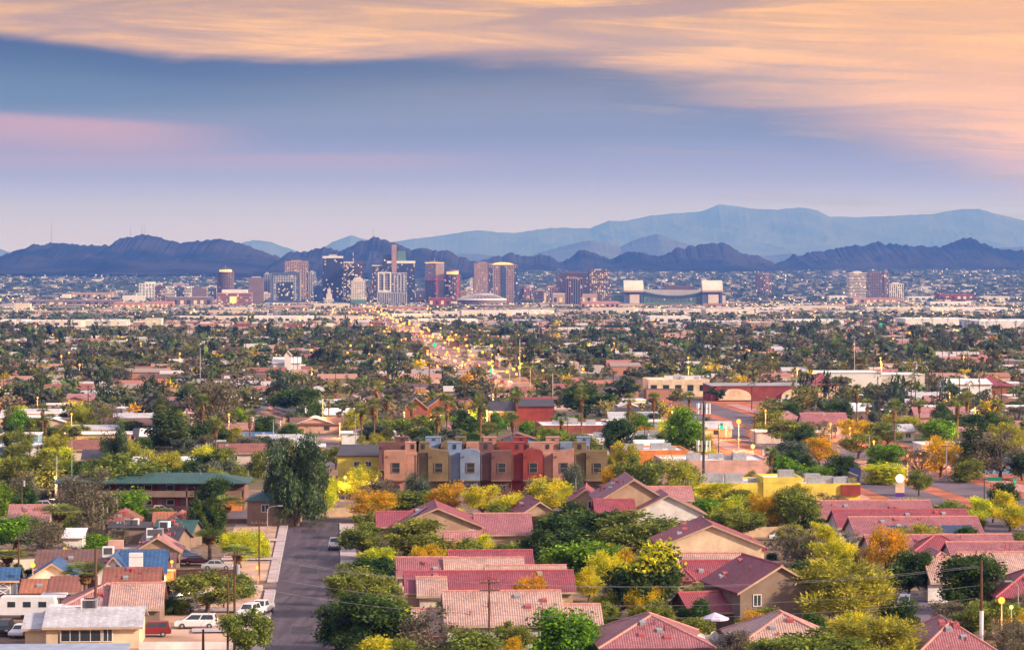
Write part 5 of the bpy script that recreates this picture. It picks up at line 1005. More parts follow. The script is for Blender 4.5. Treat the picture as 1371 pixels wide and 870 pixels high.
CROWN = {}                       # (kind, variant, leaf material) -> mesh, shared by copies
def crown_mesh(kd, k, lm):
    if (kd, k, lm) not in CROWN: CROWN[(kd, k, lm)] = quadmesh('crown', TREES[kd][k][1], K[lm])
    return CROWN[(kd, k, lm)]
TKIND = {}
def tree(name, x, y, z, w_, h, kd, lm, label=None, desc=None, group=None, cat='tree', two=None, pxy=None):
    k = random.randrange(3); t = thing(name, label, cat, (x, y, z), random.uniform(0, 6.28), group); t.scale = (w_, w_, h)
    meshobj('trunk', TREES[kd][k][0], t); meshobj('crown', crown_mesh(kd, k, lm), t)
    if two: o = meshobj('blossom', blossom_mesh(kd, k, two), t)
    if not label: PEND.append((t, desc, *(pxy or proj(x, y, z+h*.5))))
    return t
def blossom_mesh(kd, k, lm):
    key = (kd, k, lm, 'b')
    if key not in CROWN:
        q = TREES[kd][k][1].reshape(-1, 4, 3); c = q.mean(1); s = (c[:, 2] > .66) & (rng.uniform(size=len(c)) < .75); q2 = q[s]+np.array([0, 0, .03]); CROWN[key] = quadmesh('blossom', (q2+(q2.mean(1, keepdims=True)-np.array([0, 0, .5]))*.04).reshape(-1, 3), K[lm])
    return CROWN[key]
# palms: fans of leaflets on a ringed trunk with a skirt of dead fronds; height 1 = 10 m
def palm_variant(nf, skirt, fan=True, lw=.011):
    P = []; S_ = []
    for k in range(nf):
        a = rng.uniform(0, 2*math.pi); el = rng.uniform(-.35, 1.25); l = rng.uniform(.11, .15); d = np.array([math.cos(a)*math.cos(el), math.sin(a)*math.cos(el), math.sin(el)])
        c = np.array([0, 0, .955])+d*l*.75; side = np.cross(d, [0, 0, 1.0]); side /= np.linalg.norm(side)+1e-6; up = np.cross(side, d)
        for j in range(9):
            t = (j-4)/4*1.25; dd = d*math.cos(t)+side*math.sin(t)+np.array([0, 0, -.25*abs(t)]); dd /= np.linalg.norm(dd); wv = np.cross(dd, up); wv /= np.linalg.norm(wv)+1e-6
            e = c+dd*l*.95+np.array([0, 0, -.012]); m = c+dd*l*.5; P += [c, m+wv*lw*.55, e, m-wv*lw*.55]
        P += [np.array([0, 0, .95])-side*.002, np.array([0, 0, .95])+side*.002, c+side*.002, c-side*.002]
    for k in range(skirt):
        a = rng.uniform(0, 2*math.pi); z = rng.uniform(.72, .94); r = .035+.035*(z-.7)/.24; d = np.array([math.cos(a), math.sin(a), 0]); s2 = np.array([-d[1], d[0], 0])
        P0 = d*.012+np.array([0, 0, z]); S_ += [P0-s2*.008, P0+s2*.008, d*r+s2*.016+np.array([0, 0, z-.085]), d*r-s2*.016+np.array([0, 0, z-.085])]
    return np.array(P), np.array(S_)
PALM = []
for k in range(3):
    P_, S_ = palm_variant(46, 110); b = MB(); b.tube([(0, 0, -.03), (.004, 0, .2), (.003, .003, .6), (0, 0, .96)], [.028, .021, .018, .016], 9)
    me = bpy.data.meshes.new('trunk'); me.from_pydata(b.v, [], b.f); me.materials.append(K['palmbark'])
    PALM.append((me, quadmesh('fronds', P_, K['leaf_palm']), quadmesh('dead_skirt', S_, K['palm_skirt'])))
def palm(x, y, z, h, label=None, desc=None, fat=1.0, group='palms', skirt=True):
    k = random.randrange(3); t = thing('palm_tree', label, 'palm', (x, y, z), random.uniform(0, 6.28), group); w_ = 10*fat*(.6+.4*h/10); t.scale = (w_, w_, h)
    meshobj('trunk', PALM[k][0], t); meshobj('fronds', PALM[k][1], t)
    if skirt: meshobj('dead_skirt', PALM[k][2], t)
    if not label: PEND.append((t, desc, *proj(x, y, z+h*.9)))
    return t
# ---- trees one can place: kind letter, centre x, ground y, width px, height px
KIND = {  # letter: (name, crown shape, leaf, description, blossom)
 'G': ('green_tree', 'round', 'leaf_dark', 'dark green round tree', None), 'M': ('mesquite_tree', 'wide', 'leaf_mid', 'olive green spreading tree', None), 'B': ('acacia_tree', 'round', 'leaf_bright', 'bright green tree', None),
 'Y': ('blossom_tree', 'airy', 'leaf_yellow', 'yellow flowering tree', None), 'O': ('blossom_tree', 'airy', 'leaf_gold', 'golden orange flowering tree', None), 'S': ('sparse_tree', 'sparse', 'leaf_grey', 'thin greyish brown tree', None),
 'W': ('weeping_tree', 'weep', 'leaf_silver', 'grey green weeping tree', None), 'E': ('eucalyptus_tree', 'tall', 'leaf_euc', 'tall dark drooping eucalyptus', None), 'C': ('conifer_tree', 'cone', 'leaf_dark', 'dark pointed conifer', None),
 'V': ('palo_verde_tree', 'airy', 'leaf_olive', 'yellow green feathery tree', None), 'U': ('shrub', 'bush', 'leaf_mid', 'olive green shrub', None), 'D': ('shrub', 'bush', 'leaf_dark', 'dark green shrub', None), 'L': ('shrub', 'bush', 'leaf_bright', 'bright green shrub', None),
 'T': ('blossom_tree', 'round', 'leaf_dark', 'big dark tree with yellow blossom on top', 'leaf_yellow'), 'R': ('shrub', 'bush', 'leaf_red', 'dark red shrub', None), 'Q': ('blossom_shrub', 'bush', 'leaf_yellow', 'yellow flowering shrub', None), 'I': ('silver_tree', 'round', 'leaf_silver', 'grey green round tree', None)}
HAND = '''U470,862,64,30 D500,850,64,36 U520,830,54,32 D482,800,56,30 U472,778,40,26 U530,882,60,32 D562,868,54,30 D468,884,60,34 U500,890,60,30 M491,722,44,40 M551,756,104,58 M486,748,62,46 Y509,766,58,36 G500,792,66,48 M482,826,84,66 S468,812,40,52 G488,878,118,84 G452,872,70,66 Q514,892,62,40 Q547,846,30,34 S584,888,84,66 U628,900,96,52 S556,880,50,50
O602,690,62,44 Y647,692,66,46 Y683,700,58,40 W559,676,34,44 U556,682,70,26 O498,698,66,40 S510,686,54,44 Y436,694,38,48 E398,704,80,106 E376,702,40,82 E422,701,40,84 Y470,668,56,38 V486,664,44,44 Y642,746,46,30 U690,752,64,26 Q592,754,22,24
Y735,692,66,48 Q783,690,40,32 W768,678,40,52 W720,680,34,36 O829,672,44,46 M857,676,66,68 V907,676,66,58 Q912,684,44,30 S916,690,44,32 Y966,680,108,34 L938,696,54,30 Y981,712,52,44 M990,722,74,44 M984,690,64,36 O1022,706,48,48
G767,722,66,46 G756,742,104,58 M848,752,120,66 G814,742,66,52 L776,784,98,62 G724,764,64,48 T868,838,118,106 Y808,792,54,56 Y788,806,46,46 L754,882,84,66 U930,858,54,30 U1022,852,56,36 M690,884,50,54 M1064,716,64,62 O1030,714,46,52 D1088,716,54,26
S1068,758,76,52 Y1114,764,60,58 S1136,754,44,40 D1096,776,72,30 O1184,772,60,62 V1232,752,64,50 G1218,802,64,66 V1126,846,144,98 D1206,842,54,42 G1296,822,88,72 M1322,856,80,56 S1269,850,66,44 O1356,856,42,40 S1360,886,56,52 V1180,902,136,84 M1098,912,120,66 M1040,906,80,46
V1180,702,60,34 V1224,704,64,36 M1268,704,60,34 Y1306,704,56,34 M1330,700,46,36 Y1352,712,56,50 U1150,698,50,24 S1110,690,50,28 V1062,694,56,44 U1364,738,30,26 M1010,700,54,32
B1046,648,52,36 L1092,648,54,24 G1124,646,46,40 O1098,624,44,36 M1150,614,54,38 B1184,632,58,36 S1230,642,46,40 O1258,640,50,54 S1288,634,44,42 U1298,646,48,30 Q1180,648,62,26 M1230,664,34,34 S1340,642,66,58 V1318,628,54,46 M1059,600,66,36 G1072,606,48,36 M1032,588,50,36 S1098,596,36,30 V1206,585,56,30 G1290,590,62,40 M1186,600,50,34 O1145,592,54,34 M1250,590,46,32 V1350,610,52,44 B1260,600,50,34
B18,738,80,48 S56,744,62,48 L127,744,60,30 S122,716,72,80 S100,704,60,60 L170,698,60,44 M156,678,112,66 I198,674,52,56 M44,674,86,74 M14,668,56,66 Q66,648,34,34 G32,696,44,44 L4,690,40,40 C262,728,40,56 C286,726,46,62 G276,724,54,50 Y322,760,58,50 M277,822,88,54 U322,800,40,30 S300,815,40,40 M328,886,68,70 D221,822,34,28 R218,800,26,22 Q349,748,24,40 S262,800,30,28 U160,766,40,14 U215,700,40,20 U240,822,26,20
Q61,628,30,26 Q86,628,34,28 Y272,632,46,34 L120,612,38,26 L205,608,30,24 D74,588,40,16 G180,588,40,24 G236,612,84,56 S288,590,90,76 I246,628,40,42 U22,620,40,24 Y30,560,30,16 U345,640,30,34 Q300,640,40,20 G262,560,60,40 M120,574,56,36 V60,540,46,22 S330,612,44,26
L610,580,50,26 M650,586,40,20 V632,600,40,20 M556,600,70,44 L508,585,40,24 U480,580,40,18 G400,560,70,36 M690,560,50,30 L712,586,36,24 G784,560,70,44 M740,590,40,20 Y896,604,44,38 Y836,600,40,24 O866,598,50,24 B750,578,34,20 V838,652,40,60 V826,640,30,34'''.split()
for it in HAND:  # the yellow crown by the yellow block has lamplight put into its leaf colour
    kd = it[0]; xx, yb, wp, hp = [float(q) for q in it[1:].split(',')]; nm, shp, lf, ds, bl = KIND[kd]
    x, y, z = G(xx, yb); s = FPX/y
    k = random.uniform(.95, 1.08)
    tree(nm, x, y, z, wp/s*k*1.18, hp/s*k*1.08, shp, lf, None, ds, 'trees and shrubs', 'shrub' if 'shrub' in nm else 'tree', bl)
    foot(x, y, wp/s*.3, wp/s*.3)
for (xa, xb, yc, hd) in ((75, 545, 441, 215), (0, 120, 452.5, 85)):
    D_ = dist(yc); foot(((xa+xb)/2-CX)*D_/FPX, D_-45, (xb-xa)/2*D_/FPX, hd+50)
FX = np.array(FOOT)
def free(x, y, r=2.0):
    if np.any((np.abs(FX[:, 0]-x) < FX[:, 2]+r) & (np.abs(FX[:, 1]-y) < FX[:, 3]+r)): return False
    if y < 640 and abs(x-sxc(y)) < 9.5: return False
    if 705 < y < 875 and abs(x-sxc(y)) < 7: return False
    if y < 1500 and min(abs(x-bxc(y)+8), abs(x-bxc(y)-8)) < 6.5: return False
    if y > 1150 and abs(x-axc(y)) < (17 if 1300 < y < 3300 else 11)+.0005*y: return False
    for yy in (722, 905, 1330, 1720, 2300, 3000):
        if abs(y-(yy-.06*-x if False else yy+.06*x)) < 9: return False
    return True
# undergrowth and garden trees in the gaps of the estate and the older yards
def near_free(x, y, r=1.0):
    return free(x, y, r)
FX = np.array(FOOT); nf = 0
for _ in range(4000):
    xx, yb = rng.uniform(478, 1385), rng.uniform(700, 905); kd = random.choice('UUUDDLMMGYQVSOU')
    if rng.uniform() < .22: xx, yb = rng.uniform(-10, 340), rng.uniform(690, 880); kd = random.choice('UUDLSS')
    x, y, z = G(xx, yb); cr_ = px((1240, 868), (1228, 838), (1214, 812), (1185, 792), (1130, 776))
    if np.any((np.abs(FX[:, 0]-x) < FX[:, 2]+.6) & (np.abs(FX[:, 1]-y) < FX[:, 3]+.6)) or abs(x-sxc(y)) < (10 if x > sxc(y) else 19): continue
    if min(math.hypot(x-a, y-b) for a, b in cr_) < 7.5 or (xx < 175 and yb > 842) or (185 < xx < 345 and yb < 714): continue
    if xx < 340 and (abs(yb-785) < 10 or (yb > 815 and 170 < xx)): continue
    nm, shp, lf, ds, bl = KIND[kd]; sh = 'shrub' in nm; w_ = rng.uniform(2.0, 4.2) if sh else rng.uniform(4.0, 6.5); h = w_*rng.uniform(.6, .9) if sh else w_*rng.uniform(.7, .95)
    tree(nm, x, y, z, w_, h, shp, lf, None, 'small '+ds, 'trees and shrubs', 'shrub' if sh else 'tree', bl); FOOT.append((x, y, w_*.3, w_*.3)); FX = np.array(FOOT); nf += 1
    if nf >= 150: break
for xx, yb, yt, fat, lb in ((80, 724, 681, 2.5, 'fat palm with a brown skirt by the white metal shed'), (114, 822, 760, 1.8, 'skirted palm in front of the pink hip house at left'), (10, 778, 740, 2.1, 'palm at the left edge above the blue shed'), (300, 724, 670, 2.4, 'large palm rising in front of the dark conifers'), (281, 757, 714, 1.9, 'smaller palm below the conifers beside the dark red car'), (318, 782, 736, 1.7, 'palm among the yellow blossom and the wooden poles'), (263, 800, 772, 1.8, 'short palm by the bushy lot left of the street'), (1079, 586, 566, 1.1, 'first small palm before the cream gable house at right'), (1097, 586, 569, 1.1, 'middle small palm before the cream gable house at right'), (1118, 586, 570, 1.1, 'third small palm before the cream gable house at right'), (1273, 594, 569, 1.2, 'palm rising before the dark round tree at right'), (1231, 578, 540, 1.0, 'tall palm left of the long pink tile house'), (1293, 548, 522, 1.0, 'tall palm before the white metal hall'), (1322, 546, 523, 1.0, 'tall palm at the right end of the white metal hall')):
    x, y, z = G(xx, yb); s = FPX/y; palm(x, y, z, (yb-yt)/s, lb, fat=fat)
# saguaro cactus group
def saguaro(xx, yb, hp, lb, arms):
    x, y, z = G(xx, yb); h = hp*y/FPX; t = thing('saguaro_cactus', lb, 'cactus', (x, y, z), 0, 'tall cactuses in the yard'); b = MB(); b.tube([(0, 0, -.2), (0, 0, h*.5), (0, 0, h*.95), (0, 0, h)], [.26, .3, .24, .06], 10); b.build('stem', K['cactus'], t, True)
    for sg, u, l in arms:
        a = MB(); a.tube([(0, 0, h*u), (sg*.7, 0, h*u+.15), (sg*.85, 0, h*u+.7), (sg*.85, 0, h*u+l), (sg*.85, 0, h*u+l+.2)], [.16, .18, .18, .16, .04], 8); a.build('arm', K['cactus'], t, True)
K['cactus'] = pm('cactus_skin', (.20, .20, .10), .8, .3, 3)
saguaro(137, 707, 34, 'tallest saguaro cactus beside the thin tree with one raised arm', [(1, .45, 1.6)]); saguaro(133, 706, 22, 'plain saguaro cactus just left of the tallest saguaro', []); saguaro(143, 708, 20, 'short saguaro cactus with two arms right of the tallest saguaro', [(1, .4, .8), (-1, .5, .6)]); saguaro(124, 705, 40, 'slim bare saguaro inside the thin grey tree', [])
# ---- scattered trees: the nearer ones one by one, the far ones as one mass
occ = np.zeros((880, 1371), bool)                      # what nearer things already cover, to tell which scattered ones show
def cover(px0, px1, py0, py1, mark=True):
    a, b, c, d = int(max(px0, 0)), int(min(px1, 1371)), int(max(py0, 0)), int(min(py1, 880))
    if b <= a or d <= c: return 0
    f = 1-occ[c:d, a:b].mean()
    if mark: occ[c:d, a:b] = True
    return f
FX = np.array(FOOT)
# houses of the wooded plain, along the streets
walls_c = [srgb(*c) for c in ((214, 196, 182), (196, 160, 140), (176, 130, 112), (222, 214, 210), (150, 96, 84), (190, 176, 170))]
roofs_c = [(.50, .46, .47, 1), (.34, .30, .30, 1), (.42, .24, .20, 1), (.30, .13, .11, 1), (.40, .18, .15, 1), (.14, .10, .10, 1), (.52, .46, .44, 1), (.33, .26, .24, 1)]
HS = []
for _ in range(9000):
    y = math.sqrt(rng.uniform(600**2, 3600**2)); x = rng.uniform(-.182, .182)*y
    row = round((y-.06*x)/34.0)*34.0+.06*x; y = row+rng.uniform(-2, 2); x = round(x/19.0)*19.0+rng.uniform(-2, 2)
    if y < 590: continue
    px_, py_ = proj(x, y, gz(y))
    if (px_ < 360 or px_ > 850) and y < 640: continue
    if 300 < px_ < 1000 and y < 690: continue
    if not free(x, y+5, 8): continue
    if any(abs(x-h[0]) < 17 and abs(y-h[1]) < 22 for h in HS[-400:]): continue
    HS.append((x, y)); 
    if len(HS) > 2300: break
HS.sort(key=lambda h: h[1]); nh = 0; stuffH = []; stuffC = []
HM = {}
def hmesh(kind, wm, rm):
    key = (kind, wm, rm)
    if key not in HM:
        a, b, d, h, ri = (-7.5, 7.5, 10, 2.7, 1.7) if kind == 0 else (-6, 6, 12, 2.7, 1.9) if kind == 1 else (-9, 9, 11, 3.1, .2)
        wb = MB(); rb = MB()
        if kind == 0: wb.prism_x([(0, -1), (d, -1), (d, h), (d/2, h+ri), (0, h)], a, b); roof_gx(rb, a, b, 0, d, h+.05, ri)
        elif kind == 1: wb.prism([(a, -1), (b, -1), (b, h), (0, h+ri), (a, h)], 0, d); roof_gy(rb, a, b, 0, d, h+.05, ri)
        else: wb.box(a, b, 0, d, -1, h); rb.box(a-.3, b+.3, -.3, d+.3, h, h+.25)
        gb = MB(); 
        for u in (.3, .7): gb = MB().box(a+(b-a)*u-.8, a+(b-a)*u+.8, -.06, .02, .9, 2.1)
        ms = []
        for nm, bb, mm_ in (('wall', wb, wm), ('roof', rb, rm), ('window', gb, 'glass')):
            o = bb.build(nm, K[mm_]); ms.append(o.data); bpy.data.objects.remove(o)
        HM[key] = ms
    return HM[key]
def hquads(x, y, z, w_, d, h, ri, wc, rc, th=TH):
    c, s_ = math.cos(th), math.sin(th); f = lambda a, b, zz: (x+a*c-b*s_, y+a*s_+b*c, z+zz); A = w_/2
    Q = [f(-A, 0, -1), f(A, 0, -1), f(A, 0, h), f(-A, 0, h), f(-A, 0, -1), f(-A, d, -1), f(-A, d, h), f(-A, 0, h), f(A, 0, -1), f(A, d, -1), f(A, d, h), f(A, 0, h)]; Cc = [wc]*3
    if ri < .3: Q += [f(-A, 0, h), f(A, 0, h), f(A, d, h), f(-A, d, h)]; Cc += [rc]
    else:
        e = .5; Q += [f(-A-e, -e, h-.1), f(A+e, -e, h-.1), f(A+e, d/2, h+ri), f(-A-e, d/2, h+ri), f(-A-e, d+e, h-.1), f(A+e, d+e, h-.1), f(A+e, d/2, h+ri), f(-A-e, d/2, h+ri)]; Cc += [rc]*2
        Q += [f(-A, 0, h), f(-A, d/2, h+ri), f(-A, d/2, h+ri), f(-A, d, h), f(A, 0, h), f(A, d/2, h+ri), f(A, d/2, h+ri), f(A, d, h)]; Cc += [wc]*2
    return Q, Cc
wmats = [('white', 'white'), ('bone', 'cream'), ('salmon', 'salmon'), ('cream', 'cream'), ('tan', 'tan'), ('sky', 'blue')]; rmats = [('whiteroof', 'white'), ('white_shingle', 'white'), ('pink_tile', 'pink tile'), ('rust_shingle', 'rust'), ('slate_shingle', 'dark'), ('brown_shingle', 'brown'), ('whiteroof', 'white')]
for (x, y) in HS:
    z = gz(y); s = FPX/y
    if nh < 120 and y < 1500:
        kd = random.choice((0, 0, 1, 2)); wm, wn = random.choice(wmats); rm, rn = random.choice(rmats) if kd < 2 else ('whiteroof', 'white'); ms = hmesh(kd, wm, rm)
        t = thing('bungalow', None, 'house', (x, y, z), TH, 'homes scattered among the trees')
        for nm, me in zip(('wall', 'roof', 'window'), ms): meshobj(nm, me, t)
        PEND.append((t, f'{wn} {["house", "gable house", "flat block"][kd]} with {rn} roof' , *proj(x, y, z+2))); nh += 1
    else:
        w_, d, h = rng.uniform(11, 19), rng.uniform(9, 13), rng.uniform(2.7, 4.2); q, c = hquads(x, y, z, w_, d, h, random.choice((.1, 1.8, 1.6)), random.choice(walls_c), random.choice(roofs_c)); stuffH += q; stuffC += c
    FOOT.append((x, y+5, 8, 6))
# blocks farther out
for _ in range(2600):
    y = math.sqrt(rng.uniform(3000**2, 7600**2)); x = rng.uniform(-.19, .19)*y
    if not free(x, y, 12) or rng.uniform() > (.25 if y < 4200 else 1 if y < 5300 else .62): continue
    px_ = proj(x, y, 0)[0]
    w_, d, h = rng.uniform(14, 80 if y > 4000 else 34), rng.uniform(12, 35), rng.uniform(3.5, 9 if y > 4500 else 5.5)
    q, c = hquads(x, y, gz(y), w_, d, h, .1, random.choice([(.62, .56, .53, 1), (.66, .62, .62, 1), (.50, .36, .32, 1), (.42, .22, .20, 1), (.60, .48, .36, 1), (.34, .31, .34, 1)]), random.choice([(.56, .50, .50, 1), (.38, .34, .35, 1), (.46, .40, .40, 1), (.36, .25, .23, 1), (.20, .17, .18, 1)])); stuffH += q; stuffC += c
    if w_ > 24:
        for k in range(int(w_/9)):          # dark door and window openings
            xa = x-w_/2+4+k*9; q = [(xa, y-.4+.06*(xa-x), gz(y)+1), (xa+3.4, y-.4+.06*(xa-x), gz(y)+1), (xa+3.4, y-.4+.06*(xa-x), gz(y)+h*.7), (xa, y-.4+.06*(xa-x), gz(y)+h*.7)]; stuffH += q; stuffC += [(.06, .05, .06, 1)]
for _ in range(1700):
    y = rng.uniform(7600, 14200); x = rng.uniform(-.19, .19)*y; w_ = rng.uniform(12, 40)
    q, c = hquads(x, y, gz(y), w_, 14, rng.uniform(4, 9), .1, random.choice([(.62, .56, .55, 1), (.40, .33, .33, 1), (.30, .26, .27, 1)]), (.5, .46, .47, 1)); stuffH += q; stuffC += c
o = meshobj('distant_buildings', quadmesh('distant_buildings', stuffH, attrmat('distant_building_paint', 0, 0), stuffC)); tag(o, kind='stuff', label='mass of far low houses and flat blocks on the plain')
FX = np.array(FOOT)
# ---- scattered tree positions
cand = []
for (d0, d1, area) in ((560, 1000, 105), (1000, 1700, 90), (1700, 3100, 95)):
    n = int(.182*(d1**2-d0**2)/area)
    for _ in range(n):
        y = math.sqrt(rng.uniform(d0**2, d1**2)); x = rng.uniform(-.182, .182)*y; cand.append((y, x))
cand.sort(); nI = 0; ST = []
den = lambda x, y: .5+.5*math.sin(x*.021+1.3)*math.sin(y*.011+.4)+.25*math.sin(x*.06+y*.03)
for (y, x) in cand:
    px_, py_ = proj(x, y, gz(y))
    if y < 700 and 330 < px_ < 1000: continue
    if px_ > 880 and y < 900 and rng.uniform() < .6: continue
    if rng.uniform() > .45+.7*den(x, y) or not free(x, y, .5) or (y > 2450 and x > -.01*y and rng.uniform() < .5): continue
    u = rng.uniform(); right = px_ > 820
    if u < .085 if not right else u < .15: kd = 'P'
    elif u < .20: kd = 'Y' if rng.uniform() < .7 else 'O'
    elif u < .34: kd = 'G'
    elif u < .54: kd = 'M'
    elif u < .66: kd = 'B'
    elif u < .76: kd = 'I'
    elif u < .83: kd = 'S'
    elif u < .95: kd = 'V'
    else: kd = rng.choice(list('GIEMMC'))
    if kd in 'YO' and y > 1300 and rng.uniform() < .6: kd = 'M'
    w_ = rng.uniform(3.8, 8.5)*(1.5 if rng.uniform() < .12 else 1); h = w_*rng.uniform(.65, 1.05)
    if kd == 'P': h = rng.uniform(8, 15); w_ = 3
    if kd == 'E': h = rng.uniform(10, 15); w_ = h*.6
    if kd == 'C': h = rng.uniform(7, 12); w_ = h*.4
    if kd in 'YO': w_ *= .8; h *= .8
    ST.append((x, y, kd, w_, h))
desc_of = {k: v[3] for k, v in KIND.items()}; mass = []
for (x, y, kd, w_, h) in ST:
    z = gz(y); s = FPX/y; px_, py_ = proj(x, y, z); f = cover(px_-w_*s*.4, px_+w_*s*.4, py_-h*s*.95, py_-h*s*.25, False) if False else 1
    if nI < 240 and y < 1150 and -10 < px_ < 1381:
        if kd == 'P': palm(x, y, z, h, None, 'slender palm' if h > 11 else 'short palm')
        else:
            nm, shp, lf, ds, bl = KIND[kd]; tree(nm, x, y, z, w_*1.1, h*1.1, shp, lf, None, ds, 'trees and shrubs')
        nI += 1
    else: mass.append((x, y, kd, w_, h))
# ---- the far wooded plain as one mass of leaf clumps
lc = {'G': (.070, .105, .055), 'M': (.155, .16, .08), 'B': (.13, .19, .06), 'Y': (.66, .50, .035), 'O': (.62, .34, .03), 'I': (.13, .145, .115), 'S': (.23, .185, .145), 'V': (.22, .22, .06), 'E': (.055, .085, .045), 'C': (.03, .055, .035), 'P': (.11, .14, .055)}
proto = {}
for n, lf in ((190, .085), (70, .16)):
    for shp in ('round', 'wide', 'cone', 'tall', 'airy'):
        proto[(n, shp)] = [make_variant(shp, n, lf)[1].reshape(-1, 4, 3) for _ in range(5)]
pp, ps = palm_variant(10, 6, lw=.02); palmq = np.concatenate([pp.reshape(-1, 4, 3)[::2], ps.reshape(-1, 4, 3), np.array([[[-.02, 0, 0], [.02, 0, 0], [.016, 0, .95], [-.016, 0, .95]], [[0, -.02, 0], [0, .02, 0], [0, .016, .95], [0, -.016, .95]]])])
npf = len(pp)//8+len(pp) % 8 if False else len(pp.reshape(-1, 4, 3)[::2])
VQ = []; VC = []
def put(x, y, z, w_, h, q, col, lo=.68, hi=1.3):
    a = rng.uniform(0, 6.28); c, s_ = math.cos(a), math.sin(a); X = q[..., 0]*c-q[..., 1]*s_; Y_ = q[..., 0]*s_+q[..., 1]*c
    VQ.append(np.stack([x+X*w_, y+Y_*w_, z+q[..., 2]*h], -1).reshape(-1, 3).astype(np.float32)); n = len(q)
    cc = np.ones((n, 4), np.float32); cc[:, :3] = np.array(col)*rng.uniform(lo, hi, n)[:, None]*rng.uniform(.75, 1.25); VC.append(cc)
for (x, y, kd, w_, h) in mass:
    if kd == 'P': put(x, y, gz(y), 9, h, palmq, lc['P']); VC[-1][npf:, :3] = (.17, .10, .05); continue
    shp = {'G': 'round', 'B': 'round', 'I': 'round', 'M': 'wide', 'V': 'airy', 'Y': 'airy', 'O': 'airy', 'S': 'wide', 'E': 'tall', 'C': 'cone'}[kd]
    put(x, y, gz(y), w_*1.25, h*1.12, random.choice(proto[(190 if y < 1600 else 70, shp)]), lc[kd])
far_p = [make_variant('wide', 14, .24)[1].reshape(-1, 4, 3) for _ in range(6)]
for _ in range(15000):
    y = math.sqrt(rng.uniform(3100**2, 7500**2)); x = rng.uniform(-.19, .19)*y
    if not free(x, y, 2) or rng.uniform() < (.12 if y > 4700 else .45 if x > -.02*y else .2): continue
    w_ = rng.uniform(7, 14); put(x, y, gz(y), w_, w_*.75, random.choice(far_p), lc[random.choice('GGMIEMBS')])
for _ in range(9000):
    y = math.sqrt(rng.uniform(7500**2, 14000**2)); x = rng.uniform(-.19, .19)*y
    w_ = rng.uniform(14, 30); put(x, y, gz(y), w_, w_*.45, random.choice(far_p), lc[random.choice('GGMIE')])
o = meshobj('distant_trees', quadmesh('distant_trees', np.concatenate(VQ), attrmat('distant_foliage', 1, .3), np.concatenate(VC))); tag(o, kind='stuff', label='wooded plain of far trees and palms reading as one mass')
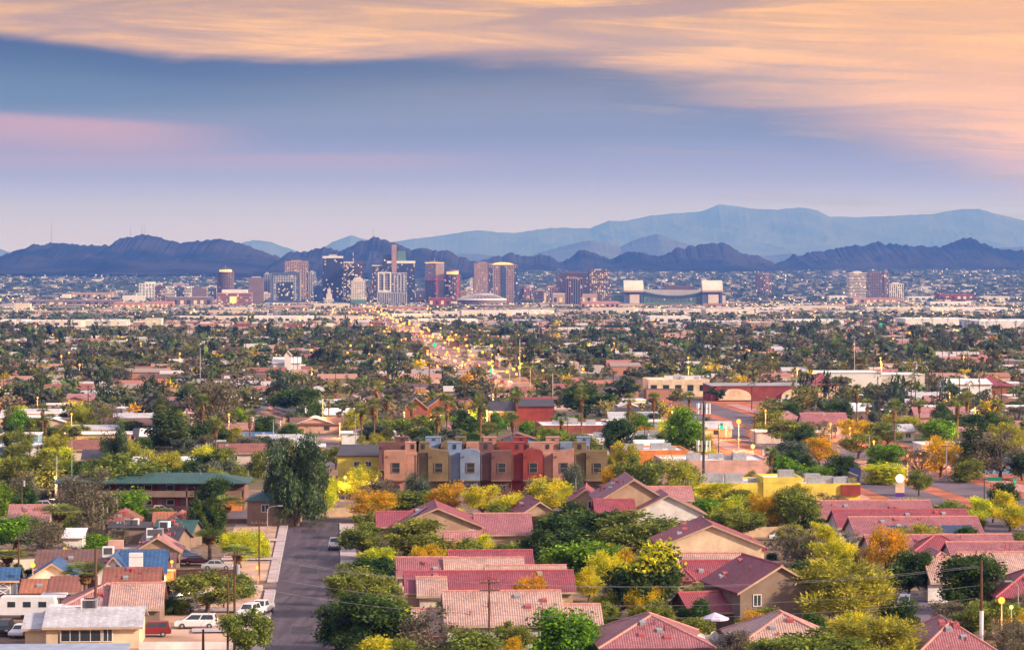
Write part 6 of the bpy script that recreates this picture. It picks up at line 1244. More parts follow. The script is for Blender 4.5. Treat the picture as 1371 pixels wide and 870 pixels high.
# ================================================================ vehicles
CARS = dict(sedan=(4.7, 1.82, .30, .92, (-1.75, 1.15), (-1.15, .35), 1.45), suv=(4.7, 1.92, .36, 1.08, (-2.25, 1.15), (-2.0, .35), 1.80), minivan=(5.3, 2.0, .30, 1.05, (-2.55, 1.75), (-2.3, .65), 1.80), pickup=(5.7, 2.02, .42, 1.08, (-.75, 1.55), (-.5, .75), 1.85))
CARM = {}
def car_parts(kind, paint):
    key = (kind, paint)
    if key in CARM: return CARM[key]
    L, W_, zb, zs, cb, ct_, zt = CARS[kind]; h = L/2; y = W_/2; P_ = []
    b = MB(); prof = [(-h, zb+.12), (-h+.12, zb), (h-.15, zb), (h, zb+.15), (h-.02, zs-.22), (h-.18, zs-.10), (cb[1], zs), (cb[0], zs), (-h+.06, zs-.02 if kind == 'pickup' else zs-.05), (-h, zs-.2)]
    n = len(prof); ins = .10
    V = [(x, -y+ins*(.6 if z > zs-.15 or z < zb+.05 else 0), z) for x, z in prof]+[(x, y-ins*(.6 if z > zs-.15 or z < zb+.05 else 0), z) for x, z in prof]
    b.add(V, [tuple(range(n)), tuple(range(2*n-1, n-1, -1))]+[(i, i+n, (i+1) % n+n, (i+1) % n) for i in range(n)])
    yi, yt = y-.10, y-.28
    cab = [(cb[0], -yi, zs-.01), (cb[1], -yi, zs-.01), (cb[1], yi, zs-.01), (cb[0], yi, zs-.01), (ct_[0], -yt, zt), (ct_[1], -yt, zt), (ct_[1], yt, zt), (ct_[0], yt, zt)]
    b.add(cab, [(4, 5, 6, 7), (0, 1, 5, 4), (1, 2, 6, 5), (2, 3, 7, 6), (3, 0, 4, 7)])
    if kind == 'pickup': b.box(-h+.05, cb[0]-.1, -y+.08, -y+.16, zs-.02, zs+.12); b.box(-h+.05, cb[0]-.1, y-.16, y-.08, zs-.02, zs+.12); b.box(-h+.03, -h+.1, -y+.1, y-.1, zs-.02, zs+.12)
    P_.append(('body', b, K[paint], []))
    g = MB(); f = lambda A, B, C_, D, u, v: tuple((Vector(A)*(1-u)+Vector(B)*u)*(1-v)+(Vector(D)*(1-u)+Vector(C_)*u)*v)
    for fc, off, spl in (((0, 1, 5, 4), (0, -.012, .004), 2), ((2, 3, 7, 6), (0, .012, .004), 2), ((1, 2, 6, 5), (.012, 0, .008), 1), ((3, 0, 4, 7), (-.012, 0, .006), 1)):
        A, B, C_, D = [cab[i] for i in fc]
        for k in range(spl):
            u0, u1 = (.06+k*.88/spl+.02, .06+(k+1)*.88/spl-.02); q = [f(A, B, C_, D, u, v) for u, v in ((u0, .14), (u1, .14), (u1, .88), (u0, .88))]
            q = [tuple(Vector(p)+Vector(off)) for p in q]; g = MB().add(q, [(0, 1, 2, 3)]); P_.append(('window', g, K['glass'], []))
    for sx_ in (-h+.95, h-.95):
        for sy in (-1, 1):
            w_ = MB().tube([(sx_, sy*(y-.20), .34), (sx_, sy*(y+.02), .34)], .34, 14); r_ = MB().tube([(sx_, sy*(y+.02), .34), (sx_, sy*(y+.035), .34)], .20, 10); P_.append(('wheel', w_, K['rubber'], [('rim', r_, K['alloy'])]))
    for sy in (-1, 1):
        P_.append(('headlight', MB().box(h-.06, h+.012, sy*(y-.32)-.2, sy*(y-.32)+.2, zs-.36, zs-.22), K['whitepaint'], []))
        P_.append(('tail_light', MB().box(-h-.012, -h+.05, sy*(y-.22)-.1, sy*(y-.22)+.1, zs-.5 if kind != 'minivan' else zs-.4, zs-.18), K['redst'], []))
    P_.append(('bumper', MB().box(-h-.05, -h+.1, -y+.08, y-.08, zb+.05, zb+.24), K['dkgrey'], []))
    res = []
    for nm, mb, mt, sub in P_:
        o = mb.build(nm, mt); me = o.data; bpy.data.objects.remove(o); ss = []
        for n2, m2, mt2 in sub: o = m2.build(n2, mt2); ss.append((n2, o.data)); bpy.data.objects.remove(o)
        res.append((nm, me, ss))
    CARM[key] = res; return res
def car(kind, paint, label, xx, yb, rz, group='parked cars', cat='car'):
    x, y, z = G(xx, yb); t = thing('parked_'+kind, label, cat, (x, y, z+.09), rz, group)
    for nm, me, ss in car_parts(kind, paint):
        o = meshobj(nm, me, t)
        for n2, m2 in ss: meshobj(n2, m2, o)
    return t
PI = math.pi
for a in [('minivan', 'car_white', 'white minivan parked broadside on the dirt yard', 263, 841, PI), ('suv', 'car_red', 'dark red boxy SUV beside the white roof house', 203, 852, PI+.1), ('minivan', 'car_white', 'white van half hidden by the bushy tree above the minivan', 238, 820, -2.2), ('sedan', 'car_black', 'dark sedan behind the white van near the bushy tree', 241, 806, -2.5),
          ('suv', 'car_white', 'white SUV facing out at the dirt yard edge by the street', 333, 827, -PI/2-.3), ('pickup', 'car_white', 'white pickup at the very edge of the dirt yard by the street', 350, 822, -PI/2-.2), ('sedan', 'car_maroon', 'maroon sedan in the lane below the conifers', 264, 756, 0), ('sedan', 'car_silver', 'silver white sedan right of the maroon sedan', 291, 763, 0),
          ('suv', 'car_black', 'black SUV at the left edge beside the white trailer', 6, 850, -PI/2), ('sedan', 'car_white', 'small white car beside the black SUV at the left edge', 27, 852, -PI/2-.1), ('suv', 'car_silver', 'silver SUV on the sandy lot at far left', 62, 683, .1), ('suv', 'car_blue', 'dark blue SUV right of the silver one on the sandy lot', 79, 681, .1),
          ('sedan', 'car_black', 'black car in the apartment car park', 200, 689, .3), ('sedan', 'car_white', 'white car right of the black car in the apartment car park', 215, 687, .3), ('sedan', 'car_silver', 'silver car nearest the camera in the apartment car park', 206, 697, .2), ('pickup', 'car_white', 'white pickup parked along the kerb of the near street', 448, 735, PI/2+TH),
          ('suv', 'car_blue', 'dark SUV at the top of the estate close', 1187, 798, -PI/2-.4), ('suv', 'car_white', 'white SUV parked on the bend of the estate close', 1211, 816, -PI/2-.2), ('sedan', 'car_white', 'white sedan between the olive tree and the hedge behind the estate', 1048, 723, 0), ('sedan', 'car_red', 'red car on the lot behind the yellow shop', 1018, 650, .2), ('suv', 'car_white', 'white SUV left of the red car behind the yellow shop', 1000, 649, .2)]: car(*a)
def trailer(label, xx, yb, L):
    x, y, z = G(xx, yb); t = thing('travel_trailer', label, 'trailer', (x, y, z), 0); MB().prism([(-L/2, .6), (L/2, .6), (L/2+.25, 1.6), (L/2-.1, 2.9), (-L/2+.1, 2.9), (-L/2-.2, 1.6)], 0, 2.3).build('body', K['whitepaint'], t)
    for k in range(3): MB().box(-L/2+1+k*2, -L/2+2+k*2, -.03, 0, 1.6, 2.3).build('window', K['glass'], t)
    for sx_ in (-.5, .5): MB().tube([(sx_, .1, .35), (sx_, .35, .35)], .35, 12).build('wheel', K['rubber'], t)
trailer('long white travel trailer at the left edge beside the wood fence', 36, 829, 7.0)
# ================================================================ lamps, poles, signals
NL = [0]
def plight(p, energy, c, parent=None, r=.4):
    l = bpy.data.lights.new('lamp_light', 'POINT'); l.energy = energy; l.color = c; l.shadow_soft_size = r
    o = bpy.data.objects.new('lamp_light', l); C.objects.link(o); o.location = p; o.parent = parent; NL[0] += 1
SOD, WRM = (1, .42, .08), (1, .66, .28)
def lamp(label, xx, yb, yt, arm=0.0, lit=None, e=900, gl=.28, wood=False, desc=None, name='street_lamp', ang=0.0):
    x, y, z = G(xx, yb); H_ = (yb-yt)*y/FPX; t = thing(name, label, 'street lamp', (x, y, z), ang, 'street lamps'); m_ = K['polewood'] if wood else K['metal']
    MB().tube([(0, 0, -.3), (0, 0, H_-(.5 if arm else 0))], [.11, .07], 8).build('pole', m_, t); hx = arm; hz_ = H_
    if arm: MB().tube([(0, 0, H_-.6), (arm*.25, 0, H_-.15), (arm*.7, 0, H_), (arm, 0, H_)], .05, 6).build('arm', K['metal'], t)
    if lit is None or arm: MB().box(hx-.45 if arm else -.3, hx+.45 if arm else .3, -.16, .16, hz_-.06, hz_+.12).build('lamp_head', K['metal'], t)
    if lit: MB().ball((hx, 0, hz_-.20 if arm else hz_+gl*.6), gl, 10, 8).build('lamp_globe', K[lit], t); plight((hx, -.2 if arm else -2.4, hz_-1.2), e, SOD if lit == 'lampglow' else WRM, t)
    if not label: PEND.append((t, desc, xx, (yb+yt)/2))
    return t
for a in [('tall grey street lamp at the end of the near street', 366, 702, 648, 2.6), ('shorter grey street lamp left of the tall one at the street end', 358, 716, 677, 2.2), ('street lamp with a curved arm over the near street, among the dark trees', 489, 818, 781, -2.0, 'whiteglow', 120, .12),
          ('grey street lamp by the golden tree in the estate', 1187, 768, 713, -1.6), ('glowing orange street lamp in the bottom right corner', 1341, 872, 806, 0, 'lampglow', 1100, .40), ('yellow glowing lamp just right of the orange corner lamp', 1354, 862, 814, 0, 'warmglow', 250, .25), ('unlit thin lamp post at the right edge above the corner lamps', 1363, 846, 778, -1.2),
          ('brightest orange lamp over the red earth of the boulevard', 989, 604, 566, 0, 'lampglow', 9000, .62), ('yellow lamp below the brightest orange lamp', 1008, 622, 599, 0, 'warmglow', 900, .5), ('orange lamp above the wood fence beside the blue shed', 44, 800, 758, 0, 'lampglow', 500, .34), ('orange yard lamp over the long brown house at left', 87, 756, 736, 0, 'lampglow', 260, .30),
          ('orange lamp at the end wall of the long brown house', 230, 784, 753, 0, 'lampglow', 320, .24), ('lit lamp before the stairs of the green roofed apartments', 287, 678, 645, 0, 'lampglow', 500, .28), ('small lit lamp at the right end of the apartments', 318, 680, 660, 0, 'lampglow', 500, .22), ('orange lamp on the wooden pole left of the near street', 345, 782, 761, 0, 'lampglow', 260, .26),
          ('lamp lighting the sandy lot left of the apartments', 74, 676, 640, 0, 'warmglow', 1800, .3), ('lamp under the yellow canopy left of the townhouses', 462, 668, 640, 0, 'warmglow', 900, .3), ('warm lamp beside the yellow block and the lit tree', 505, 662, 636, 0, 'warmglow', 900, .3), ('orange lamp before the peach gable house', 783, 712, 695, 0, 'lampglow', 160, .12)]: lamp(*a)
r_ = random.Random(5)
for (xx, yb, h) in ((541, 572, 19), (577, 574, 19), (607, 574, 20), (628, 571, 21), (652, 572, 21), (713, 556, 16), (740, 524, 12), (830, 497, 9), (455, 586, 18), (530, 592, 22), (480, 574, 18), (424, 571, 16), (1060, 523, 10), (1047, 524, 10), (1081, 520, 10), (1138, 596, 22), (1170, 618, 26), (1112, 588, 20), (1215, 640, 30), (1046, 528, 9), (972, 588, 20), (900, 566, 14), (842, 566, 14), (870, 548, 12), (104, 554, 12), (206, 520, 11), (14, 500, 10), (208, 526, 12), (1306, 522, 8), (1344, 520, 8), (350, 520, 10), (566, 510, 10), (620, 520, 12), (668, 560, 18), (1300, 600, 24), (1250, 625, 26)):
    lamp(None, xx, yb, yb-h, 0, r_.choice(('lampglow', 'lampglow', 'warmglow')), 4500 if yb > 540 else 9000, .32 if yb > 540 else .55, desc='glowing street lamp' if h > 15 else 'small glowing street lamp')
for _ in range(24):
    xx, yb = r_.uniform(20, 1350), r_.uniform(478, 600); lamp(None, xx, yb, yb-8.5*S(yb), 0, 'lampglow', 4200 if yb > 540 else 8000, .3 if yb > 540 else .5, desc='orange glowing street lamp')
# lamps down the long avenue
for k, D in enumerate(np.geomspace(1180, 5600, 30)):
    x = axc(D)+(9 if k % 2 else -9); px_, py_ = proj(x, D, gz(D)); lamp(None, px_, py_, py_-10.0*FPX/D, -4.5 if k % 2 else 4.5, 'lampglow', 26000 if D < 2600 else 60000, .5+D/6000, desc='orange lamp along the lit avenue')
def pole(label, xx, yb, yt, arms=1, r=.16, desc=None, trans=False, metal=False):
    x, y, z = G(xx, yb); H_ = (yb-yt)*y/FPX; t = thing('utility_pole', label, 'pole', (x, y, z), TH+.1, 'utility poles'); MB().tube([(0, 0, -.5), (0, 0, H_)], [r, r*.7], 8).build('pole', K['metal' if metal else 'polewood'], t)
    for k in range(arms):
        zz = H_-.35-k*.9; a = MB().box(-1.15, 1.15, -.14-r, -.02-r, zz-.07, zz+.07).build('crossarm', K['polewood'], t)
        for q in (-1.0, -.45, .45, 1.0): MB().cyl(q, -.08-r, zz+.07, zz+.26, .045, 6).build('insulator', K['metal'], a)
    if trans: MB().cyl(.38, 0, H_-2.6, H_-1.5, .26, 10).build('transformer', K['metal'], t)
    if not label: PEND.append((t, desc, xx, (yb+yt)/2))
    return (x, y, z+H_)
pA = pole('tall thick wooden pole rising in front of the white roof house', 128, 852, 734, 0, .21); pB = pole('wooden pole at the far left beside the blue shed', 25, 792, 718, 1)
pC = pole('leaning wooden pole with wires left of the near street', 314, 882, 738, 1, .17, None, True); pD = pole('slimmer wooden pole just left of the leaning one', 305, 880, 778, 0, .15); pE = pole('wooden pole in front of the white walled house, spiky top', 655, 886, 775, 2, .15); pF = pole('tall two tone pole at the bottom right', 1314, 890, 750, 0, .19)
pG = pole('wooden pole with an arm left of the near street by the yellow tree', 347, 784, 697, 1, .14); pole('short stub of pole at the bottom edge in the dirt yard', 272, 882, 842, 0, .18); pole('short dark pole over the blue grey metal roof', 79, 884, 845, 0, .16)
pH = pole('wooden pole before the big grey tree at far left', 29, 698, 632, 1, .16, None, True); pole('slim pole left of the green roofed apartments', 76, 676, 610, 0, .12, None, False, True); pole('slim pole rising among the estate bushes', 771, 700, 640, 0, .09, None, False, True)
MB_ = bpy.data.objects['utility_pole.005']; H2 = pF[2]-MB_.location.z; MB().tube([(0, 0, 0), (0, 0, H2*.52)], .24, 8).build('white_sleeve', K['whitepaint'], MB_)
for (xx, yb, h) in ((40, 618, 45), (96, 650, 60), (52, 640, 46), (24, 612, 30), (220, 548, 40), (118, 552, 36), (170, 512, 20), (268, 530, 64), (366, 612, 50), (476, 602, 46), (606, 520, 30), (660, 545, 40), (714, 600, 30), (760, 600, 36), (778, 604, 40), (863, 605, 34), (1010, 596, 44), (1033, 590, 26), (1046, 608, 40), (1066, 545, 54), (1092, 545, 45), (1144, 520, 66), (1113, 610, 40), (1164, 630, 48), (1213, 642, 44), (1220, 566, 30), (1262, 535, 42), (1224, 525, 36), (1267, 645, 50), (1326, 632, 50), (1340, 600, 44), (1192, 520, 24), (740, 560, 60), (696, 514, 60), (781, 575, 34), (1144, 450, 20), (300, 465, 14), (205, 468, 30), (846, 440, 26), (1296, 445, 20)):
    pole(None, xx, yb, yb-h, 0 if h > 52 else 1, .13 if yb > 560 else .18, 'slim grey pole' if h > 45 else 'dark utility pole', False, h > 45)
def wire(label, a, b, sag, r=.015):
    n = 14; P_ = [tuple(Vector(a).lerp(Vector(b), k/n)+Vector((0, 0, -4*sag*(k/n)*(1-k/n)))) for k in range(n+1)]
    m_ = MB(); m_.tube([tuple(Vector(p)-Vector(P_[0])) for p in P_], r, 4); o = m_.build('power_line', K['cablegrey'], None, False, P_[0]); tag(o, label, 'cable', 'overhead power lines')
K['cablegrey'] = pm('cable_grey', (.32, .31, .33), .6, .1, 1)
V3 = Vector
for k, (dx, dz) in enumerate(((-.9, 0), (.9, -.1), (0, -2.2), (0, -3.6))):
    nm = ('top', 'second', 'third', 'lowest')[k]
    wire(f'{nm} power line across the near street to the spiky pole', V3(pC)+V3((dx, 0, dz)), V3(pE)+V3((dx, 0, dz-.4)), .7); wire(f'{nm} power line across the estate from the spiky pole', V3(pE)+V3((dx, 0, dz-.4)), V3(pF)+V3((dx*.3, 0, dz-.6)), 1.2)
    if k < 3: wire(f'{nm} power line from the leaning pole to the far left', V3(pC)+V3((dx, 0, dz)), V3(pB)+V3((dx, 0, dz*.4)), 1.6)
for k in range(3): wire(f'{("upper", "middle", "lower")[k]} drooping service cable beside the leaning pole', V3(pC)+V3((0, 0, -.6-k)), V3(G(268+k*10, 872))+V3((0, 0, 3)), .8)
wire('service cable from the thick pole to the white roof house', V3(pA)+V3((0, 0, -8)), V3(G(176, 868))+V3((0, 0, 3.2)), .3)
for k in range(2): wire(f'{("upper", "lower")[k]} cable at the far left before the big grey tree', V3(pH)+V3((0, 0, -.4-k)), V3(G(-60, 680))+V3((0, 0, 8-k)), .6)
def cell_tower():
    x, y, z = G(942, 650); H_ = (650-537)*y/FPX; t = thing('cell_tower', 'dark monopole with two rings of white antenna panels', 'cell tower', (x, y, z), 0); LM.append(('the cell tower', 942, 590)); MB().tube([(0, 0, -.5), (0, 0, H_)], [.34, .22], 12).build('pole', K['metaldark'], t)
    for zz in (H_-1.6, H_-9.6):
        f = MB()
        for k in range(6): a = k*PI/3; b2 = (k+1)*PI/3; f.tube([(1.3*math.cos(a), 1.3*math.sin(a), zz), (1.3*math.cos(b2), 1.3*math.sin(b2), zz)], .09, 5); f.tube([(0, 0, zz), (1.3*math.cos(a), 1.3*math.sin(a), zz)], .08, 5)
        f.build('platform_frame', K['metaldark'], t)
        for k in range(9):
            a = 2*PI*k/9+.2; q = MB(); q.box(-.12, .12, -.07, .07, -1.15, 1.15); o = q.build('antenna_panel', K['whitepaint'], t); o.location = (1.45*math.cos(a), 1.45*math.sin(a), zz); o.rotation_euler = (0, 0, a+PI/2)
K['metaldark'] = pm('dark_metal', (.07, .075, .085), .5, .2, 1)
cell_tower()
def signal(label, xx, yb, yt, arm, col='greenglow', signpanel=False, r=.45):
    x, y, z = G(xx, yb); H_ = (yb-yt)*y/FPX; t = thing('traffic_signal', label, 'traffic light', (x, y, z), 0, 'traffic lights'); MB().tube([(0, 0, -.3), (0, 0, H_)], [.16, .11], 8).build('pole', K['metaldark'], t); MB().tube([(0, 0, H_-.3), (arm, 0, H_)], .08, 6).build('arm', K['metaldark'], t)
    h_ = MB().box(arm-.32, arm+.32, -.05, .25, H_-1.2, H_+.3).build('signal_head', K['metaldark'], t); MB().ball((arm, -.12, H_-.75), r, 10, 8).build('lens', K[col], h_); plight((arm, -1.2, H_-.75), 120, (.1, 1, .5), t, .2)
    if signpanel: MB().box(.6, 3.4, -.15, -.1, H_-.5, H_+.25).build('street_name_panel', K['signgreen'], t)
signal('green traffic light left of the cell tower top', 929, 606, 560, .9, r=.55); signal('green traffic light right of the cell tower', 962, 606, 568, .8, r=.5); signal('signal mast with a dark green name panel at right', 1318, 676, 640, 6, signpanel=True, r=.14); signal('faint green light on the lit avenue', 580, 470, 460, 1, r=1.3); signal('green light right of the lit avenue near the red block', 655, 508, 494, 1, r=.9); signal('faint green light before the white warehouses at right', 1178, 445, 434, 1, r=1.8)
# ================================================================ small things
def dish(label, xx, yb, zt):
    x, y, z = G(xx, yb); t = thing('satellite_dish', label, 'satellite dish', (x, y, z), .4); MB().tube([(0, 0, -.2), (0, 0, zt)], .06, 6).build('post', K['metal'], t); b = MB(); n = 14; V = [(0, .10, zt)]
    for rr, yy in ((.3, .05), (.55, -.08)): V += [(rr*math.cos(2*PI*k/n), yy, zt+rr*math.sin(2*PI*k/n)) for k in range(n)]
    b.add(V, [(0, 1+k, 1+(k+1) % n) for k in range(n)]+[(1+k, 1+n+k, 1+n+(k+1) % n, 1+(k+1) % n) for k in range(n)]); b.build('reflector', K['whitepaint'], t, True); MB().tube([(0, 0, zt-.5), (0, -.6, zt-.05)], .03, 5).build('feed_arm', K['metal'], t)
dish('white satellite dish right of the hip roofed bottom house', 956, 872, 1.9); dish('second white dish farther right of the hip roofed bottom house', 979, 872, 2.0); dish('blue grey dish on the eave of the hip roofed bottom house', 938, 884, 2.6); dish('dish standing beside the small red gable house', 750, 706, 3.0)
def parasol(xx, yb):
    x, y, z = G(xx, yb); t = thing('parasol', 'white and violet patio parasol behind the hip roofed bottom house', 'parasol', (x, y, z)); MB().tube([(0, 0, 0), (0, 0, 2.7)], .05, 6).build('pole', K['metal'], t); b = MB(); n = 10; V = [(0, 0, 2.85)]+[(1.75*math.cos(2*PI*k/n), 1.75*math.sin(2*PI*k/n), 2.15) for k in range(n)]+[(1.75*math.cos(2*PI*k/n), 1.75*math.sin(2*PI*k/n), 1.92) for k in range(n)]
    b.add(V, [(0, 1+k, 1+(k+1) % n) for k in range(n)]+[(1+k, 1+n+k, 1+n+(k+1) % n, 1+(k+1) % n) for k in range(n)]); b.build('canopy', K['parasol'], t)
    tb = thing('patio_table', 'dark patio table under the violet parasol', 'table', (x+.02, y, z)); MB().cyl(0, 0, .70, .76, .8, 14).build('top', K['metaldark'], tb)
    for k in range(3): MB().tube([(.1*math.cos(k*2.1), .1*math.sin(k*2.1), .7), (.55*math.cos(k*2.1), .55*math.sin(k*2.1), 0)], .03, 5).build('leg', K['metaldark'], tb)
K['parasol'] = pm('parasol_cloth', (.60, .56, .74), .8, .1, 1); parasol(957, 850)
def wall(label, pts, h, mat, name='garden_wall', th=.2, cat='wall'):
    P_ = px(*pts); x0, y0 = P_[0]; b = MB()
    for a, c in zip(P_[:-1], P_[1:]):
        L = math.hypot(c[0]-a[0], c[1]-a[1]); nx, ny = -(c[1]-a[1])/L*th/2, (c[0]-a[0])/L*th/2; z0, z1 = gz(a[1]), gz(c[1]); zb = gz(y0)
        b.add([(a[0]-nx-x0, a[1]-ny-y0, z0-.4-zb), (c[0]-nx-x0, c[1]-ny-y0, z1-.4-zb), (c[0]+nx-x0, c[1]+ny-y0, z1-.4-zb), (a[0]+nx-x0, a[1]+ny-y0, z0-.4-zb), (a[0]-nx-x0, a[1]-ny-y0, z0+h-zb), (c[0]-nx-x0, c[1]-ny-y0, z1+h-zb), (c[0]+nx-x0, c[1]+ny-y0, z1+h-zb), (a[0]+nx-x0, a[1]+ny-y0, z0+h-zb)], [(4, 5, 6, 7), (0, 1, 5, 4), (1, 2, 6, 5), (2, 3, 7, 6), (3, 0, 4, 7)])
    o = b.build(name, mat, None, False, (x0, y0, gz(y0))); tag(o, label, cat, 'garden walls and fences')
wall('tan block wall closing the far end of the near street', [(385, 694), (500, 690)], 1.7, K['tan']); wall('dark wood fence under the orange carport', [(-10, 812), (80, 812)], 1.7, K['darkwood'], 'wood_fence', cat='fence'); wall('low white wall at the bottom edge of the dirt yard', [(186, 869), (330, 869)], .9, K['white'], cat='wall'); wall('brown fence behind the sandy car lot', [(40, 668), (74, 668)], 1.8, K['darkwood'], 'wood_fence', cat='fence')
wall('taupe estate wall running behind the street trees', [(500, 866), (512, 760), (516, 735)], 1.8, K['taupe']); wall('tan estate wall between white walled house and hip house', [(812, 868), (880, 846), (930, 842)], 1.7, K['tan']); wall('tan garden wall behind the cream gable house', [(880, 724), (1090, 716)], 1.7, K['tan']); wall('grey walled yard right of the hip roofed bottom house', [(930, 868), (990, 866)], 1.6, K['grey']); wall('tan wall below the stepped right rows', [(1096, 744), (1240, 772)], 1.7, K['tan']); wall('low wall before the green roofed apartments', [(196, 700), (330, 700)], .8, K['mauve']); wall('pale lot wall left of the near street', [(222, 792), (352, 790)], .8, K['bone'])
def bin_(label, xx, yb, m_):
    x, y, z = G(xx, yb); t = thing('wheelie_bin', label, 'bin', (x, y, z), .2); MB().prism_x([(-.3, .12), (.3, .12), (.36, 1.0), (-.36, 1.0)], -.3, .3).build('body', m_, t); MB().box(-.33, .33, -.4, .4, 1.0, 1.08).build('lid', m_, t)
    for q in (-.25, .25): MB().tube([(q-.04, .3, .14), (q+.04, .3, .14)], .14, 8).build('wheel', K['rubber'], t)
K['binblue'] = pm('bin_blue', (.03, .20, .42), .5, .1, 1); bin_('bright blue wheelie bin beside the red SUV', 184, 842, K['binblue']); bin_('pale bin on the verge at the street end', 372, 697, K['peach']); bin_('second pale bin by the wall at the street end', 402, 698, K['peach'])
house('patio_awning', 'awning', 'white patio awning left of the pink hip house', 55, 86, 823, [(56, 84, 0, 4, 2.3, 'flat', .1, None, K['whiteroof'])], vents=0, foot_=False)
house('patio_awning', 'awning', 'white carport roof beside the long trailer', 60, 120, 842, [(66, 116, 0, 5, 2.4, 'flat', .1, None, K['whiteroof'])], vents=0, foot_=False)
wall('dark wood fence below the maroon sedan in the lane', [(226, 772), (316, 772)], 1.1, K['darkwood'], 'wood_fence', cat='fence'); wall('brown fence beside the orange hip house', [(262, 726), (330, 724)], 1.5, K['brick'], 'wood_fence', cat='fence'); wall('pale block wall behind the long brown house', [(0, 764), (48, 762)], 1.6, K['bone'])
for a in [('sedan', 'car_black', 'black sedan on the lot above the white wall left of the street', 300, 790, 0.1), ('suv', 'car_silver', 'silver SUV by the bushy tree above the dirt yard', 262, 812, -2.0), ('sedan', 'car_blue', 'blue sedan nose out beside the pale pink gable house', 246, 748, .1), ('sedan', 'car_silver', 'silver sedan on the lot left of the sandy parked pair', 34, 684, .2)]: car(*a)
# parapets of cars moving on the avenue: small, lamps lit
tm = MB(); tm.box(-.9, .9, -2.2, 2.2, .3, 1.0); tm.box(-.8, .8, -1.4, 1.0, 1.0, 1.5); tms = [(q.build('moving_car', mt).data) for q, mt in ()]
bodies = []
for mt in ('car_silver', 'car_black', 'car_white', 'car_red'):
    q = MB(); q.v = list(tm.v); q.f = list(tm.f); q.uv = list(tm.uv); q.mi = list(tm.mi); o = q.build('body', K[mt]); bodies.append(o.data); bpy.data.objects.remove(o)
tl = {}
for nm, mt, yy in (('tail_lights', 'redglow', -2.25), ('headlights', 'headglow', -2.25)):
    q = MB(); q.box(-.85, -.35, yy-.05, yy+.03, .55, .95); q.box(.35, .85, yy-.05, yy+.03, .55, .95); o = q.build(nm, K[mt]); tl[nm] = o.data; bpy.data.objects.remove(o)
for k in range(90):
    y = 1180*math.exp(rng.uniform(0, 1.62)); lane = random.choice((-5.6, -2.2, 2.2, 5.6)); x = axc(y)+lane
    t = thing('moving_car', 'small car with red tail lamps in the traffic of the lit avenue' if lane > 0 else 'small car with lit headlamps coming down the lit avenue', 'car', (x, y, gz(y)+.08), TH, 'traffic on the lit avenue, going away' if lane > 0 else 'traffic on the lit avenue, coming nearer')
    meshobj('body', random.choice(bodies), t); meshobj('tail_lights' if lane > 0 else 'headlights', tl['tail_lights' if lane > 0 else 'headlights'], t)
# far lamps of the city
def lightmass(name, n, d0, d1, mat, s0, label, xr=.19, hh=(4, 9)):
    P_ = []
    for _ in range(n):
        y = math.sqrt(rng.uniform(d0**2, d1**2)); x = rng.uniform(-xr, xr)*y; z = gz(y)+rng.uniform(*hh); s = s0*rng.uniform(.5, 1.3)*(.5+.5*y/d1)
        for q in ((-s, -s, s, -s), ): P_ += [(x-s, y, z-s), (x+s, y, z-s), (x+s, y, z+s), (x-s, y, z+s), (x, y-s, z-s), (x, y+s, z-s), (x, y+s, z+s), (x, y-s, z+s), (x-s, y-s, z), (x+s, y-s, z), (x+s, y+s, z), (x-s, y+s, z)]
    mat.cycles.emission_sampling = 'NONE'; o = meshobj(name, quadmesh(name, P_, mat)); tag(o, kind='stuff', label=label)
lightmass('distant_street_lights', 260, 1500, 4200, emat('far_sodium', (1, .42, .06), 2.2), .7, 'far orange street lamps scattered over the plain')
lightmass('distant_city_lights', 1300, 4200, 8200, emat('far_warm', (1, .60, .22), 2.2), 1.3, 'far warm lamps around downtown'); lightmass('hillside_lights', 520, 8200, 14000, emat('far_white', (1, .78, .52), 1.8), 1.8, 'far pale lamps of the suburbs below the hills')
P_ = []
for _ in range(240):
    y = 1350*math.exp(rng.uniform(0, 1.5)); x = axc(y)+rng.normal(0, 26+.006*y); z = gz(y)+rng.uniform(3, 8); s = rng.uniform(.35, .8)*(.5+y/4000)
    P_ += [(x-s, y, z-s), (x+s, y, z-s), (x+s, y, z+s), (x-s, y, z+s), (x, y-s, z-s), (x, y+s, z-s), (x, y+s, z+s), (x, y-s, z+s), (x-s, y-s, z), (x+s, y-s, z), (x+s, y+s, z), (x-s, y+s, z)]
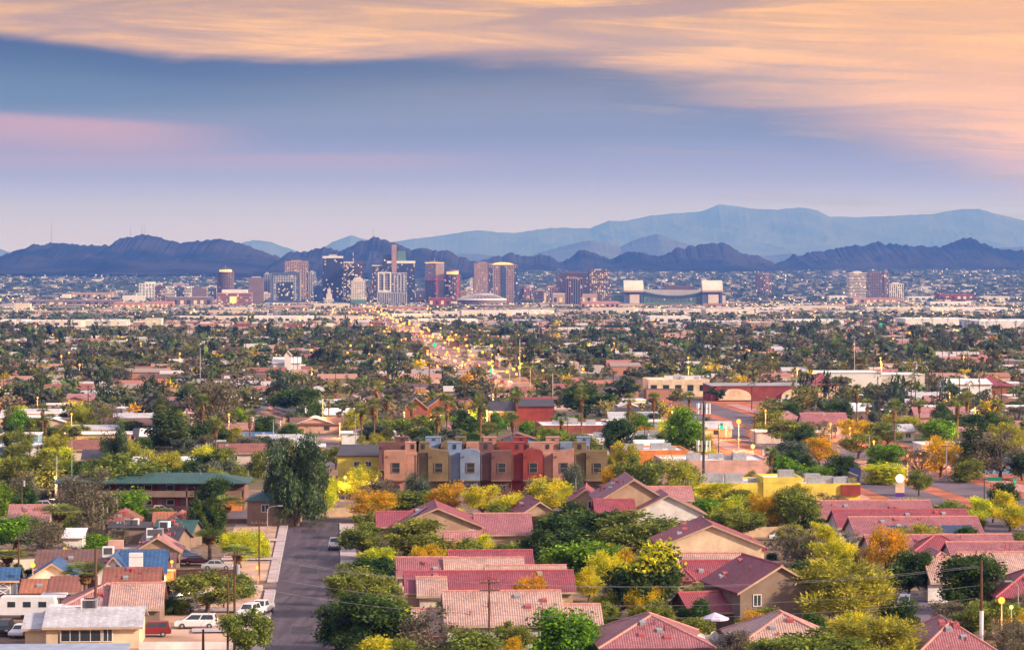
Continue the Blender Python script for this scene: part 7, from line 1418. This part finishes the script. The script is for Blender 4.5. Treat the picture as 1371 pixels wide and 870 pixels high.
m_ = emat('avenue_lamp', (1, .36, .045), 2.6); m_.cycles.emission_sampling = 'NONE'; o = meshobj('avenue_lights', quadmesh('avenue_lights', P_, m_)); tag(o, kind='stuff', label='swarm of amber shop and yard lamps along the lit avenue')
# ================================================================ labels for the many: what it is and which landmark it is by
import re as _re
def short(n):
    n = _re.split(r',| with | behind | at | above | below | left of | right of | in front | beside | before | that | among | near | between | standing | framed | joined | by | under | over | in | of the | half hidden | on | rising | deep | dotted | running | without | tall as | amid | cut | sloping | to the | parked | end of ', n)[0]
    return n if n.startswith('the ') else 'the '+n
cnt = {}
for n, a, b in LM: cnt[short(n)] = cnt.get(short(n), 0)+1
LMS = [(short(n), a, b) for n, a, b in LM if cnt[short(n)] == 1 and 2 <= len(short(n).split()) <= 7]+[('the near street', 412, 770), ('the lit avenue', 590, 475), ('the eucalyptus pair', 400, 640), ('the dirt field', 300, 442), ('the white church', 383, 490), ('the red earth boulevard', 1250, 655), ('the estate close', 1215, 820), ('the conifers', 276, 700), ('the saguaro group', 136, 695)]
PEND = [q for q in PEND if q[0].name in bpy.data.objects and 'label' not in q[0]]
groups = {}
for (t, ds, a, b) in PEND:
    n, la, lb = min(LMS, key=lambda q: math.hypot((q[1]-a), (q[2]-b)*1.6)); dx, dyy = a-la, (b-lb)*1.6
    rel = ('right of' if dx > 0 else 'left of') if abs(dx) > abs(dyy) else ('behind' if dyy < 0 else 'in front of')
    groups.setdefault((ds, rel, n), []).append((a, t))
PL = ['', '', 'two', 'three', 'four', 'five', 'six', 'seven', 'eight', 'nine', 'ten', 'eleven', 'twelve', 'thirteen', 'fourteen', 'fifteen']
for (ds, rel, n), L in groups.items():
    L.sort(key=lambda q: q[0])
    for i, (a, t) in enumerate(L):
        o_ = '' if len(L) == 1 else ('leftmost ' if i == 0 else 'rightmost ' if i == len(L)-1 else ORD[i+1].replace(' from', ' from the')+' ' if i+1 < len(ORD) else '')
        lab = f'{o_}{ds} {rel} {n}'; wd = lab.split()
        if len(wd) > 16: lab = ' '.join(wd[:16])
        t['label'] = lab[0].upper()+lab[1:] if False else lab
print('LIGHTS', NL[0], 'OBJ', len(bpy.data.objects))
ho = hz.build('haze', m); tag(ho, kind='stuff')
